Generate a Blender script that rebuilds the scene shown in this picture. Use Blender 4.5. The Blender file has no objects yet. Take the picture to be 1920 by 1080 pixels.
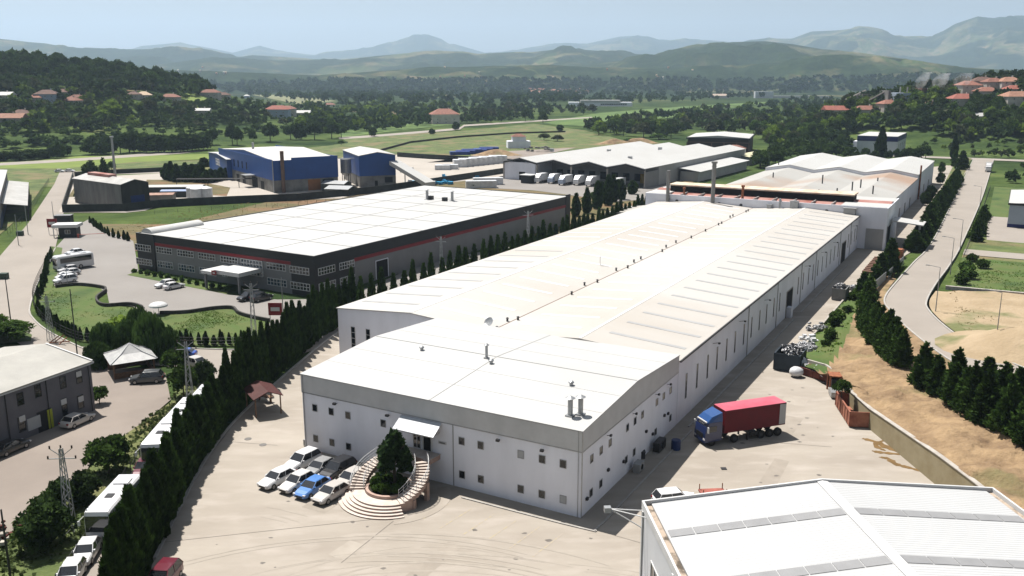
import bpy, bmesh, math, random
import numpy as np
from mathutils import Vector, Matrix
R = math.radians
rnd = random.Random(7)
C = bpy.context.scene.collection
sc = bpy.context.scene
# ------------------------------------------------------------ camera, world, sun, exposure
F = 1693.0; CX = 960.0; CY = 540.0; HZ = 146.0; CAMH = 42.0
PIT = math.atan((CY - HZ) / F); cp, sp = math.cos(PIT), math.sin(PIT)
cam = bpy.data.cameras.new('camera'); cam.sensor_width = 36; cam.lens = 36 * F / 1920
cam.clip_start = 0.5; cam.clip_end = 60000
camo = bpy.data.objects.new('camera', cam); C.objects.link(camo)
camo.location = (0, 0, CAMH); camo.rotation_euler = (math.pi / 2 - PIT, 0, 0)
sc.camera = camo
SUNV = Vector((2.97, -3.38, -9.1)).normalized()          # direction the light travels
sun = bpy.data.lights.new('sun', 'SUN'); sun.energy = 5.0; sun.angle = R(0.5); sun.color = (1, .955, .89)
so = bpy.data.objects.new('sun', sun); C.objects.link(so)
so.rotation_euler = SUNV.to_track_quat('-Z', 'Y').to_euler()
W = bpy.data.worlds.new('World'); sc.world = W; W.use_nodes = True
wn = W.node_tree.nodes; bg = wn['Background']
sky = wn.new('ShaderNodeTexSky'); sky.sky_type = 'NISHITA'; sky.sun_disc = False
sky.sun_elevation = math.asin(-SUNV.z); sky.sun_rotation = math.atan2(-SUNV.x, -SUNV.y)
sky.air_density = 1.0; sky.dust_density = 1.5; sky.ozone_density = 1.5
hs_ = wn.new('ShaderNodeHueSaturation'); hs_.inputs['Saturation'].default_value = .38; hs_.inputs['Value'].default_value = 1.0
W.node_tree.links.new(sky.outputs[0], hs_.inputs['Color']); W.node_tree.links.new(hs_.outputs[0], bg.inputs[0]); bg.inputs[1].default_value = 0.05
vs = sc.view_settings; vs.view_transform = 'Standard'; vs.look = 'None'; vs.gamma = 1; vs.exposure = 0.85
vs.use_curve_mapping = False
sc.cycles.volume_bounces = 2; sc.cycles.max_bounces = 6; sc.cycles.diffuse_bounces = 1; sc.cycles.glossy_bounces = 2
sc.cycles.transparent_max_bounces = 8; sc.cycles.use_denoising = True
# ------------------------------------------------------------ projection helpers
def ray(x, y):
    a = (x - CX) / F; b = (CY - y) / F
    return np.array([a, cp + b * sp, -sp + b * cp])
def P(x, y, z=0.0):                       # photo pixel -> point on the level z
    d = ray(x, y); t = (z - CAMH) / d[2]
    return Vector((d[0] * t, d[1] * t, z))
ANG = math.atan2(972, F / cp)
U2 = Vector((math.sin(ANG), math.cos(ANG), 0)); V2 = Vector((-math.cos(ANG), math.sin(ANG), 0))
O2 = P(1089, 972); ROT = math.pi / 2 - ANG
def UV(u, v, z=0.0): return O2 + U2 * u + V2 * v + Vector((0, 0, z))
def G(pts, z=0.0):
    out = []
    for p in pts:
        if p[0] == 'uv': out.append(UV(p[1], p[2], z))
        else: out.append(P(p[0], p[1], p[2] if len(p) > 2 else z))
    return out
# ------------------------------------------------------------ materials
MATS = {}; ALB = .82
def mat(name, col, rough=.8, var=0.0, scale=1.0, col2=None, bump=0.0, bscale=None, metal=0.0, spec=.3, detail=6, coords='Object', stretch=(1, 1, 1), thresh=(.35, .65), wave=None, rand=0.0, emit=None, transl=0.0, third=None):
    """col/col2 mixed by noise (scale per metre); wave=(scale, axis, depth) adds corrugation bump; rand = per object value shift"""
    if name in MATS: return MATS[name]
    col = tuple(c * ALB for c in col); col2 = tuple(c * ALB for c in col2) if col2 else None
    if third: third = (tuple(c * ALB for c in third[0]), *third[1:])
    m = bpy.data.materials.new(name); m.use_nodes = True; n = m.node_tree.nodes; l = m.node_tree.links
    b = n['Principled BSDF']; b.inputs['Roughness'].default_value = rough; b.inputs['Metallic'].default_value = metal
    b.inputs['Specular IOR Level'].default_value = spec
    if col2 is None: col2 = tuple(c * (1 - var) for c in col)
    tc = n.new('ShaderNodeTexCoord'); mp = n.new('ShaderNodeMapping'); mp.inputs['Scale'].default_value = stretch
    l.new(tc.outputs[coords], mp.inputs[0])
    no = n.new('ShaderNodeTexNoise'); no.inputs['Scale'].default_value = scale; no.inputs['Detail'].default_value = detail
    no.inputs['Roughness'].default_value = .62
    l.new(mp.outputs[0], no.inputs['Vector'])
    cr = n.new('ShaderNodeValToRGB'); cr.color_ramp.elements[0].position = thresh[0]; cr.color_ramp.elements[1].position = thresh[1]
    cr.color_ramp.elements[0].color = (*col2, 1); cr.color_ramp.elements[1].color = (*col, 1)
    l.new(no.outputs['Fac'], cr.inputs[0]); last = cr.outputs[0]
    if third:                              # (colour, scale, lo, hi) a second layer of patches
        n3 = n.new('ShaderNodeTexNoise'); n3.inputs['Scale'].default_value = third[1]; n3.inputs['Detail'].default_value = 5
        l.new(mp.outputs[0], n3.inputs['Vector'])
        r3 = n.new('ShaderNodeMapRange'); r3.inputs[1].default_value = third[2]; r3.inputs[2].default_value = third[3]
        l.new(n3.outputs['Fac'], r3.inputs[0])
        mx = n.new('ShaderNodeMix'); mx.data_type = 'RGBA'; l.new(r3.outputs[0], mx.inputs[0])
        l.new(last, mx.inputs[6]); mx.inputs[7].default_value = (*third[0], 1); last = mx.outputs[2]
    if rand:
        oi = n.new('ShaderNodeObjectInfo'); mr = n.new('ShaderNodeMapRange')
        mr.inputs[3].default_value = 1 - rand; mr.inputs[4].default_value = 1 + rand
        l.new(oi.outputs['Random'], mr.inputs[0])
        hs = n.new('ShaderNodeHueSaturation'); l.new(mr.outputs[0], hs.inputs['Value']); l.new(last, hs.inputs['Color']); last = hs.outputs[0]
    l.new(last, b.inputs['Base Color'])
    if bump or wave:
        bp = n.new('ShaderNodeBump'); bp.inputs['Strength'].default_value = bump if bump else .6; bp.inputs['Distance'].default_value = .1
        if wave:
            w = n.new('ShaderNodeTexWave'); w.wave_type = 'BANDS'; w.bands_direction = wave[1]; w.inputs['Scale'].default_value = wave[0]
            w.inputs['Distortion'].default_value = 0; l.new(tc.outputs[coords], w.inputs[0]); l.new(w.outputs['Fac'], bp.inputs['Height'])
            bp.inputs['Distance'].default_value = wave[2]
        else:
            n2 = n.new('ShaderNodeTexNoise'); n2.inputs['Scale'].default_value = bscale or scale * 8; n2.inputs['Detail'].default_value = 4
            l.new(tc.outputs[coords], n2.inputs['Vector']); l.new(n2.outputs['Fac'], bp.inputs['Height']); bp.inputs['Distance'].default_value = .5 if bump >= .5 else .1
        l.new(bp.outputs[0], b.inputs['Normal'])
    if emit:
        b.inputs['Emission Color'].default_value = (*emit[:3], 1); b.inputs['Emission Strength'].default_value = emit[3]
    if transl:
        tr = n.new('ShaderNodeBsdfTranslucent'); l.new(last, tr.inputs[0]); ms = n.new('ShaderNodeMixShader'); ms.inputs[0].default_value = transl
        l.new(b.outputs[0], ms.inputs[1]); l.new(tr.outputs[0], ms.inputs[2]); l.new(ms.outputs[0], n['Material Output'].inputs[0])
    MATS[name] = m; return m
# walls / roofs
M_wallwhite = mat('white_wall_paint', (.90, .91, .98), .7, scale=.25, col2=(.76, .77, .83), thresh=(.3, .7), bump=.05, stretch=(1, 1, .3))
M_wallgrey = mat('grey_panel_paint', (.36, .36, .355), .6, scale=.3, col2=(.31, .31, .31), wave=(1.2, 'X', .04))
M_clad = mat('grey_ribbed_cladding', (.60, .60, .60), .55, scale=.4, col2=(.52, .52, .52), wave=(1.3, 'X', .05))
M_roofwhite = mat('white_roof_sheet', (.50, .50, .49), .6, scale=.06, col2=(.45, .445, .43), thresh=(.25, .75), wave=(2.0, 'X', .03))
M_roofstain = mat('stained_roof_sheet', (.495, .48, .455), .6, scale=.028, col2=(.44, .405, .365), thresh=(.36, .58), stretch=(1, .5, 1), wave=(2.0, 'X', .03))
M_rooftin = mat('old_tin_roof', (.50, .49, .47), .5, scale=.3, col2=(.38, .37, .35), wave=(1.8, 'X', .05))
M_rooftan = mat('beige_corrugated_roof', (.43, .415, .38), .6, scale=.25, col2=(.35, .34, .31), wave=(1.6, 'X', .07))
M_roofrib = mat('white_ribbed_roof', (.50, .505, .51), .5, scale=.2, col2=(.46, .465, .47), thresh=(.2, .7), wave=(1.05, 'Y', .07))
M_rustroof = mat('rusty_red_roof', (.40, .22, .19), .8, scale=.3, col2=(.26, .08, .06), thresh=(.35, .6), stretch=(1, .6, 1))
M_rust = mat('rust', (.36, .13, .06), .9, scale=1.2, col2=(.18, .07, .04))
M_skylight = mat('grey_skylight_sheet', (.42, .43, .44), .35, scale=.5, col2=(.36, .37, .38))
M_skylightw = mat('pale_skylight_sheet', (.80, .80, .80), .3, var=.05)
M_char = mat('charcoal_panel', (.022, .023, .026), .55, scale=.3, col2=(.016, .017, .019))
M_gpanel = mat('grey_composite_panel', (.20, .20, .205), .5, scale=.3, col2=(.17, .17, .175))
M_redstripe = mat('red_stripe_panel', (.22, .012, .02), .5, var=.15)
M_glass = mat('dark_window_glass', (.015, .018, .022), .08, spec=.6, var=.3, scale=.7)
M_glassb = mat('blue_window_glass', (.02, .05, .08), .06, spec=.7, var=.4, scale=.5)
M_frame = mat('white_window_frame', (.6, .6, .6), .5, var=.1)
M_dark = mat('black_opening', (.008, .008, .009), .9, var=.2)
M_steel = mat('galvanised_steel', (.42, .43, .44), .4, metal=.5, var=.2, scale=3)
M_steeld = mat('dark_steel', (.06, .06, .065), .5, metal=.4, var=.3, scale=3)
M_concw = mat('pale_cast_concrete', (.45, .42, .38), .9, scale=.8, col2=(.33, .30, .27), bump=.1)
M_pinkst = mat('pink_stair_stone', (.50, .36, .30), .7, scale=1.5, col2=(.40, .27, .22), bump=.05)
M_treadst = mat('pale_stair_tread', (.62, .54, .48), .6, scale=1.5, col2=(.52, .44, .38))
M_bluew = mat('blue_cladding', (.016, .075, .29), .45, scale=.2, col2=(.012, .06, .24), wave=(1.5, 'X', .04))
M_blued = mat('navy_band', (.01, .018, .12), .5, var=.1)
M_concdirty = mat('grimy_concrete_wall', (.26, .25, .23), .9, scale=.25, col2=(.13, .125, .12), bump=.1)
M_belt = mat('dark_boundary_wall', (.045, .05, .047), .9, scale=.4, col2=(.025, .028, .026))
M_oldclad = mat('weathered_dark_cladding', (.045, .042, .040), .8, scale=.5, col2=(.02, .02, .02), stretch=(1, 1, .2))
M_oldclad2 = mat('weathered_grey_cladding', (.19, .19, .18), .8, scale=.5, col2=(.12, .12, .115), stretch=(1, 1, .2))
M_tile = mat('terracotta_tiles', (.27, .12, .085), .85, scale=.6, col2=(.17, .075, .055), rand=.2)
M_plaster = mat('house_plaster', (.55, .52, .47), .85, scale=.5, col2=(.42, .39, .35), rand=.25)
M_tarp = mat('cyan_tarpaulin', (.02, .32, .55), .45, scale=.6, col2=(.015, .2, .4), bump=.5, bscale=2)
M_film = mat('white_wrapping_film', (.72, .73, .74), .35, scale=.7, col2=(.55, .56, .58), bump=.3, bscale=2)
M_film2 = mat('crumpled_scrap_foil', (.62, .62, .63), .3, metal=.5, scale=2.2, col2=(.12, .12, .13), bump=1, bscale=3)
M_brown = mat('brown_steel_frame', (.15, .08, .06), .7, var=.2)
M_dkbrown = mat('dark_brown_wall', (.05, .035, .03), .8, var=.2)  # even dark brown for the walls of the dark hall
M_wood = mat('wood', (.22, .13, .08), .8, scale=3, col2=(.12, .07, .045))
M_maroon = mat('maroon_roof_sheet', (.085, .022, .018), .7, scale=.8, col2=(.06, .016, .014), wave=(1.5, 'X', .06))
# ground surfaces
M_yard = mat('worn_yard_concrete', (.385, .345, .295), .9, scale=.09, col2=(.285, .248, .208), thresh=(.32, .68), stretch=(.6, 1.5, 1), bump=.03, bscale=1.5, detail=10, third=((.42, .375, .33), .35, .5, .8))
M_road = mat('pale_concrete_road', (.325, .29, .255), .9, scale=.08, col2=(.27, .24, .21), thresh=(.3, .7), bump=.03, bscale=1.5, detail=9)
M_pave = mat('grey_block_paving', (.26, .243, .227), .9, scale=.07, col2=(.222, .205, .19), thresh=(.3, .7), bump=.03, bscale=4, detail=9)
M_lot = mat('gravelly_lot', (.285, .243, .21), .95, scale=.08, col2=(.215, .182, .158), thresh=(.3, .7), bump=.08, bscale=3, detail=9)
M_asph = mat('asphalt', (.10, .10, .10), .9, scale=.3, col2=(.08, .08, .08))
M_hard = mat('bright_hardstanding', (.44, .40, .355), .9, scale=.06, col2=(.36, .325, .285), thresh=(.3, .7), detail=8)
M_kerb = mat('kerb_stone', (.42, .40, .37), .9, scale=1, col2=(.32, .30, .28))
M_lawn = mat('mown_lawn', (.062, .115, .022), .95, scale=.25, col2=(.10, .12, .035), thresh=(.35, .7), bump=.4, bscale=3, detail=10, third=((.035, .07, .015), .12, .5, .7))
M_wild = mat('wild_grass', (.13, .16, .05), .95, scale=.14, col2=(.06, .09, .025), thresh=(.38, .62), bump=.7, bscale=1.5, detail=10, third=((.19, .15, .075), .06, .5, .68))
M_drygr = mat('dry_field_grass', (.17, .135, .06), .95, scale=.16, col2=(.09, .085, .035), thresh=(.35, .65), bump=.7, bscale=1.5, detail=10, stretch=(1, 2.2, 1), third=((.20, .115, .06), .05, .48, .66))
M_crop = mat('bright_crop', (.17, .22, .04), .95, scale=.1, col2=(.12, .17, .03), bump=.4, bscale=1, detail=8)
M_cropg = mat('green_crop', (.115, .18, .04), .95, scale=.05, col2=(.05, .095, .022), thresh=(.35, .65), bump=.6, bscale=.8, detail=10)
M_soil = mat('sandy_soil', (.36, .25, .14), .95, scale=.3, col2=(.15, .095, .055), thresh=(.3, .68), bump=.7, bscale=1.4, detail=10, third=((.15, .14, .06), .1, .56, .7))
M_sand = mat('pale_sand', (.40, .31, .205), .95, scale=.14, col2=(.31, .235, .145), bump=.5, bscale=1.2, detail=10, third=((.14, .15, .06), .09, .55, .66))
M_stain = mat('brown_water_stain', (.20, .12, .045), .5, var=.3, scale=1)
M_wallyel = mat('yellowish_retaining_wall', (.34, .29, .185), .9, scale=.35, col2=(.26, .21, .12), bump=.1)
# foliage
def leafmat(name, col, col2, rand=.25, scale=.35, third=None):
    return mat(name, col, .75, col2=col2, scale=scale, thresh=(.35, .65), rand=rand, transl=.25, detail=3, spec=.04, third=third)
L_cyp = leafmat('cypress_foliage', (.050, .094, .018), (.017, .036, .009), .3, 1.2)
L_con = leafmat('conifer_foliage', (.058, .108, .020), (.020, .042, .011), .25, .9)
L_dark = leafmat('dark_foliage', (.060, .102, .024), (.024, .044, .013), .35)
L_mid = leafmat('green_foliage', (.078, .14, .024), (.032, .060, .013), .35)
L_light = leafmat('light_foliage', (.17, .25, .035), (.09, .15, .02), .25)
L_olive = leafmat('olive_foliage', (.09, .10, .05), (.045, .06, .03), .3)
L_woods = leafmat('woodland_foliage', (.032, .055, .018), (.013, .026, .010), 0, .035, third=((.075, .105, .03), .012, .55, .72))
M_bark = mat('bark', (.09, .07, .05), .9, scale=4, col2=(.05, .04, .03))
# ------------------------------------------------------------ object helpers
def tag(o, label=None, cat=None, group=None, kind=None):
    if label: o['label'] = label
    if cat: o['category'] = cat
    if group: o['group'] = group
    if kind: o['kind'] = kind
    return o
def empty(name, loc=(0, 0, 0), rz=0.0, label=None, cat=None, group=None):
    o = bpy.data.objects.new(name, None); C.objects.link(o); o.location = loc; o.rotation_euler = (0, 0, rz)
    o.empty_display_size = .5
    return tag(o, label, cat, group)
class MB:
    def __init__(s): s.v = []; s.f = []; s.m = []; s.cm = 0
    def add(s, vs, fs):
        k = len(s.v); s.v += [tuple(v) for v in vs]; s.f += [tuple(i + k for i in f) for f in fs]; s.m += [s.cm] * len(fs); return s
    def box(s, x0, y0, z0, x1, y1, z1):
        return s.add([(x0, y0, z0), (x1, y0, z0), (x1, y1, z0), (x0, y1, z0), (x0, y0, z1), (x1, y0, z1), (x1, y1, z1), (x0, y1, z1)],
                     [(0, 3, 2, 1), (4, 5, 6, 7), (0, 1, 5, 4), (1, 2, 6, 5), (2, 3, 7, 6), (3, 0, 4, 7)])
    def poly(s, pts): return s.add(pts, [tuple(range(len(pts)))])
    def prism_x(s, prof, x0, x1):            # prof: closed loop (y,z)
        n = len(prof)
        return s.add([(x0, y, z) for y, z in prof] + [(x1, y, z) for y, z in prof],
                     [tuple(range(n - 1, -1, -1)), tuple(range(n, 2 * n))] + [(i, (i + 1) % n, n + (i + 1) % n, n + i) for i in range(n)])
    def extr(s, pts, z0, z1):                # closed xy loop
        n = len(pts)
        return s.add([(p[0], p[1], z0) for p in pts] + [(p[0], p[1], z1) for p in pts],
                     [tuple(range(n - 1, -1, -1)), tuple(range(n, 2 * n))] + [(i, (i + 1) % n, n + (i + 1) % n, n + i) for i in range(n)])
    def tube(s, a, b, r, r2=None, n=8):
        a = Vector(a); b = Vector(b); d = (b - a).normalized(); r2 = r if r2 is None else r2
        q = d.orthogonal().normalized(); w = d.cross(q)
        vs = []
        for c, rr in ((a, r), (b, r2)):
            for i in range(n):
                t = 2 * math.pi * i / n; vs.append(c + q * math.cos(t) * rr + w * math.sin(t) * rr)
        return s.add(vs, [(i, (i + 1) % n, n + (i + 1) % n, n + i) for i in range(n)] + [tuple(range(n - 1, -1, -1)), tuple(range(n, 2 * n))])
    def loft(s, rings, cap=True):
        n = len(rings[0]); k = len(rings); vs = [p for r in rings for p in r]; fs = []
        for j in range(k - 1):
            for i in range(n):
                fs.append((j * n + i, j * n + (i + 1) % n, (j + 1) * n + (i + 1) % n, (j + 1) * n + i))
        if cap: fs += [tuple(range(n - 1, -1, -1)), tuple((k - 1) * n + i for i in range(n))]
        return s.add(vs, fs)
    def wall(s, pts, h, t=.2, z0=None):      # wall along polyline (closed if first==last)
        for a, b in zip(pts[:-1], pts[1:]):
            a = Vector(a); b = Vector(b); d = (b - a); d.z = 0
            if d.length < 1e-4: continue
            n = Vector((-d.y, d.x, 0)).normalized() * t / 2
            e = d.normalized() * t * .5 * 0
            q = [a - n - e, b - n + e, b + n + e, a + n - e]
            s.add([(p.x, p.y, p.z - .3) for p in q] + [(p.x, p.y, p.z + h) for p in q],
                  [(0, 3, 2, 1), (4, 5, 6, 7), (0, 1, 5, 4), (1, 2, 6, 5), (2, 3, 7, 6), (3, 0, 4, 7)])
        return s
    def build(s, name, m, parent=None, smooth=False):
        me = bpy.data.meshes.new(name); me.from_pydata(s.v, [], s.f)
        ms = m if isinstance(m, (list, tuple)) else [m]
        for x in ms: me.materials.append(x)
        if len(ms) > 1: me.polygons.foreach_set('material_index', s.m)
        if smooth: me.polygons.foreach_set('use_smooth', [True] * len(me.polygons))
        me.update()
        o = bpy.data.objects.new(name, me); C.objects.link(o)
        if parent: o.parent = parent
        return o
def copy_tree(o, parent=None):
    c = o.copy(); C.objects.link(c)
    if parent: c.parent = parent
    for ch in list(o.children): copy_tree(ch, c)
    return c
ONES = 'first second third fourth fifth sixth seventh eighth ninth tenth eleventh twelfth thirteenth fourteenth fifteenth sixteenth seventeenth eighteenth nineteenth'.split()
def nth(k):
    k += 1
    if k < 20: return ONES[k - 1]
    t, r_ = divmod(k, 10); w = {2: 'twent', 3: 'thirt', 4: 'fort', 5: 'fift'}[t]
    return w + 'ieth' if r_ == 0 else w + 'y ' + ONES[r_ - 1]
def struct(name, pts, m, z=.0):
    o = sheet(name, pts, m, z); o['kind'] = 'structure'; return o
def sheet(name, pts, m, z):
    pts = [Vector((p.x, p.y, z if z is not None else p.z)) for p in pts]
    bm = bmesh.new(); f = bm.faces.new([bm.verts.new(p) for p in pts]); bmesh.ops.triangulate(bm, faces=[f])
    bmesh.ops.recalc_face_normals(bm, faces=bm.faces)
    if bm.faces and sum(f.normal.z for f in bm.faces) < 0: bmesh.ops.reverse_faces(bm, faces=bm.faces)
    me = bpy.data.meshes.new(name); bm.to_mesh(me); bm.free(); me.materials.append(m)
    o = bpy.data.objects.new(name, me); C.objects.link(o); return o
def smooth_line(pts, n=6):
    out = []
    for i in range(len(pts) - 1):
        p0 = pts[max(i - 1, 0)]; p1 = pts[i]; p2 = pts[i + 1]; p3 = pts[min(i + 2, len(pts) - 1)]
        for k in range(n):
            t = k / n
            out.append(.5 * ((2 * p1) + (p2 - p0) * t + (2 * p0 - 5 * p1 + 4 * p2 - p3) * t * t + (3 * p1 - p0 - 3 * p2 + p3) * t ** 3))
    out.append(pts[-1]); return out
def resample(pts, step):
    L = [0]
    for a, b in zip(pts[:-1], pts[1:]): L.append(L[-1] + (b - a).length)
    n = max(1, int(round(L[-1] / step))); out = []
    j = 0
    for i in range(n + 1):
        s = L[-1] * i / n
        while j < len(L) - 2 and L[j + 1] < s: j += 1
        t = (s - L[j]) / max(1e-6, L[j + 1] - L[j]); out.append(pts[j].lerp(pts[j + 1], t))
    return out
# ------------------------------------------------------------ terrain
rs = np.random.RandomState(3); LAT = rs.rand(256, 256)
def vnoise(x, y):
    xi = np.floor(x).astype(int); yi = np.floor(y).astype(int); fx = x - xi; fy = y - yi
    fx = fx * fx * (3 - 2 * fx); fy = fy * fy * (3 - 2 * fy)
    a = LAT[xi % 256, yi % 256]; b = LAT[(xi + 1) % 256, yi % 256]; c = LAT[xi % 256, (yi + 1) % 256]; d = LAT[(xi + 1) % 256, (yi + 1) % 256]
    return (a * (1 - fx) + b * fx) * (1 - fy) + (c * (1 - fx) + d * fx) * fy
def fbm(x, y, o=5):
    s = 0; a = .5; 
    for i in range(o): s = s + a * vnoise(x + 17 * i, y + 31 * i); a *= .5; x = x * 2.03; y = y * 2.03
    return s
# ridges: distance, front width, back width, silhouette as photo pixels, gully strength
RIDGES = [
 (15000, 5000, 3000, [(-900, 95), (-100, 96), (230, 101), (270, 89), (320, 85), (345, 82), (400, 92), (440, 100), (490, 87), (520, 95), (590, 103), (640, 98), (700, 92), (730, 82), (775, 70), (805, 72), (850, 86), (910, 102), (960, 96), (1040, 82), (1100, 82), (1160, 69), (1195, 67), (1230, 75), (1280, 78), (1360, 84), (1500, 88), (2800, 88)], .8),
 (11000, 4000, 3000, [(-900, 150), (1200, 120), (1330, 98), (1400, 80), (1440, 73), (1480, 73), (1515, 60), (1560, 58), (1605, 54), (1640, 60), (1670, 72), (1740, 71), (1780, 50), (1820, 37), (1850, 40), (1890, 32), (1930, 32), (2000, 42), (2800, 60)], .75),
 (8000, 2800, 2500, [(-900, 66), (0, 72), (60, 78), (90, 80), (150, 93), (200, 95), (300, 91), (380, 96), (450, 106), (560, 112), (700, 117), (900, 128), (2800, 150)], 1.0),
 (6300, 2400, 2000, [(-900, 150), (200, 135), (400, 112), (560, 114), (640, 112), (720, 104), (800, 97), (870, 98), (900, 103), (1000, 98), (1060, 91), (1110, 95), (1180, 100), (1260, 106), (1500, 125), (2800, 150)], 1.0),
 (4700, 1700, 1500, [(-900, 150), (900, 142), (1000, 130), (1100, 121), (1200, 108), (1280, 91), (1320, 84), (1370, 79), (1430, 78), (1480, 83), (1540, 93), (1600, 101), (1700, 113), (1760, 121), (1900, 140), (2800, 150)], 1.0),
 (3500, 900, 900, [(-900, 118), (0, 120), (250, 128), (450, 136), (600, 141), (700, 134), (800, 127), (900, 125), (1000, 122), (1100, 126), (1250, 128), (1400, 122), (1500, 110), (1560, 104), (1650, 108), (1720, 115), (1800, 126), (1920, 133), (2800, 140)], 1.2),
 (980, 430, 500, [(-900, 100), (-100, 112), (0, 114), (60, 118), (150, 128), (200, 133), (300, 147), (380, 162), (450, 178), (560, 190), (650, 215)], .15),
 (780, 185, 300, [(1480, 235), (1560, 200), (1650, 182), (1720, 170), (1780, 158), (1850, 150), (1920, 146), (2100, 140), (2800, 135)], .1),
]
def terr(X, Y):
    X = np.asarray(X, float); Y = np.asarray(Y, float); r = np.hypot(X, Y); th = np.arctan2(X, Y)
    tc_ = np.clip(th, -R(62), R(62)); px = 960 + (F / cp) * np.tan(tc_); ct = np.cos(tc_)
    fade = np.clip((R(120) - np.abs(th)) / R(50), 0, 1)
    h = np.zeros_like(r)
    for k, (r0, wf, wb, sil, gl) in enumerate(RIDGES):
        sx = [p[0] for p in sil]; sy = [p[1] for p in sil]
        crest = CAMH + (r0 * ct) * (HZ - np.interp(px, sx, sy)) / 1785.0
        if sx[-1] < 1900: crest = crest * np.clip((sx[-1] - px) / 250, 0, 1)
        if sx[0] > 0: crest = crest * np.clip((px - sx[0]) / 120, 0, 1)
        crest = np.maximum(crest, 0)
        t = np.where(r < r0, (r - (r0 - wf)) / wf, 1 - (r - r0) / wb * .6); t = np.clip(t, 0, 1)
        s = t * t * (3 - 2 * t)
        if gl:
            n = fbm(X / (wf * .16) + k * 7, Y / (wf * .16) + 3, 6) - .48
            s = s + gl * n * np.clip(4 * t * (1 - t), 0, 1) * (1 if r0 > 2000 else .5)
        h = np.maximum(h, crest * np.clip(s, 0, 1.0))
    h = h * fade
    flat = np.clip((r - 430) / 400, 0, 1)
    return h + flat * 1.2 * (fbm(X / 120, Y / 120, 3) - .45) - .12
def hit(px, py):
    """where the line of sight through a photo pixel meets the ground"""
    d = ray(px, py); t = 60.0
    T = 60 * 1.012 ** np.arange(460)
    z = CAMH + d[2] * T; g = terr(d[0] * T, d[1] * T); k = np.argmax(z <= g)
    if z[k] > g[k]: k = len(T) - 1
    a, b = T[max(k - 1, 0)], T[k]
    for _ in range(12):
        m = (a + b) / 2
        if CAMH + d[2] * m <= float(terr(d[0] * m, d[1] * m)): b = m
        else: a = m
    return Vector((d[0] * b, d[1] * b, CAMH + d[2] * b))
th = np.concatenate([np.arange(-180, -37, 3.0), np.arange(-37, 37, .11), np.arange(37, 180, 3.0)]); th = np.radians(th)
rr = np.concatenate([[4, 60, 150, 280, 380], 430 * 1.021 ** np.arange(176)])
A_, R_ = np.meshgrid(th, rr); XX = R_ * np.sin(A_); YY = R_ * np.cos(A_); ZZ = terr(XX, YY)
nr, nc = XX.shape
verts = np.stack([XX, YY, ZZ], -1).reshape(-1, 3)
i, j = np.meshgrid(np.arange(nr - 1), np.arange(nc), indexing='ij'); jn = (j + 1) % nc
faces = np.stack([i * nc + j, (i + 1) * nc + j, (i + 1) * nc + jn, i * nc + jn], -1).reshape(-1, 4)[:, ::-1]
tm = bpy.data.materials.new('terrain'); tm.use_nodes = True; n = tm.node_tree.nodes; l = tm.node_tree.links; b = n['Principled BSDF']
b.inputs['Roughness'].default_value = 1; b.inputs['Specular IOR Level'].default_value = .05
ge = n.new('ShaderNodeNewGeometry')
def nz(scale, det=6, rough=.6):
    q = n.new('ShaderNodeTexNoise'); q.inputs['Scale'].default_value = scale; q.inputs['Detail'].default_value = det; q.inputs['Roughness'].default_value = rough
    l.new(ge.outputs['Position'], q.inputs['Vector']); return q
def ramp(src, stops):
    q = n.new('ShaderNodeValToRGB'); e = q.color_ramp.elements
    while len(e) < len(stops): e.new(.5)
    for k, (p, c) in enumerate(stops): e[k].position = p; e[k].color = (*c, 1)
    l.new(src, q.inputs[0]); return q.outputs[0]
def mixc(f, a, b_):
    q = n.new('ShaderNodeMix'); q.data_type = 'RGBA'
    if isinstance(f, float): q.inputs[0].default_value = f
    else: l.new(f, q.inputs[0])
    l.new(a, q.inputs[6]); l.new(b_, q.inputs[7]); return q.outputs[2]
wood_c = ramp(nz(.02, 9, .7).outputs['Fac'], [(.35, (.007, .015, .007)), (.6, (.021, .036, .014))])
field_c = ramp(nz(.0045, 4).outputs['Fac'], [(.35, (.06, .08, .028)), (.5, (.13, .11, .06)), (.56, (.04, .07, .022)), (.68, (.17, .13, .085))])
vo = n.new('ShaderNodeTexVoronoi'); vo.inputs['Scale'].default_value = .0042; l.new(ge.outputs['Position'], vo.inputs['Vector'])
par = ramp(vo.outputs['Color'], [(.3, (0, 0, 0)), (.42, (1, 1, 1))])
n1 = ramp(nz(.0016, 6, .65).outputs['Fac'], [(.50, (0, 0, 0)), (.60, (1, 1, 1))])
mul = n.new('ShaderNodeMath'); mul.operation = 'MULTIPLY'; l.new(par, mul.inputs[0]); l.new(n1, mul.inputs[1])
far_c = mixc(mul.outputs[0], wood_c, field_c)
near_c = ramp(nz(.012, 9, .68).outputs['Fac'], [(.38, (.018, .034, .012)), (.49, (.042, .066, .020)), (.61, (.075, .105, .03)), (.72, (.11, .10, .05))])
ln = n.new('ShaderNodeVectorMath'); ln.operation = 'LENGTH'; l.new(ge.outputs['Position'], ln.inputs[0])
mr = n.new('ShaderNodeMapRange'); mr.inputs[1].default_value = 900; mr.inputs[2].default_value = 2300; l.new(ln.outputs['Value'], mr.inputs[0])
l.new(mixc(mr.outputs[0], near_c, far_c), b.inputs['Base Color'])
bmp = n.new('ShaderNodeBump'); bmp.inputs['Strength'].default_value = 1; bmp.inputs['Distance'].default_value = 13; l.new(nz(.008, 8, .65).outputs['Fac'], bmp.inputs['Height']); l.new(bmp.outputs[0], b.inputs['Normal'])
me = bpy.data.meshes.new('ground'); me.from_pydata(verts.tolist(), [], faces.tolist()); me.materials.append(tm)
me.polygons.foreach_set('use_smooth', [True] * len(me.polygons)); me.update()
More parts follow.
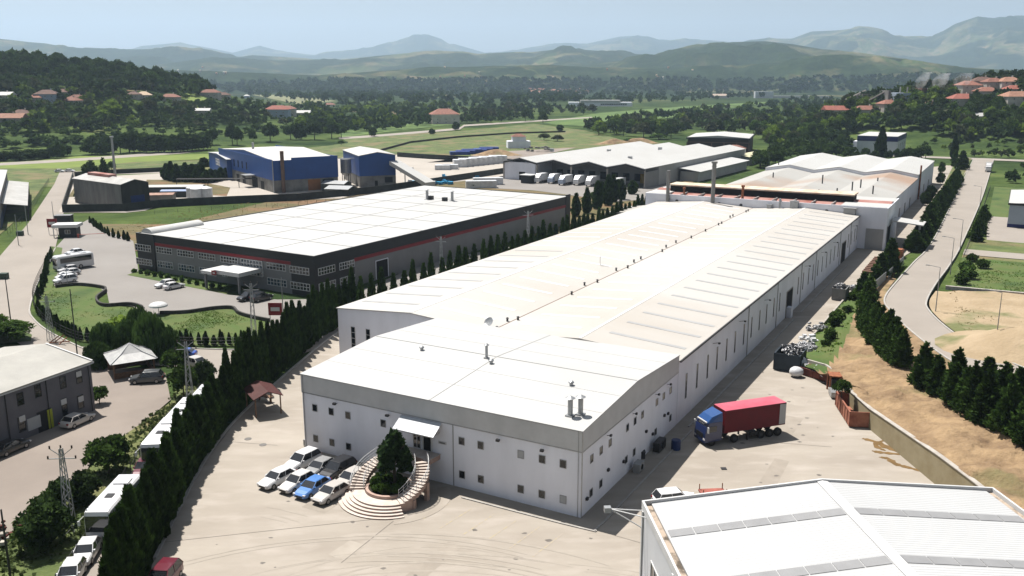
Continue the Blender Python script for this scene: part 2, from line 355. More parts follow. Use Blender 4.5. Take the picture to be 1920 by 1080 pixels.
g_o = bpy.data.objects.new('ground', me); C.objects.link(g_o); g_o['kind'] = 'structure'
def drape(name, quad, m, nx=14, ny=6, lift=.35):
    """a field lying on the hillside: quad of four photo pixels"""
    vs = []; fs = []
    for a in range(ny + 1):
        for b_ in range(nx + 1):
            s, t = b_ / nx, a / ny
            x = (quad[0][0] * (1 - s) + quad[1][0] * s) * (1 - t) + (quad[3][0] * (1 - s) + quad[2][0] * s) * t
            y = (quad[0][1] * (1 - s) + quad[1][1] * s) * (1 - t) + (quad[3][1] * (1 - s) + quad[2][1] * s) * t
            p = hit(x, y); vs.append((p.x, p.y, p.z + lift))
    for a in range(ny):
        for b_ in range(nx):
            k = a * (nx + 1) + b_; fs.append((k, k + 1, k + nx + 2, k + nx + 1))
    o = MB().add(vs, fs).build(name, m); o['kind'] = 'structure'; return o
# ------------------------------------------------------------ roads, yards, lawns, fields (all flat near the camera)
struct('fallow_field', G([(330, 420), (700, 330), (900, 318), (1010, 345), (1300, 330), (1300, 390), (1060, 440), (400, 470), (230, 470), (160, 420)]), M_drygr, .0)
struct('field', G([(470, 300), (560, 262), (860, 246), (1000, 232), (1100, 245), (1190, 268), (1000, 290), (960, 300), (880, 300), (700, 300), (620, 312)]), M_wild, .02)
struct('crop_field', G([(-500, 232), (210, 232), (640, 218), (860, 232), (600, 262), (420, 275), (300, 288), (100, 292), (-500, 300)]), M_cropg, .02)
struct('crop_strip', G([(-400, 318), (0, 303), (150, 293), (390, 289), (400, 298), (250, 304), (120, 316), (0, 316), (-400, 336)]), M_crop, .04)
struct('highway', G([(-300, 322), (100, 300), (330, 284), (500, 266), (690, 254), (860, 240), (870, 234), (1000, 226), (1110, 219), (1110, 221), (1000, 228.6), (871, 237), (862, 243.4), (690, 258), (500, 270), (340, 288), (120, 304), (-300, 327)]), M_road, .06)
struct('green_field', G([(1010, 232), (1120, 212), (1300, 198), (1460, 190), (1300, 212), (1160, 240)]), M_cropg, .05)
struct('meadow', G([(-500, 318), (400, 300), (560, 262), (640, 330), (300, 350), (100, 350), (-500, 360)]), M_wild, .0)
struct('factory_hardstanding', G([(110, 398), (145, 333), (310, 325), (440, 318), (650, 295), (745, 290), (960, 298), (960, 330), (700, 357), (640, 372), (300, 385), (272, 395), (235, 399)]), M_hard, .05)
struct('factory_dry_patch', G([(275, 337), (360, 338), (432, 352), (425, 368), (390, 366), (272, 352)]), M_drygr, .07)
struct('shed_yard', G([(122, 390), (138, 368), (200, 363), (235, 395), (235, 398), (118, 399)]), M_hard, .08)
struct('shed_garden', G([(128, 370), (150, 334), (215, 325), (210, 363)]), M_drygr, .08)
struct('construction_ground', G([(800, 305), (900, 290), (960, 283), (1080, 277), (1010, 292), (950, 302)]), M_lot, .05)
struct('loading_yard', G([(900, 345), (940, 330), (1260, 345), (1290, 368), (1160, 378), (1000, 357), (900, 352)]), M_pave, .05)
LR = [(-260, 560, ), (-60, 520), (0, 505), (60, 455), (110, 400), (138, 325), (100, 326), (112, 318), (300, 318), (300, 325), (163, 328), (150, 345), (118, 402), (102, 465), (60, 560), (55, 590), (90, 620), (150, 652), (240, 658), (320, 655), (380, 660), (470, 655), (478, 662), (440, 700), (380, 760), (330, 800), (322, 830), (150, 1075), (110, 1400), (-300, 1400), (-300, 640), (-40, 640), (-260, 600)]
struct('road', G([(-300, 545), (-60, 500), (0, 480), (52, 420), (102, 345), (112, 322), (300, 318), (300, 325), (163, 328), (150, 345), (118, 402), (104, 465), (75, 520), (55, 575), (60, 595), (90, 620), (150, 650), (240, 655), (330, 651), (470, 656), (650, 640), (470, 690), (400, 760), (355, 800), (240, 1000), (190, 1200), (60, 1400), (-20, 1400), (135, 1055), (205, 960), (325, 800), (380, 720), (372, 700), (345, 690), (150, 672), (60, 660), (0, 622), (-200, 640), (-400, 640)]), M_road, .03)
struct('parking_lot', G([(104, 465), (140, 425), (165, 412), (192, 430), (250, 452), (262, 520), (250, 512), (428, 553), (520, 562), (596, 561), (690, 540), (800, 490), ('uv', 165, 64), ('uv', 165, 72), ('uv', 56, 72), (650, 640), (500, 657), (480, 600), (430, 580), (360, 590), (262, 590), (250, 575), (205, 570), (200, 545), (105, 540), (92, 520)]), M_pave, .045)
struct('lawn', G([(95, 462), (117, 465), (112, 500), (98, 540), (145, 535), (185, 540), (200, 548), (180, 562), (195, 573), (240, 576), (262, 580), (262, 592), (300, 590), (400, 580), (440, 580), (455, 592), (480, 600), (507, 605), (470, 650), (330, 648), (240, 652), (150, 640), (95, 612), (68, 580), (70, 545), (85, 500)]), M_lawn, .06)
struct('flower_bed', G([(238, 516), (262, 508), (430, 545), (425, 552)]), M_lawn, .07)
struct('yard', G([(215, 1500), (285, 1060), (383, 868), (447, 785), (520, 718), (610, 642), (655, 612), ('uv', 60, 64), ('uv', 165, 63), ('uv', 260, 60), ('uv', 340, 30), ('uv', 420, -2), ('uv', 420, -13), ('uv', 200, -12), ('uv', 165, -12.5), (1600, 540), (1557, 592), (1512, 645), (1500, 690), (1560, 712), (1600, 760), (1640, 800), (1763, 912), (1990, 1100), (2300, 1500)]), M_yard, .05)
struct('rubble_lot', G([(-300, 760), (175, 690), (260, 690), (310, 700), (320, 750), (262, 800), (190, 850), (120, 930), (60, 1000), (-60, 1030), (-300, 1100)]), M_lot, .04)
struct('verge', G([(320, 755), (345, 690), (385, 705), (330, 795), (265, 860), (150, 1030), (90, 1200), (-300, 1300), (-300, 1100), (-40, 1030), (60, 985), (150, 895), (240, 812)]), M_wild, .055)
struct('left_grass_plot', G([(-200, 500), (0, 440), (45, 400), (80, 350), (100, 330), (20, 322), (-200, 340)]), M_wild, .05)
struct('roadside_green', G([(-200, 585), (0, 600), (60, 628), (58, 640), (0, 645), (-200, 650)]), M_wild, .06)
# kerbs
def kerb(name, px, w=.25, h=.13, label=None, closed=False, m=None):
    pts = smooth_line(G(px, .03), 5); mb = MB(); mb.wall(pts, h, w); o = mb.build(name, m or M_kerb); o['kind'] = 'structure'
kerb('kerb', [(104, 465), (75, 520), (56, 575), (62, 597), (92, 622), (150, 651), (165, 655)])
kerb('kerb', [(290, 1048), (383, 866), (447, 783), (520, 716), (610, 640), (655, 611)], .3, .15)
kerb('kerb', [(330, 652), (400, 655), (470, 655), (500, 640)])
kerb('kerb', [(100, 1140), (145, 1060), (210, 952), (262, 870), (330, 785)], .3, .13)
kerb('kerb', [('uv', -2.0, 12.5), ('uv', -1.9, -1), ('uv', -1, -2.2), ('uv', 5, -2.3), ('uv', 27, -2.3)], .2, .12)
# seams and marks in the yard
mb = MB()
for a, b_ in [((0, 1050), (752, 968)), ((640, 1055), (740, 975)), ((1153, 1004), (1280, 1040)), ((430, 828), (520, 835)), ((1330, 820), (1560, 838))]:
    p, q = P(*a, .062), P(*b_, .062); d = (q - p).normalized(); nn = Vector((-d.y, d.x, 0)) * .035
    mb.poly([p - nn, q - nn, q + nn, p + nn])
o = mb.build('yard_seams', mat('seam_dark', (.17, .15, .13), .9, var=.2)); o['kind'] = 'structure'
mb = MB()
for k in range(6):
    v = 12.9 - k * 2.55; a = UV(-3.6, v, .062); b_ = UV(-8.2 - (k % 3) * .3, v + .5, .062); nn = V2 * .05
    mb.poly([a - nn, b_ - nn, b_ + nn, a + nn])
o = mb.build('parking_line', mat('faded_yellow_paint', (.44, .37, .22), .8, scale=2.5, col2=(.38, .33, .28), thresh=(.45, .6))); o['kind'] = 'structure'
# tyre arcs and damp stains
mb = MB()
M_tyre = mat('tyre_mark', (.37, .33, .28), .9, scale=.5, col2=(.31, .275, .235))
arcs = []
for k in range(20):
    c_ = P(rnd.uniform(380, 1100), rnd.uniform(960, 1700)) if k < 18 else P(rnd.uniform(1350, 1650), rnd.uniform(560, 1000)); r_q = rnd.uniform(8, 30); a_q = rnd.uniform(.3, 2.2); b_q = rnd.uniform(.3, 1.1)
    for q in range(4): arcs.append((c_, r_q + q * rnd.uniform(.5, 1.9), a_q + rnd.uniform(-.1, .1), b_q))
for k, (c, r0, a0, b_q) in enumerate(arcs):
    a1 = a0 + b_q
    w = rnd.uniform(.06, .16); N = 14; vs = []
    z = .0565 + k * .00012
    for q in range(N + 1):
        a = a0 + (a1 - a0) * q / N; ww = w * math.sin(math.pi * q / N) + .01
        vs += [(c.x + math.cos(a) * (r0 - ww), c.y + math.sin(a) * (r0 - ww), z), (c.x + math.cos(a) * (r0 + ww), c.y + math.sin(a) * (r0 + ww), z)]
    pts = [Vector(v) for v in vs]
    if any(((p - O2).dot(U2) > -1.5 and -2.5 < (p - O2).dot(V2) < 40) or (p - O2).dot(V2) < -24 or ((p - O2).dot(U2) > 40 and (p - O2).dot(V2) < -6) or (p - O2).dot(V2) > 30 + .74 * ((p - O2).dot(U2) + 25) for p in pts): continue
    mb.add(vs, [(2 * q, 2 * q + 1, 2 * q + 3, 2 * q + 2) for q in range(N)])
if mb.v: o = mb.build('tyre_marks', M_tyre); o['kind'] = 'structure'
for nm, m_y, rg_ in (('yard_patch', mat('yard_patch_dark', (.335, .295, .25), .9, scale=.5, col2=(.28, .245, .205)), ((-14, 8), (-9, 24), (20, -14), (34, -12), (60, -6.6), (96, -6.8))), ('yard_patch', mat('yard_patch_pale', (.39, .35, .30), .9, scale=.5, col2=(.34, .30, .255)), ((-16, 16), (44, -11)))):
    mb = MB()
    for k, (u, v) in enumerate(rg_):
        w, l_ = rnd.uniform(.8, 1.6), rnd.uniform(1.5, 4); q = [UV(u + a * l_, v + b_ * w + rnd.uniform(-.15, .15), .0565) for a, b_ in ((-1, -1), (1, -1), (1, 1), (-1, 1))]; mb.poly(q)
    o = mb.build(nm, m_y); o['kind'] = 'structure'
mb = MB()
for k in range(70):
    c_ = UV(rnd.uniform(-26, -3), rnd.uniform(-6, 28), .057) if k < 35 else UV(rnd.uniform(5, 60), rnd.uniform(-19, -6), .057); r0 = rnd.uniform(.06, .32)
    mb.poly([c_ + Vector((math.cos(a) * r0 * rnd.uniform(.6, 1.3), math.sin(a) * r0 * rnd.uniform(.5, 1), 0)) for a in [q * .7 for q in range(9)]])
o = mb.build('oil_spots', mat('oil_spot', (.17, .15, .13), .6, var=.3)); o['kind'] = 'structure'
mb = MB()
def blob(pxs, w, z=.064):
    pts = smooth_line([P(x, y, z) for x, y in pxs], 5); vs = []
    for k, p in enumerate(pts):
        d = (pts[min(k + 1, len(pts) - 1)] - pts[max(k - 1, 0)]).normalized(); nn = Vector((-d.y, d.x, 0))
        ww = w * (.5 + rnd.random() * .8) * (.35 + math.sin(math.pi * min(1, (k + .5) / len(pts))))
        vs += [p - nn * ww, p + nn * ww]
    mb.add(vs, [(2 * q, 2 * q + 1, 2 * q + 3, 2 * q + 2) for q in range(len(pts) - 1)])
blob([(1617, 822), (1640, 828), (1662, 838), (1685, 848)], .45); blob([(1650, 828), (1668, 824), (1680, 830)], .3, .066)
blob([(1635, 845), (1650, 848), (1690, 852)], .3, .068); blob([(1648, 857), (1665, 860), (1680, 870), (1705, 877), (1735, 885)], .35)
blob([(1660, 845), (1645, 838), (1640, 830)], .25, .070)
o = mb.build('water_stain', M_stain); o['kind'] = 'structure'
# right road, embankment, dry field
Lpath = [('uv', 420, -14, ), ('uv', 300, -14.5), ('uv', 180, -16), ('uv', 150, -15), ('uv', 122, -14.6)]
def lift(u, v, z): return UV(u, v, z)
rl = [lift(470, -12, .15), lift(300, -14.5, .2), lift(185, -16, .3), lift(150, -14.8, .4), lift(128, -14.2, .8), lift(105, -14.2, 1.4), lift(92, -17.2, 1.8), lift(77, -22.6, 2.2), lift(63, -29, 2.6), lift(50, -38, 3), lift(36, -48, 3.4), lift(15, -64, 3.8), lift(-20, -90, 4)]
rrt = [lift(470, -21.5, .15), lift(300, -23.2, .2), lift(185, -22.9, .3), lift(150, -22.2, .4), lift(128, -21.4, .8), lift(107, -21.3, 1.4), lift(97, -22.6, 1.8), lift(84, -26.6, 2.2), lift(72, -32, 2.6), lift(59, -42, 3), lift(44, -53, 3.4), lift(22, -70, 3.8), lift(-14, -96, 4)]
rl2 = smooth_line(rl, 6); rr2 = smooth_line(rrt, 6)
mb = MB(); k = len(rl2); mb.add(rl2 + rr2, [(i_, i_ + 1, k + i_ + 1, k + i_) for i_ in range(k - 1)]); o = mb.build('road', M_road); o['kind'] = 'structure'
for side, off in ((rl2, .15), (rr2, .15)):
    o = MB().wall(side, .14, .3).build('kerb', M_kerb); o['kind'] = 'structure'
def lofted(name, rows, m, n=6, sub=5, noise=0.0):
    """rows: polylines (same number of points) joined side by side into one ground surface"""
    rows = [smooth_line(r, n) for r in rows]; full = []
    for a, b_ in zip(rows[:-1], rows[1:]):
        for q in range(sub): full.append([p.lerp(s, q / sub) for p, s in zip(a, b_)])
    full.append(rows[-1]); vs = []; w = len(full[0])
    for ri, r in enumerate(full):
        for ci, p in enumerate(r):
            edge = 0 < ri < len(full) - 1
            vs.append((p.x, p.y, p.z + (noise * (float(fbm(p.x / 2.2, p.y / 2.2, 3)) - .45) if edge else 0)))
    fs = [(a * w + b_, a * w + b_ + 1, (a + 1) * w + b_ + 1, (a + 1) * w + b_) for a in range(len(full) - 1) for b_ in range(w - 1)]
    o = MB().add(vs, fs).build(name, m, smooth=True); o['kind'] = 'structure'; return o
Q = lambda x, y, z: P(x, y, z)
foot = [Q(1640, 492, .06), Q(1602, 540, .06), Q(1557, 592, .06), Q(1512, 645, .08), Q(1505, 683, 1.2), Q(1548, 696, 1.7), Q(1583, 722, 2.1), Q(1632, 766, 2.5), Q(1763, 855, 3.3), Q(1808, 917, 3.4) if False else Q(1830, 905, 3.4), Q(1960, 1010, 3.6), Q(2250, 1250, 3.8)]
mid = [Q(1645, 505, .3), Q(1610, 565, .7), Q(1588, 625, 1.4), Q(1580, 675, 2.2), Q(1600, 712, 2.8), Q(1630, 735, 3.0), Q(1660, 755, 3.2), Q(1710, 785, 3.4), Q(1800, 845, 3.8), Q(1890, 905, 3.9), Q(2020, 1000, 4.0), Q(2300, 1200, 4.2)]
crest = [Q(1652, 515, .6), Q(1622, 580, 1.2), Q(1622, 620, 1.9), Q(1645, 655, 2.5), Q(1680, 690, 3.0), Q(1715, 715, 3.2), Q(1750, 735, 3.4), Q(1800, 765, 3.7), Q(1860, 800, 3.9), Q(1925, 840, 4.1), Q(2060, 930, 4.2), Q(2350, 1130, 4.4)]
edge = [lift(128, -13.6, .7), lift(110, -13.8, 1.2), lift(96, -16, 1.75), lift(86, -19.3, 2.0), lift(74, -24.0, 2.3), lift(66, -27.8, 2.5), lift(57, -33.2, 2.8), lift(49, -38.9, 3.0), lift(40, -45.3, 3.2), lift(30, -52.5, 3.5), lift(14, -65.5, 3.8), lift(-21, -91, 4)]
bank = lofted('soil_bank', [foot, mid, crest], M_soil, n=10, sub=9, noise=1.9)
lofted('planted_verge', [crest, edge], M_soil, noise=.4, sub=3)
struct('bank_grass', G([(1632, 502), (1600, 543), (1557, 594), (1516, 645), (1540, 640), (1575, 600), (1605, 565), (1622, 545)], 0), M_lawn, .5) if False else None
fe = [lift(118, -22, 1.1), lift(107, -21.8, 1.45), lift(97, -23.1, 1.85), lift(84, -27.1, 2.25), lift(72, -32.5, 2.6), lift(59, -42.5, 3), lift(44, -53.5, 3.4), lift(22, -70.5, 3.8)]
f2 = [lift(121, -32, 1.5), lift(108, -32, 2.0), lift(95, -32, 2.2), lift(80, -36, 2.9), lift(68, -42, 3.0), lift(54, -50, 3.3), lift(40, -60, 3.6), lift(18, -76, 4)]
f3 = [lift(121, -46, 1.6), lift(108, -46, 2.2), lift(94, -44, 2.4), lift(80, -46, 4.6), lift(68, -50, 3.4), lift(52, -60, 3.5), lift(36, -70, 3.8), lift(14, -86, 4)]
f4 = [lift(121, -80, 1.8), lift(105, -80, 2.4), lift(88, -80, 3.0), lift(74, -80, 5.2), lift(60, -80, 3.8), lift(40, -90, 4), lift(24, -100, 4), lift(4, -110, 4)]
lofted('dry_field', [fe, f2, f3, f4], M_sand, noise=.9)
struct('right_meadow', [UV(160, -24.5), UV(121.5, -24), UV(121.5, -90), UV(160, -90)], M_lawn, .9)
lofted('meadow_slope', [[lift(200, -24.2, .2), lift(180, -24.2, .5), lift(160, -24.2, .8)], [lift(200, -90, .2), lift(180, -90, .5), lift(160, -90, .9)]], M_wild, noise=.2)
struct('side_path', [UV(172, -24.2), UV(164, -24.2), UV(164, -90), UV(172, -90)], M_road, .86)
struct('side_yard', [UV(215, -27.5), UV(172.5, -29), UV(172.5, -90), UV(240, -90), UV(240, -27)], M_road, .30)
struct('side_green', [UV(330, -26), UV(240.5, -27), UV(240.5, -110), UV(330, -110)], M_lawn, .12)
struct('verge_strip', [UV(470, -4), UV(190, -11.8), UV(166, -12.9), UV(166, -14.6), UV(190, -15.3), UV(300, -13.8), UV(470, -11)], M_wild, .14)
struct('junction_road', [UV(474, -40), UV(474, 40), UV(462, 40), UV(462, -40)], M_road, .1)
struct('junction_road', [UV(474, -40), UV(462, -40), UV(452, -160), UV(466, -160)], M_road, .12)
# ------------------------------------------------------------ building helpers (local x = long axis, local y to its left)
def frame3(o, a, b_, z=0.0):
    """origin, heading and side lengths from three photo pixels on the level z: corner, end of x side, end of y side"""
    o3, a3, b3 = P(*o, z), P(*a, z), P(*b_, z); d = a3 - o3; t = math.atan2(d.y, d.x)
    e = b3 - o3; nx = Vector((-d.y, d.x, 0)).normalized()
    return Vector((o3.x, o3.y, 0)), t, d.length, e.dot(nx)
def shell(root, L, prof, wm, rm, x0=0, base=0.0, over=.25, th=.18, wall='wall', roof='roof', panels=None):
    """walls closed under a roof profile [(y,z)...] run along x, with the roof as a slab 5 mm proud"""
    y0, y1 = prof[0][0], prof[-1][0]
    MB().prism_x([(y0, base), (y1, base)] + [(y, z) for y, z in reversed(prof)], x0, x0 + L).build(wall, wm, root)
    pr = list(prof); s0 = (pr[1][1] - pr[0][1]) / (pr[1][0] - pr[0][0]); s1 = (pr[-1][1] - pr[-2][1]) / (pr[-1][0] - pr[-2][0])
    pr[0] = (y0 - over, pr[0][1] - s0 * over); pr[-1] = (y1 + over, pr[-1][1] + s1 * over)
    pr = [(y, z + .01) for y, z in pr]
    ro = MB().prism_x(pr + [(y, z + th) for y, z in reversed(pr)], x0 - over, x0 + L + over).build(roof, rm, root)
    return ro
def gable(W_, h, rise): return [(0, h), (W_ / 2, h + rise), (W_, h)]
def multi(y0, W_, n_, h, rise):
    p = [(y0, h)]; w = W_ / n_
    for k in range(n_): p += [(y0 + w * (k + .5), h + rise), (y0 + w * (k + 1), h)]
    return p
def pane(root, axis, c, u, z, w, h, out, nx=1, nz=1, name='window', gm=None, fm=None, fw=.07, deep=.06):
    """window on a wall: axis 'x' = wall runs along x at y=c; 'y' = wall runs along y at x=c; out = +1/-1 outward side; u,z = centre"""
    fm = fm or M_frame; gm = gm or M_glass
    def bx(mb, u0, z0, u1, z1, d0, d1):
        a, b_ = sorted((c + out * d0, c + out * d1))
        if axis == 'x': mb.box(u0, a, z0, u1, b_, z1)
        else: mb.box(a, u0, z0, b_, u1, z1)
    f = MB(); x0, x1, z0, z1 = u - w / 2, u + w / 2, z - h / 2, z + h / 2
    bx(f, x0, z0, x0 + fw, z1, 0, deep); bx(f, x1 - fw, z0, x1, z1, 0, deep)
    bx(f, x0 + fw, z0, x1 - fw, z0 + fw, 0, deep); bx(f, x0 + fw, z1 - fw, x1 - fw, z1, 0, deep)
    for k in range(1, nx): q = x0 + w * k / nx; bx(f, q - fw / 2, z0 + fw, q + fw / 2, z1 - fw, 0, deep)
    for k in range(1, nz):
        q = z0 + h * k / nz
        for j_ in range(nx):
            a = x0 + w * j_ / nx + (fw if j_ == 0 else fw / 2); b2 = x0 + w * (j_ + 1) / nx - (fw if j_ == nx - 1 else fw / 2)
            bx(f, a, q - fw / 2, b2, q + fw / 2, 0, deep - .01)
    fo = f.build(name, fm, root)
    g = MB(); bx(g, x0 + .01, z0 + .01, x1 - .01, z1 - .01, .0, .02); g.build('glass', gm, fo)
    return fo
def door(root, axis, c, u, z0, w, h, out, name='door', m=None, deep=.05, fm=None):
    f = MB(); a, b_ = sorted((c, c + out * deep))
    x0, x1 = u - w / 2, u + w / 2
    (f.box(x0, a, z0, x1, b_, z0 + h) if axis == 'x' else f.box(a, x0, z0, b_, x1, z0 + h))
    o = f.build(name, m or M_dark, root)
    if fm:
        g = MB(); a, b_ = sorted((c, c + out * (deep + .05)))
        for (p, q, r, s) in ((x0 - .15, z0, x0, z0 + h), (x1, z0, x1 + .15, z0 + h), (x0 - .15, z0 + h, x1 + .15, z0 + h + .15)):
            (g.box(p, a, q, r, b_, s) if axis == 'x' else g.box(a, p, q, b_, r, s))
        g.build('door_frame', fm, o)
    return o
def vent_cap(root, x, y, z, r, h, name='roof_vent', cap=True, m=None):
    mb = MB(); mb.tube((x, y, z), (x, y, z + h), r, n=12); mb.box(x - r * 1.5, y - r * 1.5, z - .1, x + r * 1.5, y + r * 1.5, z + .12)
    o = mb.build(name, m or M_steel, root)
    if cap:
        c = MB(); c.tube((x, y, z + h + .1), (x, y, z + h + .32), r * 2.0, r * .4, n=14); c.tube((x, y, z + h - .02), (x, y, z + h + .1), r * .3, n=6)
        c.tube((x, y, z + h + .04), (x, y, z + h + .1), r * 1.6, r * 2.0, n=14); c.build('cap', M_steel, o)
    return o
# ------------------------------------------------------------ 1. front office block
off = empty('office_building', UV(0, 0), ROT, 'white two storey office block with grey parapet band and curved entrance stairs', 'office building')
AL, AW = 27.9, 35.3
mb = MB(); mb.box(0, 0, -.2, AL, AW, 6.98); mb.build('wall', M_wallwhite, off)
prof = [(0, 9.05), (AL / 2, 9.95), (AL, 9.05)]
# grey band: front, gables (proud 4 cm)
def prism_y(pr, y0, y1):
    n = len(pr)
    return MB().add([(x, y0, z) for x, z in pr] + [(x, y1, z) for x, z in pr], [tuple(range(n)), tuple(range(2 * n - 1, n - 1, -1))] + [(i, n + i, n + (i + 1) % n, (i + 1) % n) for i in range(n)])
prism_y([(-.06, 6.95), (AL + .0, 6.95), (AL + .0, 9.0), (AL / 2, 9.9), (-.06, 9.0)], -.06, AW + .06).build('parapet_band', M_clad, off)
rp = [(-.12, 9.04), (AL / 2, 9.93), (AL + .1, 9.04)]
prism_y(rp + [(x, z + .09) for x, z in reversed(rp)], -.12, AW + .12).build('roof', mat('white_roof_smooth', (.495, .495, .49), .6, scale=.05, col2=(.44, .435, .425), thresh=(.25, .7), wave=(1.6, 'Y', .02)), off)
tr = MB(); tr.box(-.09, -.09, 6.88, AL, -.061, 6.97); tr.box(-.09, -.09, 6.88, -.061, AW, 6.97)
for c in (0,): tr.box(-.1, -.1, 0, -.02, -.02, 9.0)
tr.build('trim', M_steel, off)
dj = MB()
for v in (14.75,): dj.box(-.05, v - .05, 0, -.002, v + .05, 6.88)
dj.build('wall_joint', M_wallgrey, off)
rg = MB()
for q in range(1, 12):
    x = q * AL / 12; 
for v in (17.6,):
    prism = [(-.1, 9.14), (AL / 2, 10.03), (AL, 9.14), (AL, 9.17), (AL / 2, 10.06), (-.1, 9.17)]
    b_ = prism_y(prism, v - .06, v + .06); rg.add(b_.v, b_.f)
for u_, zz_ in ((4.6, 9.0 + .89 * 4.6 / (AL / 2) + .13), (9.3, 9.0 + .89 * 9.3 / (AL / 2) + .13), (AL / 2, 10.05), (18.6, 9.0 + .89 * (2 - 18.6 / (AL / 2)) + .13), (23.2, 9.0 + .89 * (2 - 23.2 / (AL / 2)) + .13)): rg.box(u_ - .05, 0, zz_ - .08, u_ + .05, AW, zz_ + .02)
rg.build('roof_seams', mat('seam_light_grey', (.445, .445, .435), .6, var=.04), off)
for v in (33.5, 31.1, 28.7, 23.8, 21.5, 13.7, 11.4, 6.7, 4.3, 2.0):
    pane(off, 'y', 0, v, 5.3, .72, .85, -1, fw=.05, gm=M_glass if v not in (6.7,) else M_skylight, deep=.05, fm=M_wallgrey)
for v in (33.6, 31.2, 28.8, 13.7, 11.4, 6.7, 4.3, 1.95):
    pane(off, 'y', 0, v, 1.55, .72, .85, -1, fw=.05, gm=M_skylight if v in (1.95,) else M_glass, deep=.05, fm=M_wallgrey)
for u in (2.3, 4.6, 6.9, 11.6, 13.8, 16.0, 20.6, 22.9, 25.3):
    pane(off, 'x', 0, u, 5.4, .72, .85, -1, fw=.05, deep=.05, fm=M_wallgrey)
for u in (2.3, 4.7, 11.5, 13.8, 20.5, 25.6):
    pane(off, 'x', 0, u, 1.75, .72, .85, -1, fw=.05, deep=.05, fm=M_wallgrey)
for k, (u, z) in enumerate([(1.2, 1.6), (10.6, 1.9), (17.2, 3.0), (19.4, 1.9), (23.2, 2.9), (24.5, 2.7), (6.4, 2.6)]):
    m_ = MB(); m_.box(u - .18, -.22, z - .14, u + .18, -.003, z + .14); m_.build('wall_box', M_steeld, off)
# glazed entrance door with white side leaf and sign plate
door(off, 'y', 0, 18.0, 3.34, .95, 2.2, -1, fm=M_frame)
pane(off, 'y', 0, 19.35, 4.42, 1.0, 2.15, -1, 2, 1, name='door_leaf', fw=.08)
m_ = MB(); m_.box(-.05, 14.9 + .7, 4.45, -.003, 16.6, 4.75); s_ = m_.build('sign_plate', M_frame, off)
m_ = MB(); m_.box(-.07, 15.75, 4.52, -.051, 16.45, 4.68); m_.build('sign_lettering', M_gpanel, s_)
# canopy: a sloping glass sheet on white brackets
cn = MB()
for k in range(6):
    v = 16.4 + k * .95; cn.tube((-.06, v, 6.75), (-1.9, v - .25, 5.85), .06, n=6); cn.tube((-1.9, v - .25, 5.85), (-.06, v, 5.7), .035, n=5)
cn.tube((-1.9, 15.9, 5.85), (-1.9, 21.1, 5.85), .06, n=6); cn.tube((-.1, 16.2, 6.7), (-.1, 21.3, 6.7), .05, n=6)
co = cn.build('canopy', M_frame, off)
gl = MB(); gl.add([(-.1, 16.1, 6.78), (-2.0, 15.9, 5.92), (-2.0, 21.1, 5.92), (-.1, 21.3, 6.78), (-.1, 16.1, 6.81), (-2.0, 15.9, 5.95), (-2.0, 21.1, 5.95), (-.1, 21.3, 6.81)], [(0, 1, 2, 3), (7, 6, 5, 4), (0, 4, 5, 1), (1, 5, 6, 2), (2, 6, 7, 3), (3, 7, 4, 0)])
gm_ = mat('canopy_glass', (.5, .52, .55), .15, var=.1, spec=.6); gl.build('glass', gm_, co)
for v, z in ((30.2, 6.4), (22.9, 6.4), (9.1, 6.35), (4.1, 6.3)):
    lm = MB(); lm.tube((-.02, v, z), (-.35, v, z + .12), .04, n=6); lm.box(-.62, v - .18, z + .02, -.35, v + .18, z + .26); lm.build('wall_lamp', M_steeld, off)
for u in (6, 13, 20, 24): 
    lm = MB(); lm.tube((u, -.02, 6.5), (u, -.35, 6.6), .035, n=6); lm.box(u - .15, -.55, 6.5, u + .15, -.35, 6.7); lm.build('wall_lamp', M_steeld, off)
def zr(u): return 9.15 + (.89 * (u / (AL / 2)) if u < AL / 2 else .89 * (2 - u / (AL / 2)))
vent_cap(off, 2.6, 2.55, zr(2.6), .26, 1.75); vent_cap(off, 3.3, 1.75, zr(3.3), .26, 1.75)
vent_cap(off, 13.0, 18.4, zr(13), .17, 1.5)
def turb(root, x, y, z, r=.28):
    mb = MB(); mb.tube((x, y, z - .05), (x, y, z + .25), r * .7, n=10)
    for q in range(4): mb.tube((x, y, z + .25 + q * .08), (x, y, z + .33 + q * .08), r * (1, 1.15, 1, .6)[q], r * (1.15, 1, .6, .1)[q], n=12)
    mb.build('roof_vent', M_steel, root)
w_ = P(790, 660, 9.6)
for px in ((791, 661), (921, 686), (1071, 725)):
    q = P(*px, 9.6) - O2; turb(off, q.dot(U2), q.dot(V2), zr(q.dot(U2)))
# air conditioner and pipes by the left corner
m_ = MB(); m_.box(.2, AW, .15, 1.0, AW + .45, .9); m_.build('ac_unit', M_wallgrey, off)
for v, r_q in ((AW - .2, .05), (.35, .03)): m_ = MB(); m_.tube((-.07, v, 0), (-.07, v, 9), r_q, n=6); m_.build('downpipe', M_steel, off)
# things along the right wall: condensers, tank
for (u, w, h, lab, m0) in ((13.0, 1.4, 1.0, 'grey outdoor air conditioner on the pavement by the lower office windows', M_wallgrey), (19.5, 2.2, 1.2, 'dark machinery cabinet against the shaded office wall', M_steeld)):
    e_ = empty('air_conditioner', UV(u, -.9, .06), ROT, lab, 'air conditioner')
    m_ = MB(); m_.box(-w / 2, -.4, .12, w / 2, .4, h); m_.build('casing', m0, e_)
    m_ = MB(); m_.tube((0, -.41, h * .55), (0, -.45, h * .55), h * .3, n=16); m_.build('fan_grille', M_dark, e_)
    for s_ in (-1, 1): m_ = MB(); m_.box(s_ * (w / 2 - .05) - .05, -.35, 0, s_ * (w / 2 - .05) + .05, .35, .12); m_.build('foot', M_steel, e_)
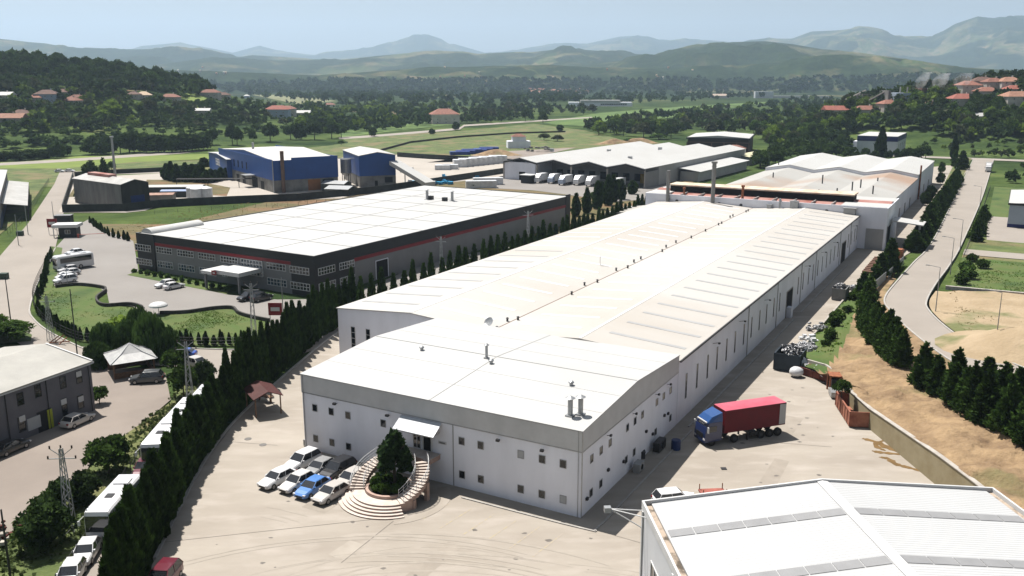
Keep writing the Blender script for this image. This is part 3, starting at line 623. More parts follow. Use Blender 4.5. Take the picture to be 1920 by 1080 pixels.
# ------------------------------------------------------------ stairs in front of the office door (part of the office), planter with the tree
CUx, CUy = -5.2, 19.2
st = MB(); tread = MB(); 
def arcpts(r, a0, a1, z, n_=10, cx=CUx, cy=CUy):
    return [(cx - math.cos(a0 + (a1 - a0) * k / n_) * r, cy + math.sin(a0 + (a1 - a0) * k / n_) * r, z) for k in range(n_ + 1)]
def slab(mb, ri, ro, a0, a1, z0, z1, n_=8):
    I0 = arcpts(ri, a0, a1, z0, n_); O0 = arcpts(ro, a0, a1, z0, n_); I1 = arcpts(ri, a0, a1, z1, n_); O1 = arcpts(ro, a0, a1, z1, n_)
    k = n_ + 1; fs = []
    for q in range(n_):
        fs += [(q, q + 1, k + q + 1, k + q), (2 * k + q, 3 * k + q, 3 * k + q + 1, 2 * k + q + 1), (q, 2 * k + q, 2 * k + q + 1, q + 1), (k + q, k + q + 1, 3 * k + q + 1, 3 * k + q)]
    fs += [(0, k, 3 * k, 2 * k), (n_, 2 * k + n_, 3 * k + n_, k + n_)]
    mb.add(I0 + O0 + I1 + O1, fs)
# five broad bottom steps, fanning to the front-left
for q in range(5):
    slab(st, 2.55, 5.25 - q * .36, R(-52), R(58), .02, .17 * (q + 1) - .04, 16)
    slab(tread, 2.55 if q == 4 else 4.85 - q * .36, 5.28 - q * .36, R(-52), R(58), .17 * (q + 1) - .04, .17 * (q + 1), 16)
NS = 15
for side in (1, -1):
    a_s, a_e = R(52 if side < 0 else 58), R(141)
    for q in range(NS):
        a0 = (a_s + (a_e - a_s) * q / NS) * side; a1 = (a_s + (a_e - a_s) * (q + 1) / NS) * side
        if a0 > a1: a0, a1 = a1, a0
        z = .85 + .163 * (q + 1); lo = max(.02, z - .55) if q > 3 else .02
        slab(st, 2.6, 4.08, a0, a1, lo, z - .04, 2); slab(tread, 2.57, 4.11, a0 - R(.6), a1 + R(.6), z - .04, z, 2)
# top landing in front of the door
st.extr([(-2.6, 16.6), (-.02, 16.4), (-.02, 22.0), (-2.6, 21.8), (-2.0, 21.3), (-1.6, 19.2), (-2.0, 17.2)], 2.7, 3.26)
tread.extr([(-2.65, 16.5), (-.02, 16.3), (-.02, 22.1), (-2.65, 21.9), (-2.0, 21.3), (-1.6, 19.2), (-2.0, 17.2)], 3.26, 3.30)
for (x, y) in ((-2.4, 16.9), (-4.2, 15.3), (-6.4, 15.4), (-2.4, 21.5)): st.box(x - .2, y - .2, 0, x + .2, y + .2, 2.7 if x > -3 else (2.0 if x > -5 else 1.0))
so_ = st.build('stairs', M_pinkst, off); tread.build('treads', M_treadst, so_)
for side in (1, -1):
    for r_ in (4.03, 2.68):
        rl_ = MB()
        prev = None; a_s, a_e = R(56), R(141)
        for q in range(NS + 1):
            a = (a_s + (a_e - a_s) * q / NS) * side; z = .9 + .163 * q
            p = Vector((CUx - math.cos(a) * r_, CUy + math.sin(a) * r_, z))
            if q % 2 == 0 or q == NS: rl_.tube(p, p + Vector((0, 0, .92)), .025, n=5)
            if prev:
                for h_ in (.92, .6, .3): rl_.tube(prev + Vector((0, 0, h_)), p + Vector((0, 0, h_)), .035 if h_ > .9 else .018, n=5)
            prev = p
        rl_.build('handrail', M_frame, so_)
pl = MB(); slab(pl, 2.2, 2.5, R(-179), R(179), .02, 1.15, 40); po = pl.build('planter_wall', M_pinkst, off)
pl = MB(); pl.extr([(p[0], p[1]) for p in arcpts(2.2, 0, R(350), 0, 30)], .1, 1.0); pl.build('planter_soil', mat('dark_soil', (.03, .025, .015), .95, var=.3, scale=2), po)
# paved ring on the ground beside the stairs
pr_ = MB(); slab(pr_, 5.0, 6.3, R(-140), R(-40), .061, .075, 20); o = pr_.build('pavement', M_yard, None); o.location = UV(0, 0); o.rotation_euler = (0, 0, ROT); o['kind'] = 'structure'
# ------------------------------------------------------------ 2. long production hall behind the office
hall = empty('production_hall', UV(28, 0), ROT, 'long white factory hall with two shallow roof gables and a vent line in the valley', 'factory hall')
HL = 137.0; HW = 53.4; HE = 8.25; RI = .95
prof = multi(0, HW, 2, HE, RI); prof = [(y, z) for y, z in prof]
MB().prism_x([(0, -.2), (HW, -.2)] + [(y, z) for y, z in reversed(prof)], 0, HL).build('wall', M_wallwhite, hall)
pr = [(-.15, HE + .02)] + [(y, z + .03) for y, z in prof[1:-1]] + [(HW + .15, HE + .02)]
MB().prism_x(pr + [(y, z + .12) for y, z in reversed(pr)], -.2, HL + .0).build('roof', M_roofstain, hall)
g_ = MB(); g_.box(-.02, -.3, HE - .12, HL, -.152, HE + .1); g_.build('gutter', M_steeld, hall)
sk = MB(); sk2 = MB()
def zroof(v): 
    w = HW / 4; t = v % (2 * w); return HE + .15 + RI * (t / w if t < w else 2 - t / w)
for k in range(22):
    u = 4.5 + k * 6.05
    for (v0, v1, mbx) in ((.8, 11.2, sk), (15.4, 24.5, sk2), (29.0, 38.0, sk2), (42.0, 52.4, sk2 if k > 8 else sk)):
        for h_ in (0,):
            z0, z1 = zroof(v0) + .03, zroof(v1) + .03
            mbx.add([(u, v0, z0), (u + .75, v0, z0), (u + .75, v1, z1), (u, v1, z1)], [(0, 1, 2, 3)])
            mbx.add([(u, v0, z0 - .04), (u, v1, z1 - .04), (u, v1, z1), (u, v0, z0), (u + .75, v0, z0 - .04), (u + .75, v1, z1 - .04), (u + .75, v1, z1), (u + .75, v0, z0)], [(0, 1, 2, 3), (7, 6, 5, 4), (0, 3, 7, 4), (1, 5, 6, 2)])
M_skl = (mat('light_grey_skylight', (.385, .385, .385), .5, var=.12, scale=.5))
for mbx, mm_ in ((sk, M_skl), (sk2, M_skylightw)):
    for q in range(0, len(mbx.v), 12):
        m_ = MB(); m_.add([tuple(v) for v in mbx.v[q:q + 12]], [(0, 1, 2, 3), (4, 5, 6, 7), (11, 10, 9, 8), (4, 7, 11, 8), (5, 9, 10, 6)]); m_.build('skylight', mm_, hall)
gv = MB(); gv.box(.2, HW / 2 - .09, HE + .12, HL, HW / 2 + .09, HE + .17); gv.build('valley_gutter', mat('brown_gutter', (.20, .13, .10), .8, var=.4, scale=.8), hall)
sm = MB()
for v in (HW / 4, HW * 3 / 4): sm.box(0, v - .2, HE + RI + .13, HL, v + .2, HE + RI + .18)
sm.build('ridge_cap', M_skylightw, hall)
for u in (.8, 5.5, 6.8, 24.5, 31.5, 34.5, 45, 48, 53.5, 57, 66, 71, 77, 84, 94, 104, 106.5, 117, 119.5, 128, 130):
    mb = MB(); mb.tube((u, HW / 2 + (.5 if int(u) % 2 else -.5), HE + .1), (u, HW / 2 + (.5 if int(u) % 2 else -.5), HE + .62), .16, n=8); mb.tube((u, HW / 2 + (.5 if int(u) % 2 else -.5), HE + .62), (u, HW / 2 + (.5 if int(u) % 2 else -.5), HE + .75), .26, .1, n=8)
    mb.build('roof_vent', M_steeld, hall)
# satellite dish / fan cover near the front end of the valley
dr = Vector((1.3, HW / 2 + 1.0, HE + .15)); mb = MB(); mb.tube(dr, dr + Vector((0, 0, .6)), .06, n=6)
N = 16; ax = Vector((-.75, .2, .62)).normalized(); q1 = ax.orthogonal().normalized(); q2 = ax.cross(q1); c0 = dr + Vector((0, 0, .75)); rings = []
for rr_, dd in ((.02, 0), (.45, .05), (.75, .17), (.77, .2), (.45, .09), (.02, .03)): rings.append([c0 + q1 * math.cos(2 * math.pi * a / N) * rr_ + q2 * math.sin(2 * math.pi * a / N) * rr_ + ax * dd for a in range(N)])
mb.loft(rings); mb.tube(c0 + q1 * .7 + ax * .18, c0 + ax * .75, .02, n=5); mb.build('satellite_dish', M_steel, hall)
m_ = MB(); m_.tube((46.5, 31, HE + .6), (46.5, 31, HE + 2.2), .05, n=6); m_.tube((46.5, 31, HE + .62), (46.5, 29.2, HE + .45), .05, n=6); m_.build('antenna', M_frame, hall)
for u in [31.2, 35.6, 40.1, 44.4, 49, 53.4, 58.2, 62.6, 67.5, 72, 77, 81.2, 95.8, 100.2, 105.2, 109.4, 114.2, 118.8, 123.5, 128, 132.6, 137.2, 150.5, 155, 159.6, 163]:
    pane(hall, 'x', 0, u - 28, 4.15, .55, 3.3, -1, 1, 4, fw=.05, deep=.05, fm=M_wallgrey)
for u0, w in ((88.8, 4.6), (144.5, 5.2)):
    door(hall, 'x', 0, u0 - 28, 0.05, w, 4.7, -1, name='loading_door', fm=M_concw)
for v in (50.6, 47.8):
    pane(hall, 'y', 0, v, 4.0, .8, 3.6, -1, 1, 4, fw=.06, deep=.05)
for u in (42, 55, 70, 101, 117, 130, 156):
    mb = MB(); mb.tube((u - 28, -.02, 6.9), (u - 28, -.8, 7.1), .035, n=5); mb.box(u - 28.18, -1.05, 6.95, u - 27.82, -.78, 7.15); mb.build('wall_lamp', M_steeld, hall)
for u in (60.3, 79, 98, 111.6, 139, 153): m_ = MB(); m_.tube((u - 28, -.1, 0), (u - 28, -.1, HE), .06, n=6); m_.build('downpipe', M_steel, hall)
m_ = MB(); m_.box(33 + 26, -.9, 0, 34.4 + 26, -.004, 1.9); m_.build('utility_cabinet', M_wallwhite, hall)
pb = MB(); pb.wall([UV(28, -1.6, .062), UV(86, -1.6, .062)], .12, .25); pb.wall([UV(92, -1.6, .062), UV(141, -1.6, .062)], .12, .25); o = pb.build('kerb', M_kerb); o['kind'] = 'structure'
# ------------------------------------------------------------ 3. cross block with rusty roof, monitor and stacks
cb = empty('foundry_building', UV(165, -6.5), ROT, 'tall white cross block with rust red roof, long black roof monitor and chimneys', 'factory building')
CW = 63.5; CL = 22
MB().box(.02, 0, -.2, CL, CW, 9.2).build('wall', M_wallwhite, cb)
pw = MB(); pw.box(0, -.05, 9.2, .35, CW + .05, 10.6); pw.box(.35, -.05, 9.2, CL, .25, 10.6); pw.box(.35, CW - .25, 9.2, CL, CW + .05, 10.6); pw.build('parapet', M_wallwhite, cb)
MB().add([(.35, .25, 9.6), (CL / 2, .25, 11.0), (CL / 2, CW - .25, 11.0), (.35, CW - .25, 9.6), (CL, .25, 9.6), (CL, CW - .25, 9.6)], [(0, 1, 2, 3), (1, 4, 5, 2), (0, 4, 1), (3, 2, 5)]).build('roof', M_rustroof, cb)
MB().box(.4, .3, 10.0, CL - 1, 11.2, 10.65).build('white_roof', M_roofwhite, cb)
MB().box(.4, 57.6, 10.0, CL - 1, CW - .3, 10.65).build('white_roof', M_roofwhite, cb)
mo = MB(); mo.box(7.5, 9.5, 10.2, 13.5, 59, 12.2); mo_ = mo.build('roof_monitor', M_dark, cb)
MB().box(7.1, 9.2, 12.2, 13.9, 59.4, 12.55).build('monitor_roof', mat('rust_edged_sheet', (.68, .62, .52), .6, scale=.4, col2=(.5, .36, .24)), mo_)
bt = MB()
for k in range(9): bt.box(1, 13.5 + k * 5.0, 9.9, 7.0, 13.7 + k * 5.0, 10.75)
bt.build('roof_ribs', M_rooftin, cb)
for v in (14.5, 20.8, 36.5, 42.4, 54.3):
    m_ = MB(); m_.tube((-.04, v, 8.9), (-.02, v, 8.9), .01, n=4); m_.tube((-.12, v, 8.9), (0, v, 8.9), .42, n=14); m_.build('vent_hole', M_steeld, cb)
def stack(name, x, y, z0, z1, r, ring=True, m=None):
    mb = MB(); mb.tube((x, y, z0), (x, y, z1), r, n=14)
    if ring: mb.tube((x, y, z1), (x, y, z1 + .5), r * 1.5, n=14); mb.tube((x, y, z1 - .9), (x, y, z1 - .7), r * 1.2, n=14)
    return mb.build(name, m or M_concw, cb)
M_stk = mat('grey_steel_stack', (.26, .26, .25), .6, scale=1, col2=(.18, .17, .16), stretch=(1, 1, .3))
stack('chimney', -1.2, 43.9, 8.5, 19.8, .55, True, M_stk); stack('chimney', -.6, 56.8, 0, 17.2, .5, False, M_stk)
stack('chimney', 1.5, 36.6, 9, 13.6, .32, True, M_rust); stack('chimney', .8, 52.6, 9, 12.2, .25, True, M_rust)
for (v, z, w) in ((22.5, 10.9, 1.0), (8.8, 10.0, 1.4), (28.8, 9.6, .6)):
    m_ = MB(); m_.box(-1.1, v - w, 8.0, -.02, v + w, z); m_.box(-1.2, v - w * 1.15, z, .1, v + w * 1.15, z + .18); m_.build('duct_housing', M_steel if v > 20 else M_wallgrey, cb)
m_ = MB(); m_.tube((.5, 26.2, 10.6), (-.7, 26.2, 11.3), .25, n=8); m_.tube((-.7, 26.2, 11.3), (-.9, 26.2, 8.7), .25, n=8); m_.build('bent_pipe', M_steel, cb)
# right hand bay of the block with its door, and small annex
door(cb, 'y', 0.02, 2.6, .05, 4.2, 5.2, -1, name='shutter_door', m=M_wallgrey, fm=M_wallwhite)
door(cb, 'x', 0, 5.5, .05, 5.5, 5.4, -1, name='loading_door'); pane(cb, 'x', 0, 1.9, 4.2, .8, 3.5, -1, 1, 4, fw=.06)
# canopy over the lane
cnp = empty('lane_canopy', UV(171, -7), ROT, 'white flat canopy on grey posts over the lane beside the tall block', 'canopy')
m_ = MB(); m_.add([(-.5, 0, 6.6), (7, 0, 6.6), (7, -7.4, 5.9), (-.5, -7.4, 5.9), (-.5, 0, 6.85), (7, 0, 6.85), (7, -7.4, 6.15), (-.5, -7.4, 6.15)], [(0, 1, 2, 3), (7, 6, 5, 4), (0, 4, 5, 1), (1, 5, 6, 2), (2, 6, 7, 3), (3, 7, 4, 0)]); m_.build('roof', M_roofwhite, cnp)
for x in (0, 3.2, 6.5): m_ = MB(); m_.box(x - .25, -6.9, 0, x + .25, -6.4, 5.95); m_.build('post', M_wallgrey, cnp)
# left lean-to
lt = empty('lean_to', UV(157, 58.5), ROT, 'low pale lean-to roof beside the cypress row at the far left of the hall', 'lean-to')
m_ = MB(); m_.add([(0, -3, 6.2), (16, -3, 6.2), (16, 7.5, 5.0), (0, 7.5, 5.0), (0, -3, 6.45), (16, -3, 6.45), (16, 7.5, 5.25), (0, 7.5, 5.25)], [(3, 2, 1, 0), (4, 5, 6, 7), (0, 1, 5, 4), (1, 2, 6, 5), (2, 3, 7, 6), (3, 0, 4, 7)]); m_.build('roof', M_rooftan, lt)
for x in (.3, 5.5, 10.5, 15.6): m_ = MB(); m_.box(x - .15, 7.0, 0, x + .15, 7.3, 5.0); m_.build('post', M_steel, lt)
# ------------------------------------------------------------ 4. far hall (two stages of three gables)
fh = empty('rear_hall', UV(187, -3.2), ROT, 'rear white hall with two stepped rows of three gable roofs, rust stained at both ends', 'factory hall')
M_roofr = mat('rust_streaked_roof', (.43, .42, .40), .6, scale=.05, col2=(.37, .36, .335), thresh=(.3, .7), third=((.34, .235, .17), .022, .52, .66))
shell(fh, 84, multi(0, 53, 3, 7.7, 1.6), M_wallwhite, M_roofr, over=.15)
shell(fh, 62, multi(-.0, 53, 3, 8.9, 1.5), M_wallwhite, M_roofwhite, x0=84.2, over=.15, wall='raised_wall', roof='raised_roof')
for (x, y, h) in ((20, 6, 2.2), (28, 13, 2.2), (34, 11.5, 2.4), (52, 9, 1.4), (40, 24, 2.6), (8, 19, 1.6), (14, 15, 1.6), (50, 42, 1.6), (92, 50, 2.0)):
    m_ = MB(); m_.tube((x, y, 8.0), (x, y, 9.2 + h), .2, n=8); m_.build('roof_pipe', M_steeld, fh)
for x in (10, 22, 36, 50, 64, 95, 110, 128): door(fh, 'x', 0, x, .05, 2.6, 3.2, -1, name='door', m=M_gpanel)
m_ = MB(); m_.tube((88, -.4, 0), (88, -.4, 12), .3, n=8); m_.build('brown_pipe', M_rust, fh)
def on_plane(o, t, px, py, axis='y', c=0.0):
    """photo pixel -> (coordinate along the wall, height) on a wall of the local frame (origin o, heading t)"""
    ex = Vector((math.cos(t), math.sin(t), 0)); ey = Vector((-math.sin(t), math.cos(t), 0))
    nrm, al = (ex, ey) if axis == 'y' else (ey, ex)
    d = Vector(ray(px, py)); k = (o.dot(nrm) + c) / d.dot(nrm)
    q = d * k; return (q - o).dot(al), CAMH + q.z
# ------------------------------------------------------------ 5. charcoal building with the red stripe
go, gt, gL, gW = frame3((588, 480), (1068, 367), (252, 437), 8.25)
gb = empty('office_factory', go, gt, 'long charcoal and grey factory with red stripe, white framed windows and entrance canopy', 'factory building')
GH = 8.25
MB().box(0, 0, -.2, gL, gW, GH - .3).build('wall', M_gpanel, gb)
MB().box(.3, .3, GH - .3, gL - .3, gW - .3, GH - .12).build('roof', mat('white_membrane_roof', (.485, .485, .475), .6, scale=.06, col2=(.43, .425, .415), thresh=(.2, .7)), gb)
ch = MB()
y_a = on_plane(go, gt, 547, 500)[0]; y_b = on_plane(go, gt, 292, 475)[0]; x_a = on_plane(go, gt, 663, 500, 'x')[0]
ch.box(-.25, -.25, 0, .0, y_a, GH); ch.box(-.25, y_b, 0, .0, gW + .25, GH)         # dark corner bays
ch.box(-.06, y_a, 6.55, .0, y_b, GH); ch.box(.0, -.25, 0, x_a, 0, GH)
ch.box(x_a, -.08, 5.9, gL - 2.5, 0, GH - .05); ch.box(gL - 2.5, -.2, 0, gL + .2, 0, GH + .5); ch.box(gL, 0, 0, gL + .2, gW, GH); ch.box(0, gW, 0, gL, gW + .25, GH)
ch.build('dark_cladding', M_char, gb)
rs_ = MB(); rs_.box(-.10, y_a, 5.85, .0, y_b, 6.5); rs_.box(x_a, -.12, 5.1, gL - 2.5, .0, 5.85); rs_.build('red_stripe', M_redstripe, gb)
cpm = MB(); cpm.box(-.3, -.3, GH, -.1, gW + .3, GH + .06); cpm.box(-.1, -.3, GH, gL, -.1, GH + .06); cpm.build('parapet_cap', M_gpanel, gb)
for (x0, x1, rows) in ((259, 288, ((5.0, 1.5), (1.8, 1.45))), (296, 325, ((5.0, 1.4), (1.8, 1.5))), (335, 365, ((5.0, 1.4), (1.8, 1.5))), (374, 405, ((5.0, 1.4), (1.8, 1.5))), (415, 447, ((5.0, 1.4),)), (500, 536, ((5.0, 1.4), (1.8, 1.5))), (545, 581, ((5.0, 1.5), (1.8, 1.5)))):
    ya, yb = on_plane(go, gt, x0, 500)[0], on_plane(go, gt, x1, 500)[0]; dark = x0 in (259, 545)
    for z, h in rows: pane(gb, 'y', -.25 if dark else 0, (ya + yb) / 2, z, abs(ya - yb), h, -1, 6, 2, fw=.1, deep=.1, gm=M_glassb if z < 3 and not dark else M_glass)
ya, yb = on_plane(go, gt, 417, 510)[0], on_plane(go, gt, 426, 510)[0]; pane(gb, 'y', 0, (ya + yb) / 2, 1.9, 1.5, 1.3, -1, 2, 2, fw=.1, gm=M_glassb)
ya, yb = on_plane(go, gt, 453, 500)[0], on_plane(go, gt, 493, 500)[0]; pane(gb, 'y', 0, (ya + yb) / 2, 4.1, abs(ya - yb), 3.3, -1, 7, 4, name='curtain_wall', fw=.12, deep=.16, gm=M_glassb)
for (x0, x1) in ((594, 626), (633, 664)):
    xa, xb = on_plane(go, gt, x0, 500, 'x')[0], on_plane(go, gt, x1, 500, 'x')[0]
    for z in (4.9, 1.8): pane(gb, 'x', -.25, (xa + xb) / 2, z, min(abs(xb - xa), x_a - xa - .3), 1.5, -1, 6, 2, fw=.1, deep=.1)
xa = on_plane(go, gt, 705, 500, 'x')[0]; xb = on_plane(go, gt, 727, 500, 'x')[0]
door(gb, 'x', 0, (xa + xb) / 2, .05, xb - xa, 3.9, -1, name='loading_door', fm=M_wallwhite)
# seams of the membrane roof
sm = MB()
for k in range(1, 9): x = gL * k / 9; sm.box(x - .07, .4, GH - .12, x + .07, gW - .4, GH - .05)
for k in range(1, 4): y = gW * k / 4; sm.box(.4, y - .08, GH - .12, gL - .4, y + .08, GH - .06)
sm.build('roof_seams', mat('roof_seam_grey', (.45, .45, .445), .6, var=.1), gb)
rt = MB(); N = 12
rt.prism_x([(gW - 9.4 + math.cos(math.pi * k / N) * 1.9 * 1, GH - .12 + math.sin(math.pi * k / N) * 1.3) for k in range(N + 1)], .2, .3)
rt = MB(); a0 = on_plane(go, gt, 262, 437)[0]
rt.prism_x([(gW - 1.9 + math.cos(math.pi * k / N) * 1.8, GH - .12 + math.sin(math.pi * k / N) * 1.1) for k in range(N + 1)], 1.0, 15.5); rt.build('barrel_skylight', mat('grey_barrel', (.55, .55, .54), .5, var=.15, scale=.4), gb)
for (px, py, h, c) in ((801, 373, 2.6, True), (808, 373, .9, False), (834, 376, .9, False), (848, 376, 2.6, True)):
    q = P(px, py, GH) - go; x = q.x * math.cos(gt) + q.y * math.sin(gt); y = -q.x * math.sin(gt) + q.y * math.cos(gt)
    if c: vent_cap(gb, x, y, GH - .1, .4, h)
    else:
        m_ = MB(); m_.box(x - .6, y - .6, GH - .12, x + .6, y + .6, GH + .9); m_.tube((x - .62, y, GH + .4), (x - .72, y, GH + .4), .45, n=12); m_.build('roof_fan', M_steeld, gb)
# entrance canopy
yc0 = on_plane(go, gt, 427, 530)[0]; yc1 = on_plane(go, gt, 493, 530)[0]
can = MB(); lo, hi = min(yc0, yc1), max(yc0, yc1)
can.box(-6.2, lo, 3.5, -.02, hi - 3.2, 4.3); can.box(-6.6, hi - 3.2, 3.3, -.02, hi + .2, 3.9); co = can.build('canopy', M_frame, gb)
m_ = MB()
for y in (lo + .4, hi - .4): m_.box(-6.1, y - .2, 0, -5.7, y + .2, 3.35)
m_.build('canopy_posts', M_gpanel, co)
m_ = MB(); m_.box(-6.68, hi - 4.5, 3.35, -6.61, hi - 3.1, 4.25); m_.build('red_sign', M_redstripe, co)
m_ = MB(); m_.box(-6.72, hi - 4.1, 3.65, -6.681, hi - 3.5, 3.95); m_.build('sign_emblem', M_frame, co)
# ------------------------------------------------------------ 6. blue factory group
def loc2(o, t, px, py, z):
    q = P(px, py, z) - o; return q.x * math.cos(t) + q.y * math.sin(t), -q.x * math.sin(t) + q.y * math.cos(t)
bo, bt_, bL, bW = frame3((511, 300), (632, 294), (421, 277), 12.3)
# frame: x along the right front edge, y along the left face
# keep perpendicular walls: x side faces the camera, y side faces left
bf = empty('blue_factory', bo, bt_, 'large royal blue clad factory above a grimy concrete ground storey', 'factory building')
BH = 12.3
MB().box(0, 0, -.2, bL, bW, 4.6).build('wall', M_concdirty, bf)
MB().box(-.15, -.15, 4.6, bL + .15, bW + .15, BH - .6).build('blue_cladding', M_bluew, bf)
m_ = MB(); m_.box(-.15, -.15, BH - .6, bL * .28, .1, BH - .3); m_.box(bL * .28, -.15, BH - .6, bL + .15, .1, BH + .5); m_.box(-.15, .1, BH - .6, .1, bW + .15, BH); m_.box(bL - .1, .1, BH - .6, bL + .15, bW + .15, BH + .3); m_.build('parapet', M_bluew, bf)
shell(bf, bL - .3, [(.12, BH - .5), (bW / 2, BH + 1.4), (bW - .1, BH - .5)], M_bluew, mat('factory_grey_roof', (.58, .57, .54), .6, scale=.1, col2=(.48, .47, .45), wave=(1.5, 'X', .04)), x0=.12, base=BH - .6, over=-.0, wall='gable')
for px in (433, 440, 447.5, 455, 463):
    y = on_plane(bo, bt_, px, 310)[0]; pane(bf, 'y', -.15, y, 7.6, 1.4, 3.0, -1, 1, 2, fw=.12, gm=M_dark, fm=M_blued)
y = on_plane(bo, bt_, 478, 340)[0]; door(bf, 'y', 0, y, 0.05, 7, 4, -1, name='door')
m_ = MB(); m_.box(-4, y - 1, 4.6, -.16, y + 5, 4.9); m_.build('porch_roof', M_steel, bf)
for px in (447, 458, 492): door(bf, 'y', 0, on_plane(bo, bt_, px, 340)[0], .05, 4, 3.2, -1, name='door')
door(bf, 'x', 0, bL * .62, .05, 5, 4.2, -1, name='orange_door', m=mat('orange_door', (.30, .12, .035), .7, var=.2)); door(bf, 'x', 0, bL * .62 + 5.6, .05, 4.5, 4.0, -1)
m_ = MB(); xx = bL * .13; m_.tube((xx, -.9, 0), (xx, -.9, BH + 3.2), .7, n=10); m_.build('flue', mat('brown_flue', (.16, .10, .075), .8, var=.3), bf)
m_ = MB(); m_.tube((bL * .2, bW * .55, BH), (bL * .2, bW * .55, BH + 4), .5, n=8); m_.build('roof_stack', M_steel, bf)
m_ = MB(); m_.tube((-.2, -.2, 0), (-.2, -.2, BH), .18, n=6); m_.build('corner_trim', M_steel, bf)
# annex with lettering
aq, ar = P(425, 299.5, 8.6), P(391, 286, 8.6); ad = ar - aq; aro = math.atan2(ad.y, ad.x) - math.pi / 2
ax_ = empty('blue_annex', Vector((aq.x, aq.y, 0)), aro, 'low blue annex with white lettering on its wall behind the cypresses', 'factory annex')
AWid = ad.length
MB().box(0, 0, 0, 24, AWid, 8.6).build('blue_cladding', M_bluew, ax_)
shell(ax_, 24, [(0, 8.6), (AWid / 2, 9.6), (AWid, 8.6)], M_bluew, M_roofrib, base=8.0, over=.3, wall='gable')
tcu = bpy.data.curves.new('lettering', 'FONT'); tcu.body = 'ESSEL'; tcu.size = 4.2; tcu.extrude = .05; tcu.align_x = 'CENTER'
to = bpy.data.objects.new('t', tcu); C.objects.link(to); dg = bpy.context.evaluated_depsgraph_get(); tme = bpy.data.meshes.new_from_object(to.evaluated_get(dg)); bpy.data.objects.remove(to)
tme.materials.clear(); tme.materials.append(M_frame); to = bpy.data.objects.new('lettering', tme); C.objects.link(to); to.parent = ax_
to.rotation_euler = (R(90), 0, R(-90)); to.location = (-.08, AWid * .48, 4.6)
# second blue building
o2, t2, L2, W2 = frame3((673, 292.5), (741, 290.4), (624.6, 282), 12.3)
b2 = empty('blue_workshop', o2, t2, 'smaller royal blue gabled workshop with a white slanted conveyor on its right', 'factory building')
L2 = max(L2, 14); W2 = min(W2, 45)
MB().box(0, 0, -.2, L2, W2, 4.4).build('wall', M_concdirty, b2)
prism_y_ = [(0, 4.4), (L2, 4.4), (L2, 12.2), (L2 / 2, 13.4), (0, 12.2)]
n5 = len(prism_y_); MB().add([(x - .1 if x == 0 else x, -.12, z) for x, z in prism_y_] + [(x - .1 if x == 0 else x, W2, z) for x, z in prism_y_], [tuple(range(n5)), tuple(range(2 * n5 - 1, n5 - 1, -1))] + [(i, n5 + i, n5 + (i + 1) % n5, (i + 1) % n5) for i in range(n5)]).build('blue_cladding', M_bluew, b2)
rp = [(-.3, 12.22), (L2 / 2, 13.5), (L2 + .3, 12.22)]; rq = rp + [(x, z + .2) for x, z in reversed(rp)]; n5 = 6
MB().add([(x, -.4, z) for x, z in rq] + [(x, W2 + .3, z) for x, z in rq], [tuple(range(n5)), tuple(range(2 * n5 - 1, n5 - 1, -1))] + [(i, n5 + i, n5 + (i + 1) % n5, (i + 1) % n5) for i in range(n5)]).build('roof', mat('grey_roof_b', (.52, .51, .49), .6, var=.15, scale=.2), b2)
door(b2, 'x', 0, L2 * .8, 1.5, 3.2, 2.2, -1, name='window_opening'); door(b2, 'x', 0, L2 * .45, .05, 1.2, 2.4, -1)
cv = empty('conveyor', b2.location + Matrix.Rotation(t2, 3, 'Z') @ Vector((L2 + .5, 0, 0)), t2, 'white slanted conveyor housing leaning on the smaller blue building', 'conveyor')
m_ = MB(); a, b_ = Vector((-1, 0, 8.5)), Vector((9, -16, 1.2)); w = Vector((2.3, 1.2, 0)); m_.add([a - w, a + w, b_ + w, b_ - w] + [q + Vector((0, 0, 1.6)) for q in (a - w, a + w, b_ + w, b_ - w)], [(0, 1, 2, 3), (7, 6, 5, 4), (0, 4, 5, 1), (1, 5, 6, 2), (2, 6, 7, 3), (3, 7, 4, 0)]); m_.build('housing', M_roofwhite, cv)
for s_ in (.3, .75):
    p = a.lerp(b_, s_); m_ = MB(); m_.tube(p, (p.x, p.y, 0), .2, n=6); m_.build('leg', M_steel, cv)
si = empty('silo', P(650, 347, 0), 0, 'grey steel silo on legs between the two blue buildings', 'silo')
m_ = MB(); m_.tube((0, 0, 5), (0, 0, 10.5), 2.2, n=16); m_.tube((0, 0, 3.4), (0, 0, 5), .5, 2.2, n=16); m_.box(-3, -.3, 10.6, 5, .3, 10.8); m_.build('tank', M_steel, si)
for a_ in range(4): m_ = MB(); x, y = 1.8 * math.cos(a_ * 1.57 + .7), 1.8 * math.sin(a_ * 1.57 + .7); m_.tube((x, y, 0), (x, y, 5.2), .15, n=6); m_.build('leg', M_steeld, si)
# ------------------------------------------------------------ 7. loading warehouse with trucks
wo, wt, wL, wW = frame3((1209, 316), (1335, 291), (943, 301), 7.8)
wh = empty('warehouse', wo, wt, 'grey loading warehouse with a white four gable roof and a row of dock doors', 'warehouse')
wL = 120; WHh = 7.4
nb = 4; bw = wW / nb
rin = 14      # recessed dock front under the roof
MB().box(rin, .2, -.2, wL, wW * .76, WHh).build('wall', M_wallgrey, wh)
MB().box(.4, wW * .76, -.2, wL, wW - .2, WHh).build('side_room', M_wallwhite, wh)
prf = multi(0, wW, nb, WHh, 1.7)
rfo = [(y, z + .02) for y, z in prf]; MB().prism_x(rfo + [(y, z + .25) for y, z in reversed(rfo)], 0, wL + .5).build('roof', M_roofwhite, wh)
fa = MB(); fr = [(y, z) for y, z in prf]; fa.prism_x([(y, z - .55) for y, z in fr] + [(y, z) for y, z in reversed(fr)], .02, .5); fa.build('fascia', M_steeld, wh)
gv_ = MB()
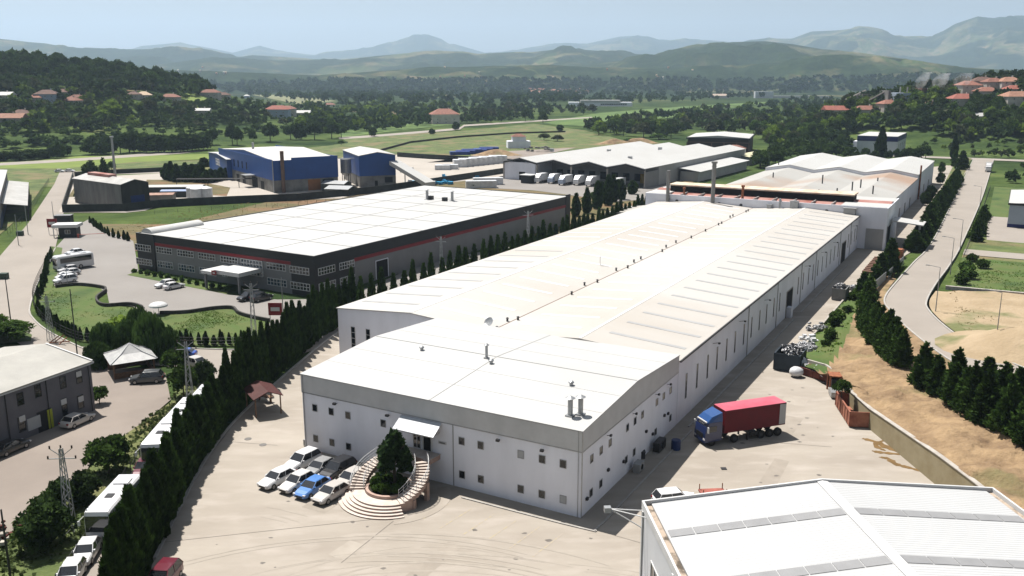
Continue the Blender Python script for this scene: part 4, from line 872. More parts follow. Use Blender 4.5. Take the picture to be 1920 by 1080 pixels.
for k in range(nb):
    gv_.prism_x([(bw * k, WHh - .05), (bw * (k + 1), WHh - .05), (bw * (k + .5), WHh + 1.6)], rin, rin + .2)
gv_.build('gable', M_wallgrey, wh)
for k in range(nb + 1): m_ = MB(); m_.box(.2, bw * k - .3 if k else .0, 0, .7, bw * k + .3, WHh); m_.build('column', M_concw, wh)
m_ = MB(); m_.box(.5, .0, 0, rin, .2, WHh - 1.2); m_.build('end_wall', M_gpanel, wh)
for k in range(9): door(wh, 'y', rin, 4 + k * (wW * .76 - 8) / 8, 1.0, 2.9, 3.0, -1, name='dock_door')
m_ = MB(); m_.box(rin - 1.2, 3, .4, rin - .1, 7.6, 4.2); m_.build('yellow_panel', mat('yellow_panel', (.45, .27, .02), .6, var=.3), wh)
door(wh, 'y', .4, wW * .86, .05, 3, 3.4, -1)
for x, y in ((30, 20), (60, 45), (50, 70), (85, 30)): m_ = MB(); m_.box(x, y, WHh + .5, x + 1.5, y + 1.5, WHh + 2.0); m_.build('roof_hatch', M_skylight, wh)
sl = empty('side_shed', wo + Matrix.Rotation(wt, 3, 'Z') @ Vector((34, -9, 0)), wt, 'low white roofed side shed along the right end of the loading warehouse', 'shed')
m_ = MB(); m_.box(0, 0, 0, 62, 8, 4.0); m_.build('wall', M_wallgrey, sl); m_ = MB(); m_.add([(-.5, -1, 4.0), (63, -1, 4.0), (63, 8.8, 5.2), (-.5, 8.8, 5.2), (-.5, -1, 4.2), (63, -1, 4.2), (63, 8.8, 5.4), (-.5, 8.8, 5.4)], [(0, 3, 2, 1), (4, 5, 6, 7), (0, 1, 5, 4), (1, 2, 6, 5), (2, 3, 7, 6), (3, 0, 4, 7)]); m_.build('roof', M_roofwhite, sl)
# ------------------------------------------------------------ 8. dark shed with blue door
o3, t3, L3, W3 = frame3((226, 345), (278, 340), (198, 328), 8.6)
sh = empty('old_shed', o3, t3, 'old dark clad shed with a pale gable roof and a blue door', 'shed')
W3 = min(W3, 34)
pr5 = [(0, 0), (L3, 0), (L3, 8.3), (L3 / 2, 9.6), (0, 8.3)]
def prismY(pr, y0, y1):
    n = len(pr); return MB().add([(x, y0, z) for x, z in pr] + [(x, y1, z) for x, z in pr], [tuple(range(n)), tuple(range(2 * n - 1, n - 1, -1))] + [(i, n + i, n + (i + 1) % n, (i + 1) % n) for i in range(n)])
prismY(pr5, 0, W3).build('wall', M_oldclad, sh)
MB().box(-.06, .1, .1, -.003, W3, 8.25).build('side_cladding', M_oldclad2, sh)
rp = [(-.3, 8.3), (L3 / 2, 9.65), (L3 + .3, 8.3)]; prismY(rp + [(x, z + .15) for x, z in reversed(rp)], -.3, W3 + .3).build('roof', M_rooftin, sh)
MB().box(L3 * .38, W3 * .45, 9.0, L3 * .66, W3 * .9, 10.4).build('ridge_vent', M_rustroof, sh)
door(sh, 'x', 0, L3 * .56, .05, L3 * .5, 4.4, -1, m=mat('blue_steel_door', (.012, .035, .17), .6, var=.3, scale=1))
ck = empty('flue_mast', P(218, 348), 0, 'tall thin grey chimney behind the old dark shed', 'chimney')
m_ = MB(); m_.tube((0, 0, 0), (0, 0, 19), .55, .42, n=10); m_.build('shaft', M_steel, ck); m_ = MB(); m_.tube((0, 0, 19), (0, 0, 19.5), .8, n=10); m_.build('cap', M_steel, ck)
# small structures in the blue factory yard
def hut(name, px, z0, L, W_, h, rz, wm, rm, label, cat, rise=.5, flat=False, group=None):
    e = empty(name, hit(*px) if z0 is None else P(px[0], px[1], z0), rz, label, cat, group)
    MB().prism_x([(-W_ / 2, -3.0 if z0 is None else -.1), (W_ / 2, -3.0 if z0 is None else -.1), (W_ / 2, h), (0, h + rise), (-W_ / 2, h)], -L / 2, L / 2).build('wall', wm, e)
    pr = [(-W_ / 2 - .3, h - .05), (0, h + rise + .02), (W_ / 2 + .3, h - .05)]
    MB().prism_x(pr + [(y, z + .18) for y, z in reversed(pr)], -L / 2 - .3, L / 2 + .3).build('roof', rm, e); return e
hut('tin_shed', (302, 378), 0, 9, 6, 2.6, R(10), M_concdirty, mat('rust_tin', (.42, .26, .2), .8, var=.4, scale=.6), 'low tin shed with rusty roof beside the dark shed', 'shed', .3)
hut('long_shelter', (325, 362), 0, 22, 7, 2.6, R(5), M_belt, M_roofwhite, 'long white roofed shelter behind the rusty tin shed', 'shelter', .3)
hut('blue_stand', (332, 369), 0, 10, 4, 2.2, R(5), M_belt, mat('pale_blue_sheet', (.25, .32, .5), .6, var=.1), 'low shelter with pale blue roof beside the white tanks', 'shelter', .3)
for k, (x, y) in enumerate(((362, 375), (370, 377), (377, 374), (388, 376))):
    e = empty('storage_tank', P(x, y), 0, nth(k) + ' white round storage tank from the left beside the dark boundary wall', 'tank', 'white tanks by the boundary wall')
    m_ = MB(); m_.tube((0, 0, 0), (0, 0, 4.4), 2.1, n=14); m_.tube((0, 0, 4.4), (0, 0, 5.1), 2.15, .4, n=14); m_.build('tank', M_film, e)
hut('workshop_lean_to', (632, 357), 0, 9, 7, 2.8, R(-15), M_belt, M_steel, 'small grey roofed lean-to below the large blue factory', 'lean-to', .8)
hut('workshop_lean_to', (640, 365), 0, 9, 8, 2.4, R(-15), M_belt, M_steel, 'open shelter with pale grey roof in front of the blue factory near the wall', 'lean-to', .8)
def pile(name, px, n_, r, h, m, label, cat, z=0, L=None):
    """heap of wrapped bales"""
    c = P(px[0], px[1], z); mb = MB(); rr_ = random.Random(int(px[0]))
    for k in range(n_):
        x, y = rr_.uniform(-r, r), rr_.uniform(-r, r) * (.5 if L is None else L); s = rr_.uniform(.4, .8) * min(1.6, h) * (.6 if r < 3 else 1); z0 = rr_.uniform(0, max(0, h - s))
        mb.add([(x + dx * s * rr_.uniform(.7, 1.1), y + dy * s * rr_.uniform(.7, 1.1), z0 + dz * s * rr_.uniform(.8, 1.1)) for dx, dy, dz in ((-1, -1, 0), (1, -1, 0), (1, 1, 0), (-1, 1, 0), (-.8, -.8, 1), (.8, -.8, 1), (.8, .8, 1), (-.8, .8, 1))], [(0, 3, 2, 1), (4, 5, 6, 7), (0, 1, 5, 4), (1, 2, 6, 5), (2, 3, 7, 6), (3, 0, 4, 7)])
    o = mb.build(name, m); o.location = c; return tag(o, label, cat)
for k in range(9):
    a, b_ = P(862, 313), P(938, 305); p = a.lerp(b_, k / 8)
    m_ = MB(); m_.box(-3.1, -2.6, 0, 3.1, 2.6, 3.6 + .3 * (k % 2)); o = m_.build('wrapped_stack', M_film); o.location = p; o.rotation_euler = (0, 0, R(12)); tag(o, nth(k) + ' white wrapped block from the left in the long row on the pale hardstanding', 'wrapped stack', 'white wrapped stacks on the hardstanding')
for x, y in ((830, 318), (845, 317)):
    m_ = MB(); m_.box(-3.5, -2.2, 0, 3.5, 2.2, 2.2); o = m_.build('wrapped_stack', M_film); o.location = P(x, y); tag(o, ('left' if x < 835 else 'right') + ' one of two low white wrapped stacks before the long row', 'wrapped stack', 'low white wrapped stacks')
pile('tarp_heap', (812, 345), 26, 9, 1.6, M_tarp, 'bright cyan tarpaulin covered heap nearest the white conveyor', 'covered heap'); pile('tarp_heap', (860, 332), 22, 9, 1.2, M_tarp, 'bright cyan tarpaulin heap by the far end of the dark wall', 'covered heap')
pile('bale_heap', (785, 346), 14, 6, 1.8, M_film, 'grey white heap of wrapped bales under the conveyor foot', 'bales')
m_ = MB(); m_.box(-3, -1.2, 0, 3, 1.2, 2.2); o = m_.build('container', M_wallgrey); o.location = P(763, 323); tag(o, 'small grey container standing alone on the pale hardstanding', 'container')
for x, y, lab in ((902, 352, 'white site container with grey side near the dark wall end'), (915, 346, 'long white roofed container behind the other one near the warehouse corner')):
    m_ = MB(); m_.box(-6, -1.6, .1, 6, 1.6, 2.8); o = m_.build('site_container', M_film); o.location = P(x, y); o.rotation_euler = (0, 0, R(8)); tag(o, lab, 'container')
# construction area behind
tw = empty('site_office', P(972, 277), R(8), 'small white tower hut with red roof on the building site', 'tower hut')
m_ = MB(); m_.box(-7, -4, 0, 7, 4, 4.2); m_.build('wall', M_wallwhite, tw); m_ = MB(); m_.box(-4, -3, 4.2, 4.2, 3, 7); m_.build('upper_wall', M_wallwhite, tw)
m_ = MB(); m_.loft([[(-4.6, -3.6, 7), (4.8, -3.6, 7), (4.8, 3.6, 7), (-4.6, 3.6, 7)], [(-1.5, -.2, 8.6), (1.5, -.2, 8.6), (1.5, .2, 8.6), (-1.5, .2, 8.6)]]); m_.build('roof', M_tile, tw)
for k in range(6):
    m_ = MB(); m_.box(-5.5, -2.5, 0, 5.5, 2.5, 1.8 + .3 * (k % 3)); m_.build
    o = m_.build('blue_stack', mat('blue_tarp', (.02, .06, .30), .5, var=.5, scale=.4)); o.location = P(862 + k * 11, 290 - k * 1.3); o.rotation_euler = (0, 0, R(10)); tag(o, nth(k) + ' blue covered stack from the left beside the reddish earth mound', 'covered stack', 'blue covered stacks at the building site')
def mound(name, px, r, h, m, label, z=0, sq=1.0, rz=0):
    n1, n2 = 9, 22; vs = []; fs = []; sd = rnd.random() * 50
    for a in range(n1 + 1):
        for b_ in range(n2):
            t = a / n1; an = 2 * math.pi * b_ / n2; rr_ = r * t * (1 + .25 * float(fbm(math.cos(an) * 1.5 + sd, math.sin(an) * 1.5, 2)) - .1)
            vs.append((math.cos(an) * rr_, math.sin(an) * rr_ * sq, h * (math.cos(math.pi * t) * .5 + .5) * (.75 + .5 * float(fbm(math.cos(an) * t * 3 + sd, math.sin(an) * t * 3, 3))) - (.15 if a == n1 else 0)))
    for a in range(n1):
        for b_ in range(n2): fs.append((a * n2 + b_, (a + 1) * n2 + b_, (a + 1) * n2 + (b_ + 1) % n2, a * n2 + (b_ + 1) % n2))
    o = MB().add(vs, fs).build(name, m, smooth=True); o.location = P(px[0], px[1], z); o.rotation_euler = (0, 0, rz); return tag(o, label, 'earth mound')
mound('earth_mound', (930, 291), 16, 3.2, M_soil, 'reddish earth mound in front of the small white tower hut', 0, .5)
mound('earth_mound', (1155, 270), 15, 3.2, M_soil, 'bare sandy earth mound behind the loading warehouse, left of the pair', 0, .4); mound('earth_mound', (1195, 268), 15, 3.4, M_soil, 'bare sandy earth mound behind the loading warehouse, right of the pair', 0, .4)
pile('rubble_heap', (1008, 284), 20, 8, 3.0, M_concdirty, 'grey heap of construction debris right of the tower hut', 'debris')
# ------------------------------------------------------------ 9. lower left building
o4, t4, L4, _w = frame3((0, 737), (169, 678), (81, 648), 6.6)
ex = Vector((math.cos(t4), math.sin(t4), 0)); ey = Vector((-math.sin(t4), math.cos(t4), 0))
o4 = o4 - ex * 26; L4 += 26
q = P(81, 648, 7.9) - o4; W4 = q.dot(ey) * 2
lb = empty('workshop_building', o4, t4, 'grey rendered two storey workshop with beige corrugated roof beside the rubble lot', 'workshop')
M_greyr = mat('grey_render', (.155, .15, .165), .85, scale=.5, col2=(.13, .125, .14))
shell(lb, L4, gable(W4, 6.5, 1.35), M_greyr, M_rooftan, over=.25)
m_ = MB(); m_.box(L4 + .0, -.3, 6.35, L4 + .3, .0, 6.6); m_.add([(L4 + .05, -.2, 6.78), (L4 + .3, -.2, 6.78), (L4 + .3, W4 / 2, 8.14), (L4 + .05, W4 / 2, 8.14)], [(0, 1, 2, 3)]); m_.box(0, -.26, 6.3, L4, -.005, 6.45); m_.build('verge_trim', M_frame, lb)
for (px, py, h, w) in ((148, 707, 1.6, .9), (118, 717, 1.6, .9), (71, 733, 1.6, .9), (38, 748, 1.6, .9), (151, 753, 1.8, .9), (121, 764, 2.4, .8), (41, 795, 1.9, 1.0)):
    x, z = on_plane(o4, t4, px, py, 'x'); pane(lb, 'x', 0, x, z, w, h, -1, 1, 2, fw=.06, gm=M_glass, fm=M_steeld)
for (px, py, m0) in ((151, 748, M_frame), (119, 753, M_frame), (147, 701, M_frame), (41, 785, M_frame)):
    x, z = on_plane(o4, t4, px, py, 'x'); m_ = MB(); m_.box(x - .4, -.09, z - .35, x + .4, -.03, z + .35); m_.build('blind', m0, lb)
x, z = on_plane(o4, t4, 85, 796, 'x'); door(lb, 'x', 0, x, 0.05, 2.0, 2.6, -1, m=M_char)
m_ = MB(); m_.box(x + .4, -.12, .1, x + 1.1, -.05, 2.5); m_.build('yellow_door', mat('lime_door', (.42, .45, .04), .6, var=.2), lb)
x, z = on_plane(o4, t4, 65, 793, 'x'); m_ = MB(); m_.box(x - 1.0, -.08, z - .7, x + .8, -.01, z + .8); m_.build('grey_board', M_skylight, lb)
for px in (10, 90, 172): m_ = MB(); x, z = on_plane(o4, t4, px, 760, 'x'); m_.tube((x, -.1, 0), (x, -.1, 6.3), .06, n=6); m_.build('downpipe', M_steeld, lb)
# ------------------------------------------------------------ 10. white ribbed shed, bottom right
ZB = 11.0
ob = P(1205, 947, ZB); rb = P(1543, 895, ZB + 1.2); eb = P(1862, 922, ZB)
d = eb - ob; WB = math.hypot(d.x, d.y); tB = math.atan2(d.y, d.x)
br = empty('storage_hall', Vector((ob.x, ob.y, 0)), tB, 'white ribbed gable roof of the storage hall in the near right corner', 'storage hall')
LB = 75
M_shedw = mat('pale_shed_wall', (.62, .63, .65), .6, scale=.5, col2=(.56, .57, .6))
prB = [(0, ZB - .5), (WB, ZB - .5), (WB, ZB), (WB / 2, ZB + 1.25), (0, ZB)]
def prY2(pr, y0, y1): return prismY(pr, y0, y1)
prismY([(0, -.2), (WB, -.2), (WB, ZB - .15), (WB / 2, ZB + 1.1), (0, ZB - .15)], -LB, -.05).build('wall', M_shedw, br)
rB = [(.65, ZB - .0), (WB / 2, ZB + 1.25), (WB - .65, ZB - .0)]
prismY(rB + [(x, z + .15) for x, z in reversed(rB)], -LB, -.02).build('roof', M_roofrib, br)
m_ = MB(); m_.box(-.05, -LB, ZB - .3, .12, -.05, ZB + .32); m_.box(WB - .12, -LB, ZB - .3, WB + .05, -.05, ZB + .32); m_.build('gutter_edge', M_frame, br)
m_ = MB(); m_.box(.13, -LB, ZB - .14, .64, -.1, ZB + .0); m_.box(WB - .64, -LB, ZB - .14, WB - .13, -.1, ZB + .0); m_.build('gutter', mat('gutter_grime', (.42, .34, .27), .8, scale=.8, col2=(.10, .08, .06), thresh=(.35, .5)), br)
pp = [(-.05, ZB - .3), (WB / 2, ZB + .9), (WB + .05, ZB - .3), (WB + .05, ZB + .32), (WB / 2, ZB + 1.58), (-.05, ZB + .32)]
prismY(pp, -.04, .12).build('gable_trim', M_frame, br)
m_ = MB(); m_.add([(WB / 2 - .42, -LB, ZB + 1.42), (WB / 2, -LB, ZB + 1.5), (WB / 2 + .42, -LB, ZB + 1.42), (WB / 2 - .42, -.05, ZB + 1.42), (WB / 2, -.05, ZB + 1.5), (WB / 2 + .42, -.05, ZB + 1.42)], [(0, 1, 4, 3), (1, 2, 5, 4)]); m_.build('ridge_cap', M_frame, br)
for k in range(7):
    y = -4.3 - k * 6.55
    for side in (0, 1):
        m_ = MB(); hw = WB / 2; sl_ = 1.25 / (hw - .65)
        def zz(x): return ZB + .17 + (x - .65) * sl_
        X0, X1 = .75, hw - .45; nseg = 7
        for q in range(nseg):
            xa, xb = X0 + (X1 - X0) * q / nseg + .04, X0 + (X1 - X0) * (q + 1) / nseg - .04
            pts = [(xa, y, zz(xa)), (xb, y, zz(xb)), (xb, y - .95, zz(xb)), (xa, y - .95, zz(xa))]
            pts += [(a, b_, c + .02) for a, b_, c in pts]
            if side: pts = [(WB - a, b_, c) for a, b_, c in pts]
            m_.add(pts, [(0, 3, 2, 1), (4, 5, 6, 7), (0, 1, 5, 4), (1, 2, 6, 5), (2, 3, 7, 6), (3, 0, 4, 7)])
        m_.build('skylight_strip', mat('shed_skylight_grey', (.29, .29, .295), .45, scale=.6, col2=(.25, .25, .255)), br)
m_ = MB(); 
for y in (-.2, -9, -18, -27): m_.box(-.12, y - .3, 0, -.003, y, ZB - .3)
m_.build('wall_rib', M_frame, br)
for y in (-4.8, -13.5, -22.5): pane(br, 'y', 0, y, 5.6, 3.2, 5.4, -1, 3, 4, fw=.1)
fl = empty('floodlight', br.location + Matrix.Rotation(tB, 3, 'Z') @ Vector((-.05, -.3, ZB - .6)), tB, 'floodlight on a white triangular bracket at the near shed corner', 'floodlight')
m_ = MB(); 
for a, b_ in (((0, 0, .3), (-2.4, .5, .3)), ((0, -1.1, .3), (-2.4, .5, .3)), ((0, 0, -1.1), (-2.4, .5, .3))): m_.tube(a, b_, .05, n=6)
m_.build('bracket', M_frame, fl); m_ = MB(); m_.box(-2.8, .3, .05, -2.3, .75, .45); m_.build('lamp_head', M_steel, fl)
# ------------------------------------------------------------ 11. left edge building, right edge building, NE building, dark hall
o5 = P(16, 330, 8.5); t5 = math.atan2((P(16, 318, 8.5) - P(-14, 430, 8.5)).y, (P(16, 318, 8.5) - P(-14, 430, 8.5)).x)
le = empty('left_factory', P(12, 318, 8.5) * 1, t5 + math.pi / 2, 'white roofed factory cut by the left edge of the view with a grey lean-to canopy', 'factory building')
le.location.z = 0
m_ = MB(); m_.box(0, 0, 0, 50, 90, 0.1); 
MB().box(0, 0, -.2, 45, 95, 8.2).build('wall', M_concdirty, le)
prismY([(-.3, 8.2), (22, 10), (45, 8.2), (45, 8.4), (22, 10.2), (-.3, 8.4)], -.3, 95).build('roof', M_roofwhite, le)
MB().box(-.1, .2, .0, -.003, 95, 3).build('blue_plinth', mat('blue_plinth', (.03, .06, .14), .7, var=.3), le)
m_ = MB(); m_.add([(-7, 10, 4.2), (-.1, 10, 5.2), (-.1, 80, 5.2), (-7, 80, 4.2), (-7, 10, 4.4), (-.1, 10, 5.4), (-.1, 80, 5.4), (-7, 80, 4.4)], [(0, 3, 2, 1), (4, 5, 6, 7), (0, 1, 5, 4), (1, 2, 6, 5), (2, 3, 7, 6), (3, 0, 4, 7)]); lc = m_.build('lean_to_canopy', M_rooftin, le)
m_ = MB()
for k in range(8): m_.tube((-6.8, 11 + k * 9.8, 0), (-6.8, 11 + k * 9.8, 4.2), .15, n=6)
m_.build('canopy_posts', M_steeld, lc)
le.rotation_euler.z = t5 - math.pi / 2 + math.pi
re = empty('right_workshop', UV(219, -32.5), ROT, 'white walled workshop with blue base stripe at the right edge beside the side yard', 'workshop')
MB().box(0, -40, 1.3, 36, 0, 7.0).build('wall', mat('pale_blue_grey_wall', (.36, .42, .48), .6, var=.1, scale=.3), re); MB().box(-.05, -40, -.2, 36, .05, 1.3).build('blue_base', M_blued, re)
MB().prism_x([(-40.3, 7.0), (.3, 7.0), (.3, 7.2), (-20, 8.4), (-40.3, 7.2)], -.3, 36.3).build('roof', M_roofwhite, re)
m_ = MB(); m_.box(-.4, -40.4, 6.7, -.305, .4, 7.3); m_.box(-.3, .305, 6.7, 36, .4, 7.3); m_.build('eaves_trim', M_char, re)
ne_o = P(1680, 292); d_ = P(1714, 277) - ne_o; tN = math.atan2(d_.y, d_.x)
ne = empty('blue_band_building', ne_o, ROT, 'white box shaped building with a navy blue band under its flat roof', 'industrial building')
MB().box(0, 0, -.2, 42, 21, 7.6).build('wall', mat('pale_blue_wall', (.50, .54, .58), .6, var=.08), ne); MB().box(-.1, -.1, 7.6, 42.1, 21.1, 10.2).build('blue_band', M_blued, ne)
MB().box(0, 0, 10.2, 42, 21, 10.5).build('roof', M_roofwhite, ne)
for x in (8, 16, 25, 34): pane(ne, 'x', 0, x, 3.4, 2.4, 5.5, -1, 2, 3, fw=.15)
MB().box(4, 21.05, 0, 12, 23.6, 7).build('side_block', M_wallwhite, ne)
o6, t6, L6, W6 = frame3((1405, 262), (1447, 254), (1288, 260), 8.2); t6, W6, L6 = R(72), 34.5, 42
dk = empty('dark_hall', o6, t6, 'dark brown open fronted hall with a white roof beside the woods', 'industrial building')
MB().box(.3, .3, -.2, L6, W6 - .3, 8.0).build('wall', M_dkbrown, dk)
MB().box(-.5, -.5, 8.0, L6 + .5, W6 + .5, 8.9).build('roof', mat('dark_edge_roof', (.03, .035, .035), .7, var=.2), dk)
MB().prism_x([(0, 8.95), (W6, 8.95), (W6 / 2, 10.2)], 0, L6).build('roof_sheet', M_roofwhite, dk)
fb = MB(); fb.box(-.1, 0, 6.0, .29, W6, 6.5)
for k in range(6): fb.box(-.1, W6 * k / 5 - .35, 0, .29, W6 * k / 5 + .35, 6.0)
fb.build('brown_frame', M_brown, dk)
gh = empty('white_house', P(1377, 304), R(-30), 'small white two storey house with a red hip roof beside the dark hall', 'house')
m_ = MB(); m_.box(-4.5, -3.5, 0, 4.5, 3.5, 7); m_.build('wall', M_wallwhite, gh)
m_ = MB(); m_.loft([[(-5, -4, 7), (5, -4, 7), (5, 4, 7), (-5, 4, 7)], [(-1.5, -.2, 8.8), (1.5, -.2, 8.8), (1.5, .2, 8.8), (-1.5, .2, 8.8)]]); m_.build('roof', M_tile, gh)
for x in (-2.4, 0, 2.4):
    for z in (2, 5): pane(gh, 'x', -3.5, x, z, .9, 1.1, -1, 2, 1)
hut('yellow_roof_shed', (1400, 306), 0, 24, 8, 4.0, ROT + R(0), M_wallgrey, mat('yellowish_roof', (.62, .58, .38), .6, var=.15, scale=.2), 'long pale shed with yellowish roof beside the small white house', 'shed', .8)
# ------------------------------------------------------------ vehicles (front faces local +x)
M_tyreb = mat('tyre_rubber', (.015, .015, .015), .8, var=.2); M_rim = mat('wheel_rim', (.35, .35, .36), .35, metal=.7, var=.1)
M_lampw = mat('headlight_glass', (.75, .75, .78), .1, var=.05, spec=.8); M_lampr = mat('tail_light_glass', (.25, .01, .01), .2, var=.1)
M_cargl = mat('car_glass', (.02, .022, .026), .05, spec=.8, var=.1); M_trim = mat('black_trim', (.02, .02, .022), .5, var=.1)
PAINT = {}
def paint(n_, c): 
    if n_ not in PAINT:
        m = mat('car_paint_' + n_, c, .28, var=.04, spec=.5); PAINT[n_] = m
        b = m.node_tree.nodes['Principled BSDF']; b.inputs['Coat Weight'].default_value = .6; b.inputs['Coat Roughness'].default_value = .05
    return PAINT[n_]
def wheel(root, x, y, r, w=.22, rm_=None):
    s_ = 1 if y > 0 else -1
    m_ = MB(); m_.tube((x, y, r), (x, y - s_ * w, r), r, n=18); wo_ = m_.build('wheel', M_tyreb, root)
    m_ = MB(); m_.tube((x, y + s_ * .012, r), (x, y - s_ * .05, r), r * (.62 if not rm_ else .45), n=14); m_.build('rim', rm_ or M_rim, wo_)
def ring(x, w, z0, z1, rb=.12, rt=.12):
    """cross section of a body at station x: rounded box"""
    return [(x, -w + rb, z0), (x, w - rb, z0), (x, w, z0 + rb), (x, w, (z0 + z1) / 2), (x, w - rt * .4, z1 - rt), (x, w - rt * 1.4, z1), (x, -w + rt * 1.4, z1), (x, -w + rt * .4, z1 - rt), (x, -w, (z0 + z1) / 2), (x, -w, z0 + rb)]
def make_car(kind, pname, col):
    root = empty('car'); pt = paint(pname, col)
    D = dict(sedan=(4.4, .88, 1.44), hatch=(4.1, .87, 1.50), suv=(4.6, .93, 1.72))[kind]; L, w, H = D; f = L / 2; bz = .95 if kind != 'suv' else 1.08
    st_ = [(-f, w * .82, .38, bz - .18), (-f + .12, w * .93, .27, bz - .02), (-f + .6, w, .2, bz + .02), (-.4, w, .2, bz), (f - 1.25, w, .2, bz - .02), (f - .7, w * .98, .22, bz - .10), (f - .22, w * .92, .24, bz - .22), (f, w * .78, .32, bz - .36)]
    m_ = MB(); m_.loft([ring(*s) for s in st_]); m_.build('body', pt, root, smooth=False)
    ws, rt0, rt1, re_ = f - 1.25, f - 2.0, (-f + .95 if kind == 'sedan' else -f + .55), (-f + .45 if kind == 'sedan' else -f + .12)
    def cab(x, w_, z): return [(x, -w_ , z), (x, w_, z)]
    b0 = bz - .03; wl = w * .94; wt_ = w * .78
    m_ = MB()
    V_ = [(ws, -wl, b0), (ws, wl, b0), (re_, wl, b0), (re_, -wl, b0), (rt0, -wt_, H - .05), (rt0, wt_, H - .05), (rt1, wt_, H - .07), (rt1, -wt_, H - .07)]
    m_.add(V_, [(0, 3, 2, 1), (4, 5, 6, 7), (0, 1, 5, 4), (1, 2, 6, 5), (2, 3, 7, 6), (3, 0, 4, 7)]); m_.build('glasshouse', M_cargl, root)
    m_ = MB(); m_.loft([[(rt0 + .06, -wt_ * .96, H - .06), (rt0 + .06, wt_ * .96, H - .06), (rt0, wt_ * .9, H - .02), (rt0, -wt_ * .9, H - .02)], [((rt0 + rt1) / 2, -wt_ * 1.03, H - .05), ((rt0 + rt1) / 2, wt_ * 1.03, H - .05), ((rt0 + rt1) / 2, wt_ * .9, H + .01), ((rt0 + rt1) / 2, -wt_ * .9, H + .01)], [(rt1 - .05, -wt_ * .96, H - .08), (rt1 - .05, wt_ * .96, H - .08), (rt1, wt_ * .9, H - .03), (rt1, -wt_ * .9, H - .03)]]); ro = m_.build('roof', pt, root)
    for s_ in (1, -1):
        for a, b_ in (((ws, wl * s_, b0), (rt0, wt_ * s_, H - .05)), ((re_, wl * s_, b0), (rt1, wt_ * s_, H - .07)), (((ws + re_) / 2, (wl + .005) * s_, b0), ((rt0 + rt1) / 2, (wt_ + .01) * s_, H - .05))): m_ = MB(); m_.tube(a, b_, .04, n=4); m_.build('pillar', pt, ro)
    for x in (f - .85, -f + .85):
        for s_ in (1, -1): wheel(root, x, s_ * (w + .005), .32)
    for s_ in (1, -1):
        m_ = MB(); m_.box(f - .22, s_ * w * .7 - .16, bz - .42, f - .03, s_ * w * .7 + .12, bz - .27); m_.build('headlight', M_lampw, root)
        m_ = MB(); m_.box(-f - .01, s_ * w * .7 - .13, bz - .28, -f + .15, s_ * w * .7 + .13, bz - .1); m_.build('tail_light', M_lampr, root)
        m_ = MB(); m_.box(ws - .35, s_ * (w + .02) - .07, b0 + .02, ws - .18, s_ * (w + .02) + .1, b0 + .15); m_.build('mirror', pt, root)
    m_ = MB(); m_.box(f - .12, -w * .5, .34, f + .015, w * .5, .52); m_.build('grille', M_trim, root)
    return root
def make_bus(L=12.0, colr='white'):
    root = empty('bus'); pt = paint('white', (.74, .74, .74)); w = 1.25; f = L / 2
    def rg(x, z1, w_=w, z0=.32): return ring(x, w_, z0, z1, .1, .16)
    m_ = MB(); m_.loft([rg(-f, 3.1, w * .95), rg(-f + .25, 3.35), rg(0, 3.38), rg(f - .5, 3.38), rg(f - .12, 3.25, w * .97), rg(f, 2.9, w * .9)]); m_.build('body', pt, root)
    for s_ in (1, -1):
        m_ = MB(); m_.box(-f + .5, s_ * (w + .012) - .01, 1.75, f - .7, s_ * (w + .012) + .01, 2.85); m_.build('side_windows', M_cargl, root)
        for x in (f - 2.4, -f + 3.1): wheel(root, x, s_ * (w + .01), .5, .3)
        m_ = MB(); m_.box(f - .02, s_ * .95 - .18, .72, f + .03, s_ * .95 + .18, .95); m_.build('headlight', M_lampw, root)
        m_ = MB(); m_.tube((f - .2, s_ * w, 2.8), (f + .25, s_ * (w + .3), 2.5), .035, n=5); m_.box(f + .15, s_ * (w + .3) - .1, 2.05, f + .3, s_ * (w + .3) + .1, 2.5); m_.build('mirror', pt, root)
    m_ = MB(); m_.add([(f + .05, -w * .86, 1.3), (f + .05, w * .86, 1.3), (f + .03, w * .86, 2.85), (f + .03, -w * .86, 2.85), (f - .15, -w * .86, 1.3), (f - .15, w * .86, 1.3), (f - .23, w * .86, 2.85), (f - .23, -w * .86, 2.85)], [(0, 1, 2, 3), (7, 6, 5, 4), (0, 4, 5, 1), (1, 5, 6, 2), (2, 6, 7, 3), (3, 7, 4, 0)]); m_.build('windscreen', M_cargl, root)
    m_ = MB(); m_.box(-f - .02, -.9, 2.0, -f + .05, .9, 2.8); m_.build('rear_window', M_cargl, root)
    for x in (L * .12, -L * .3): m_ = MB(); m_.box(x - .4, -.35, 3.36, x + .4, .35, 3.46); m_.build('roof_hatch', M_trim, root)
    m_ = MB(); m_.box(-1.0, -.95, 3.36, 1.6, .95, 3.55) if L > 9 else m_.box(-f + 1.3, -.7, 3.36, -f + 2.6, .7, 3.5); m_.build('roof_unit', pt, root)
    m_ = MB(); m_.box(f - .1, -1.0, .35, f + .04, 1.0, .62); m_.build('bumper', M_trim, root)
    return root
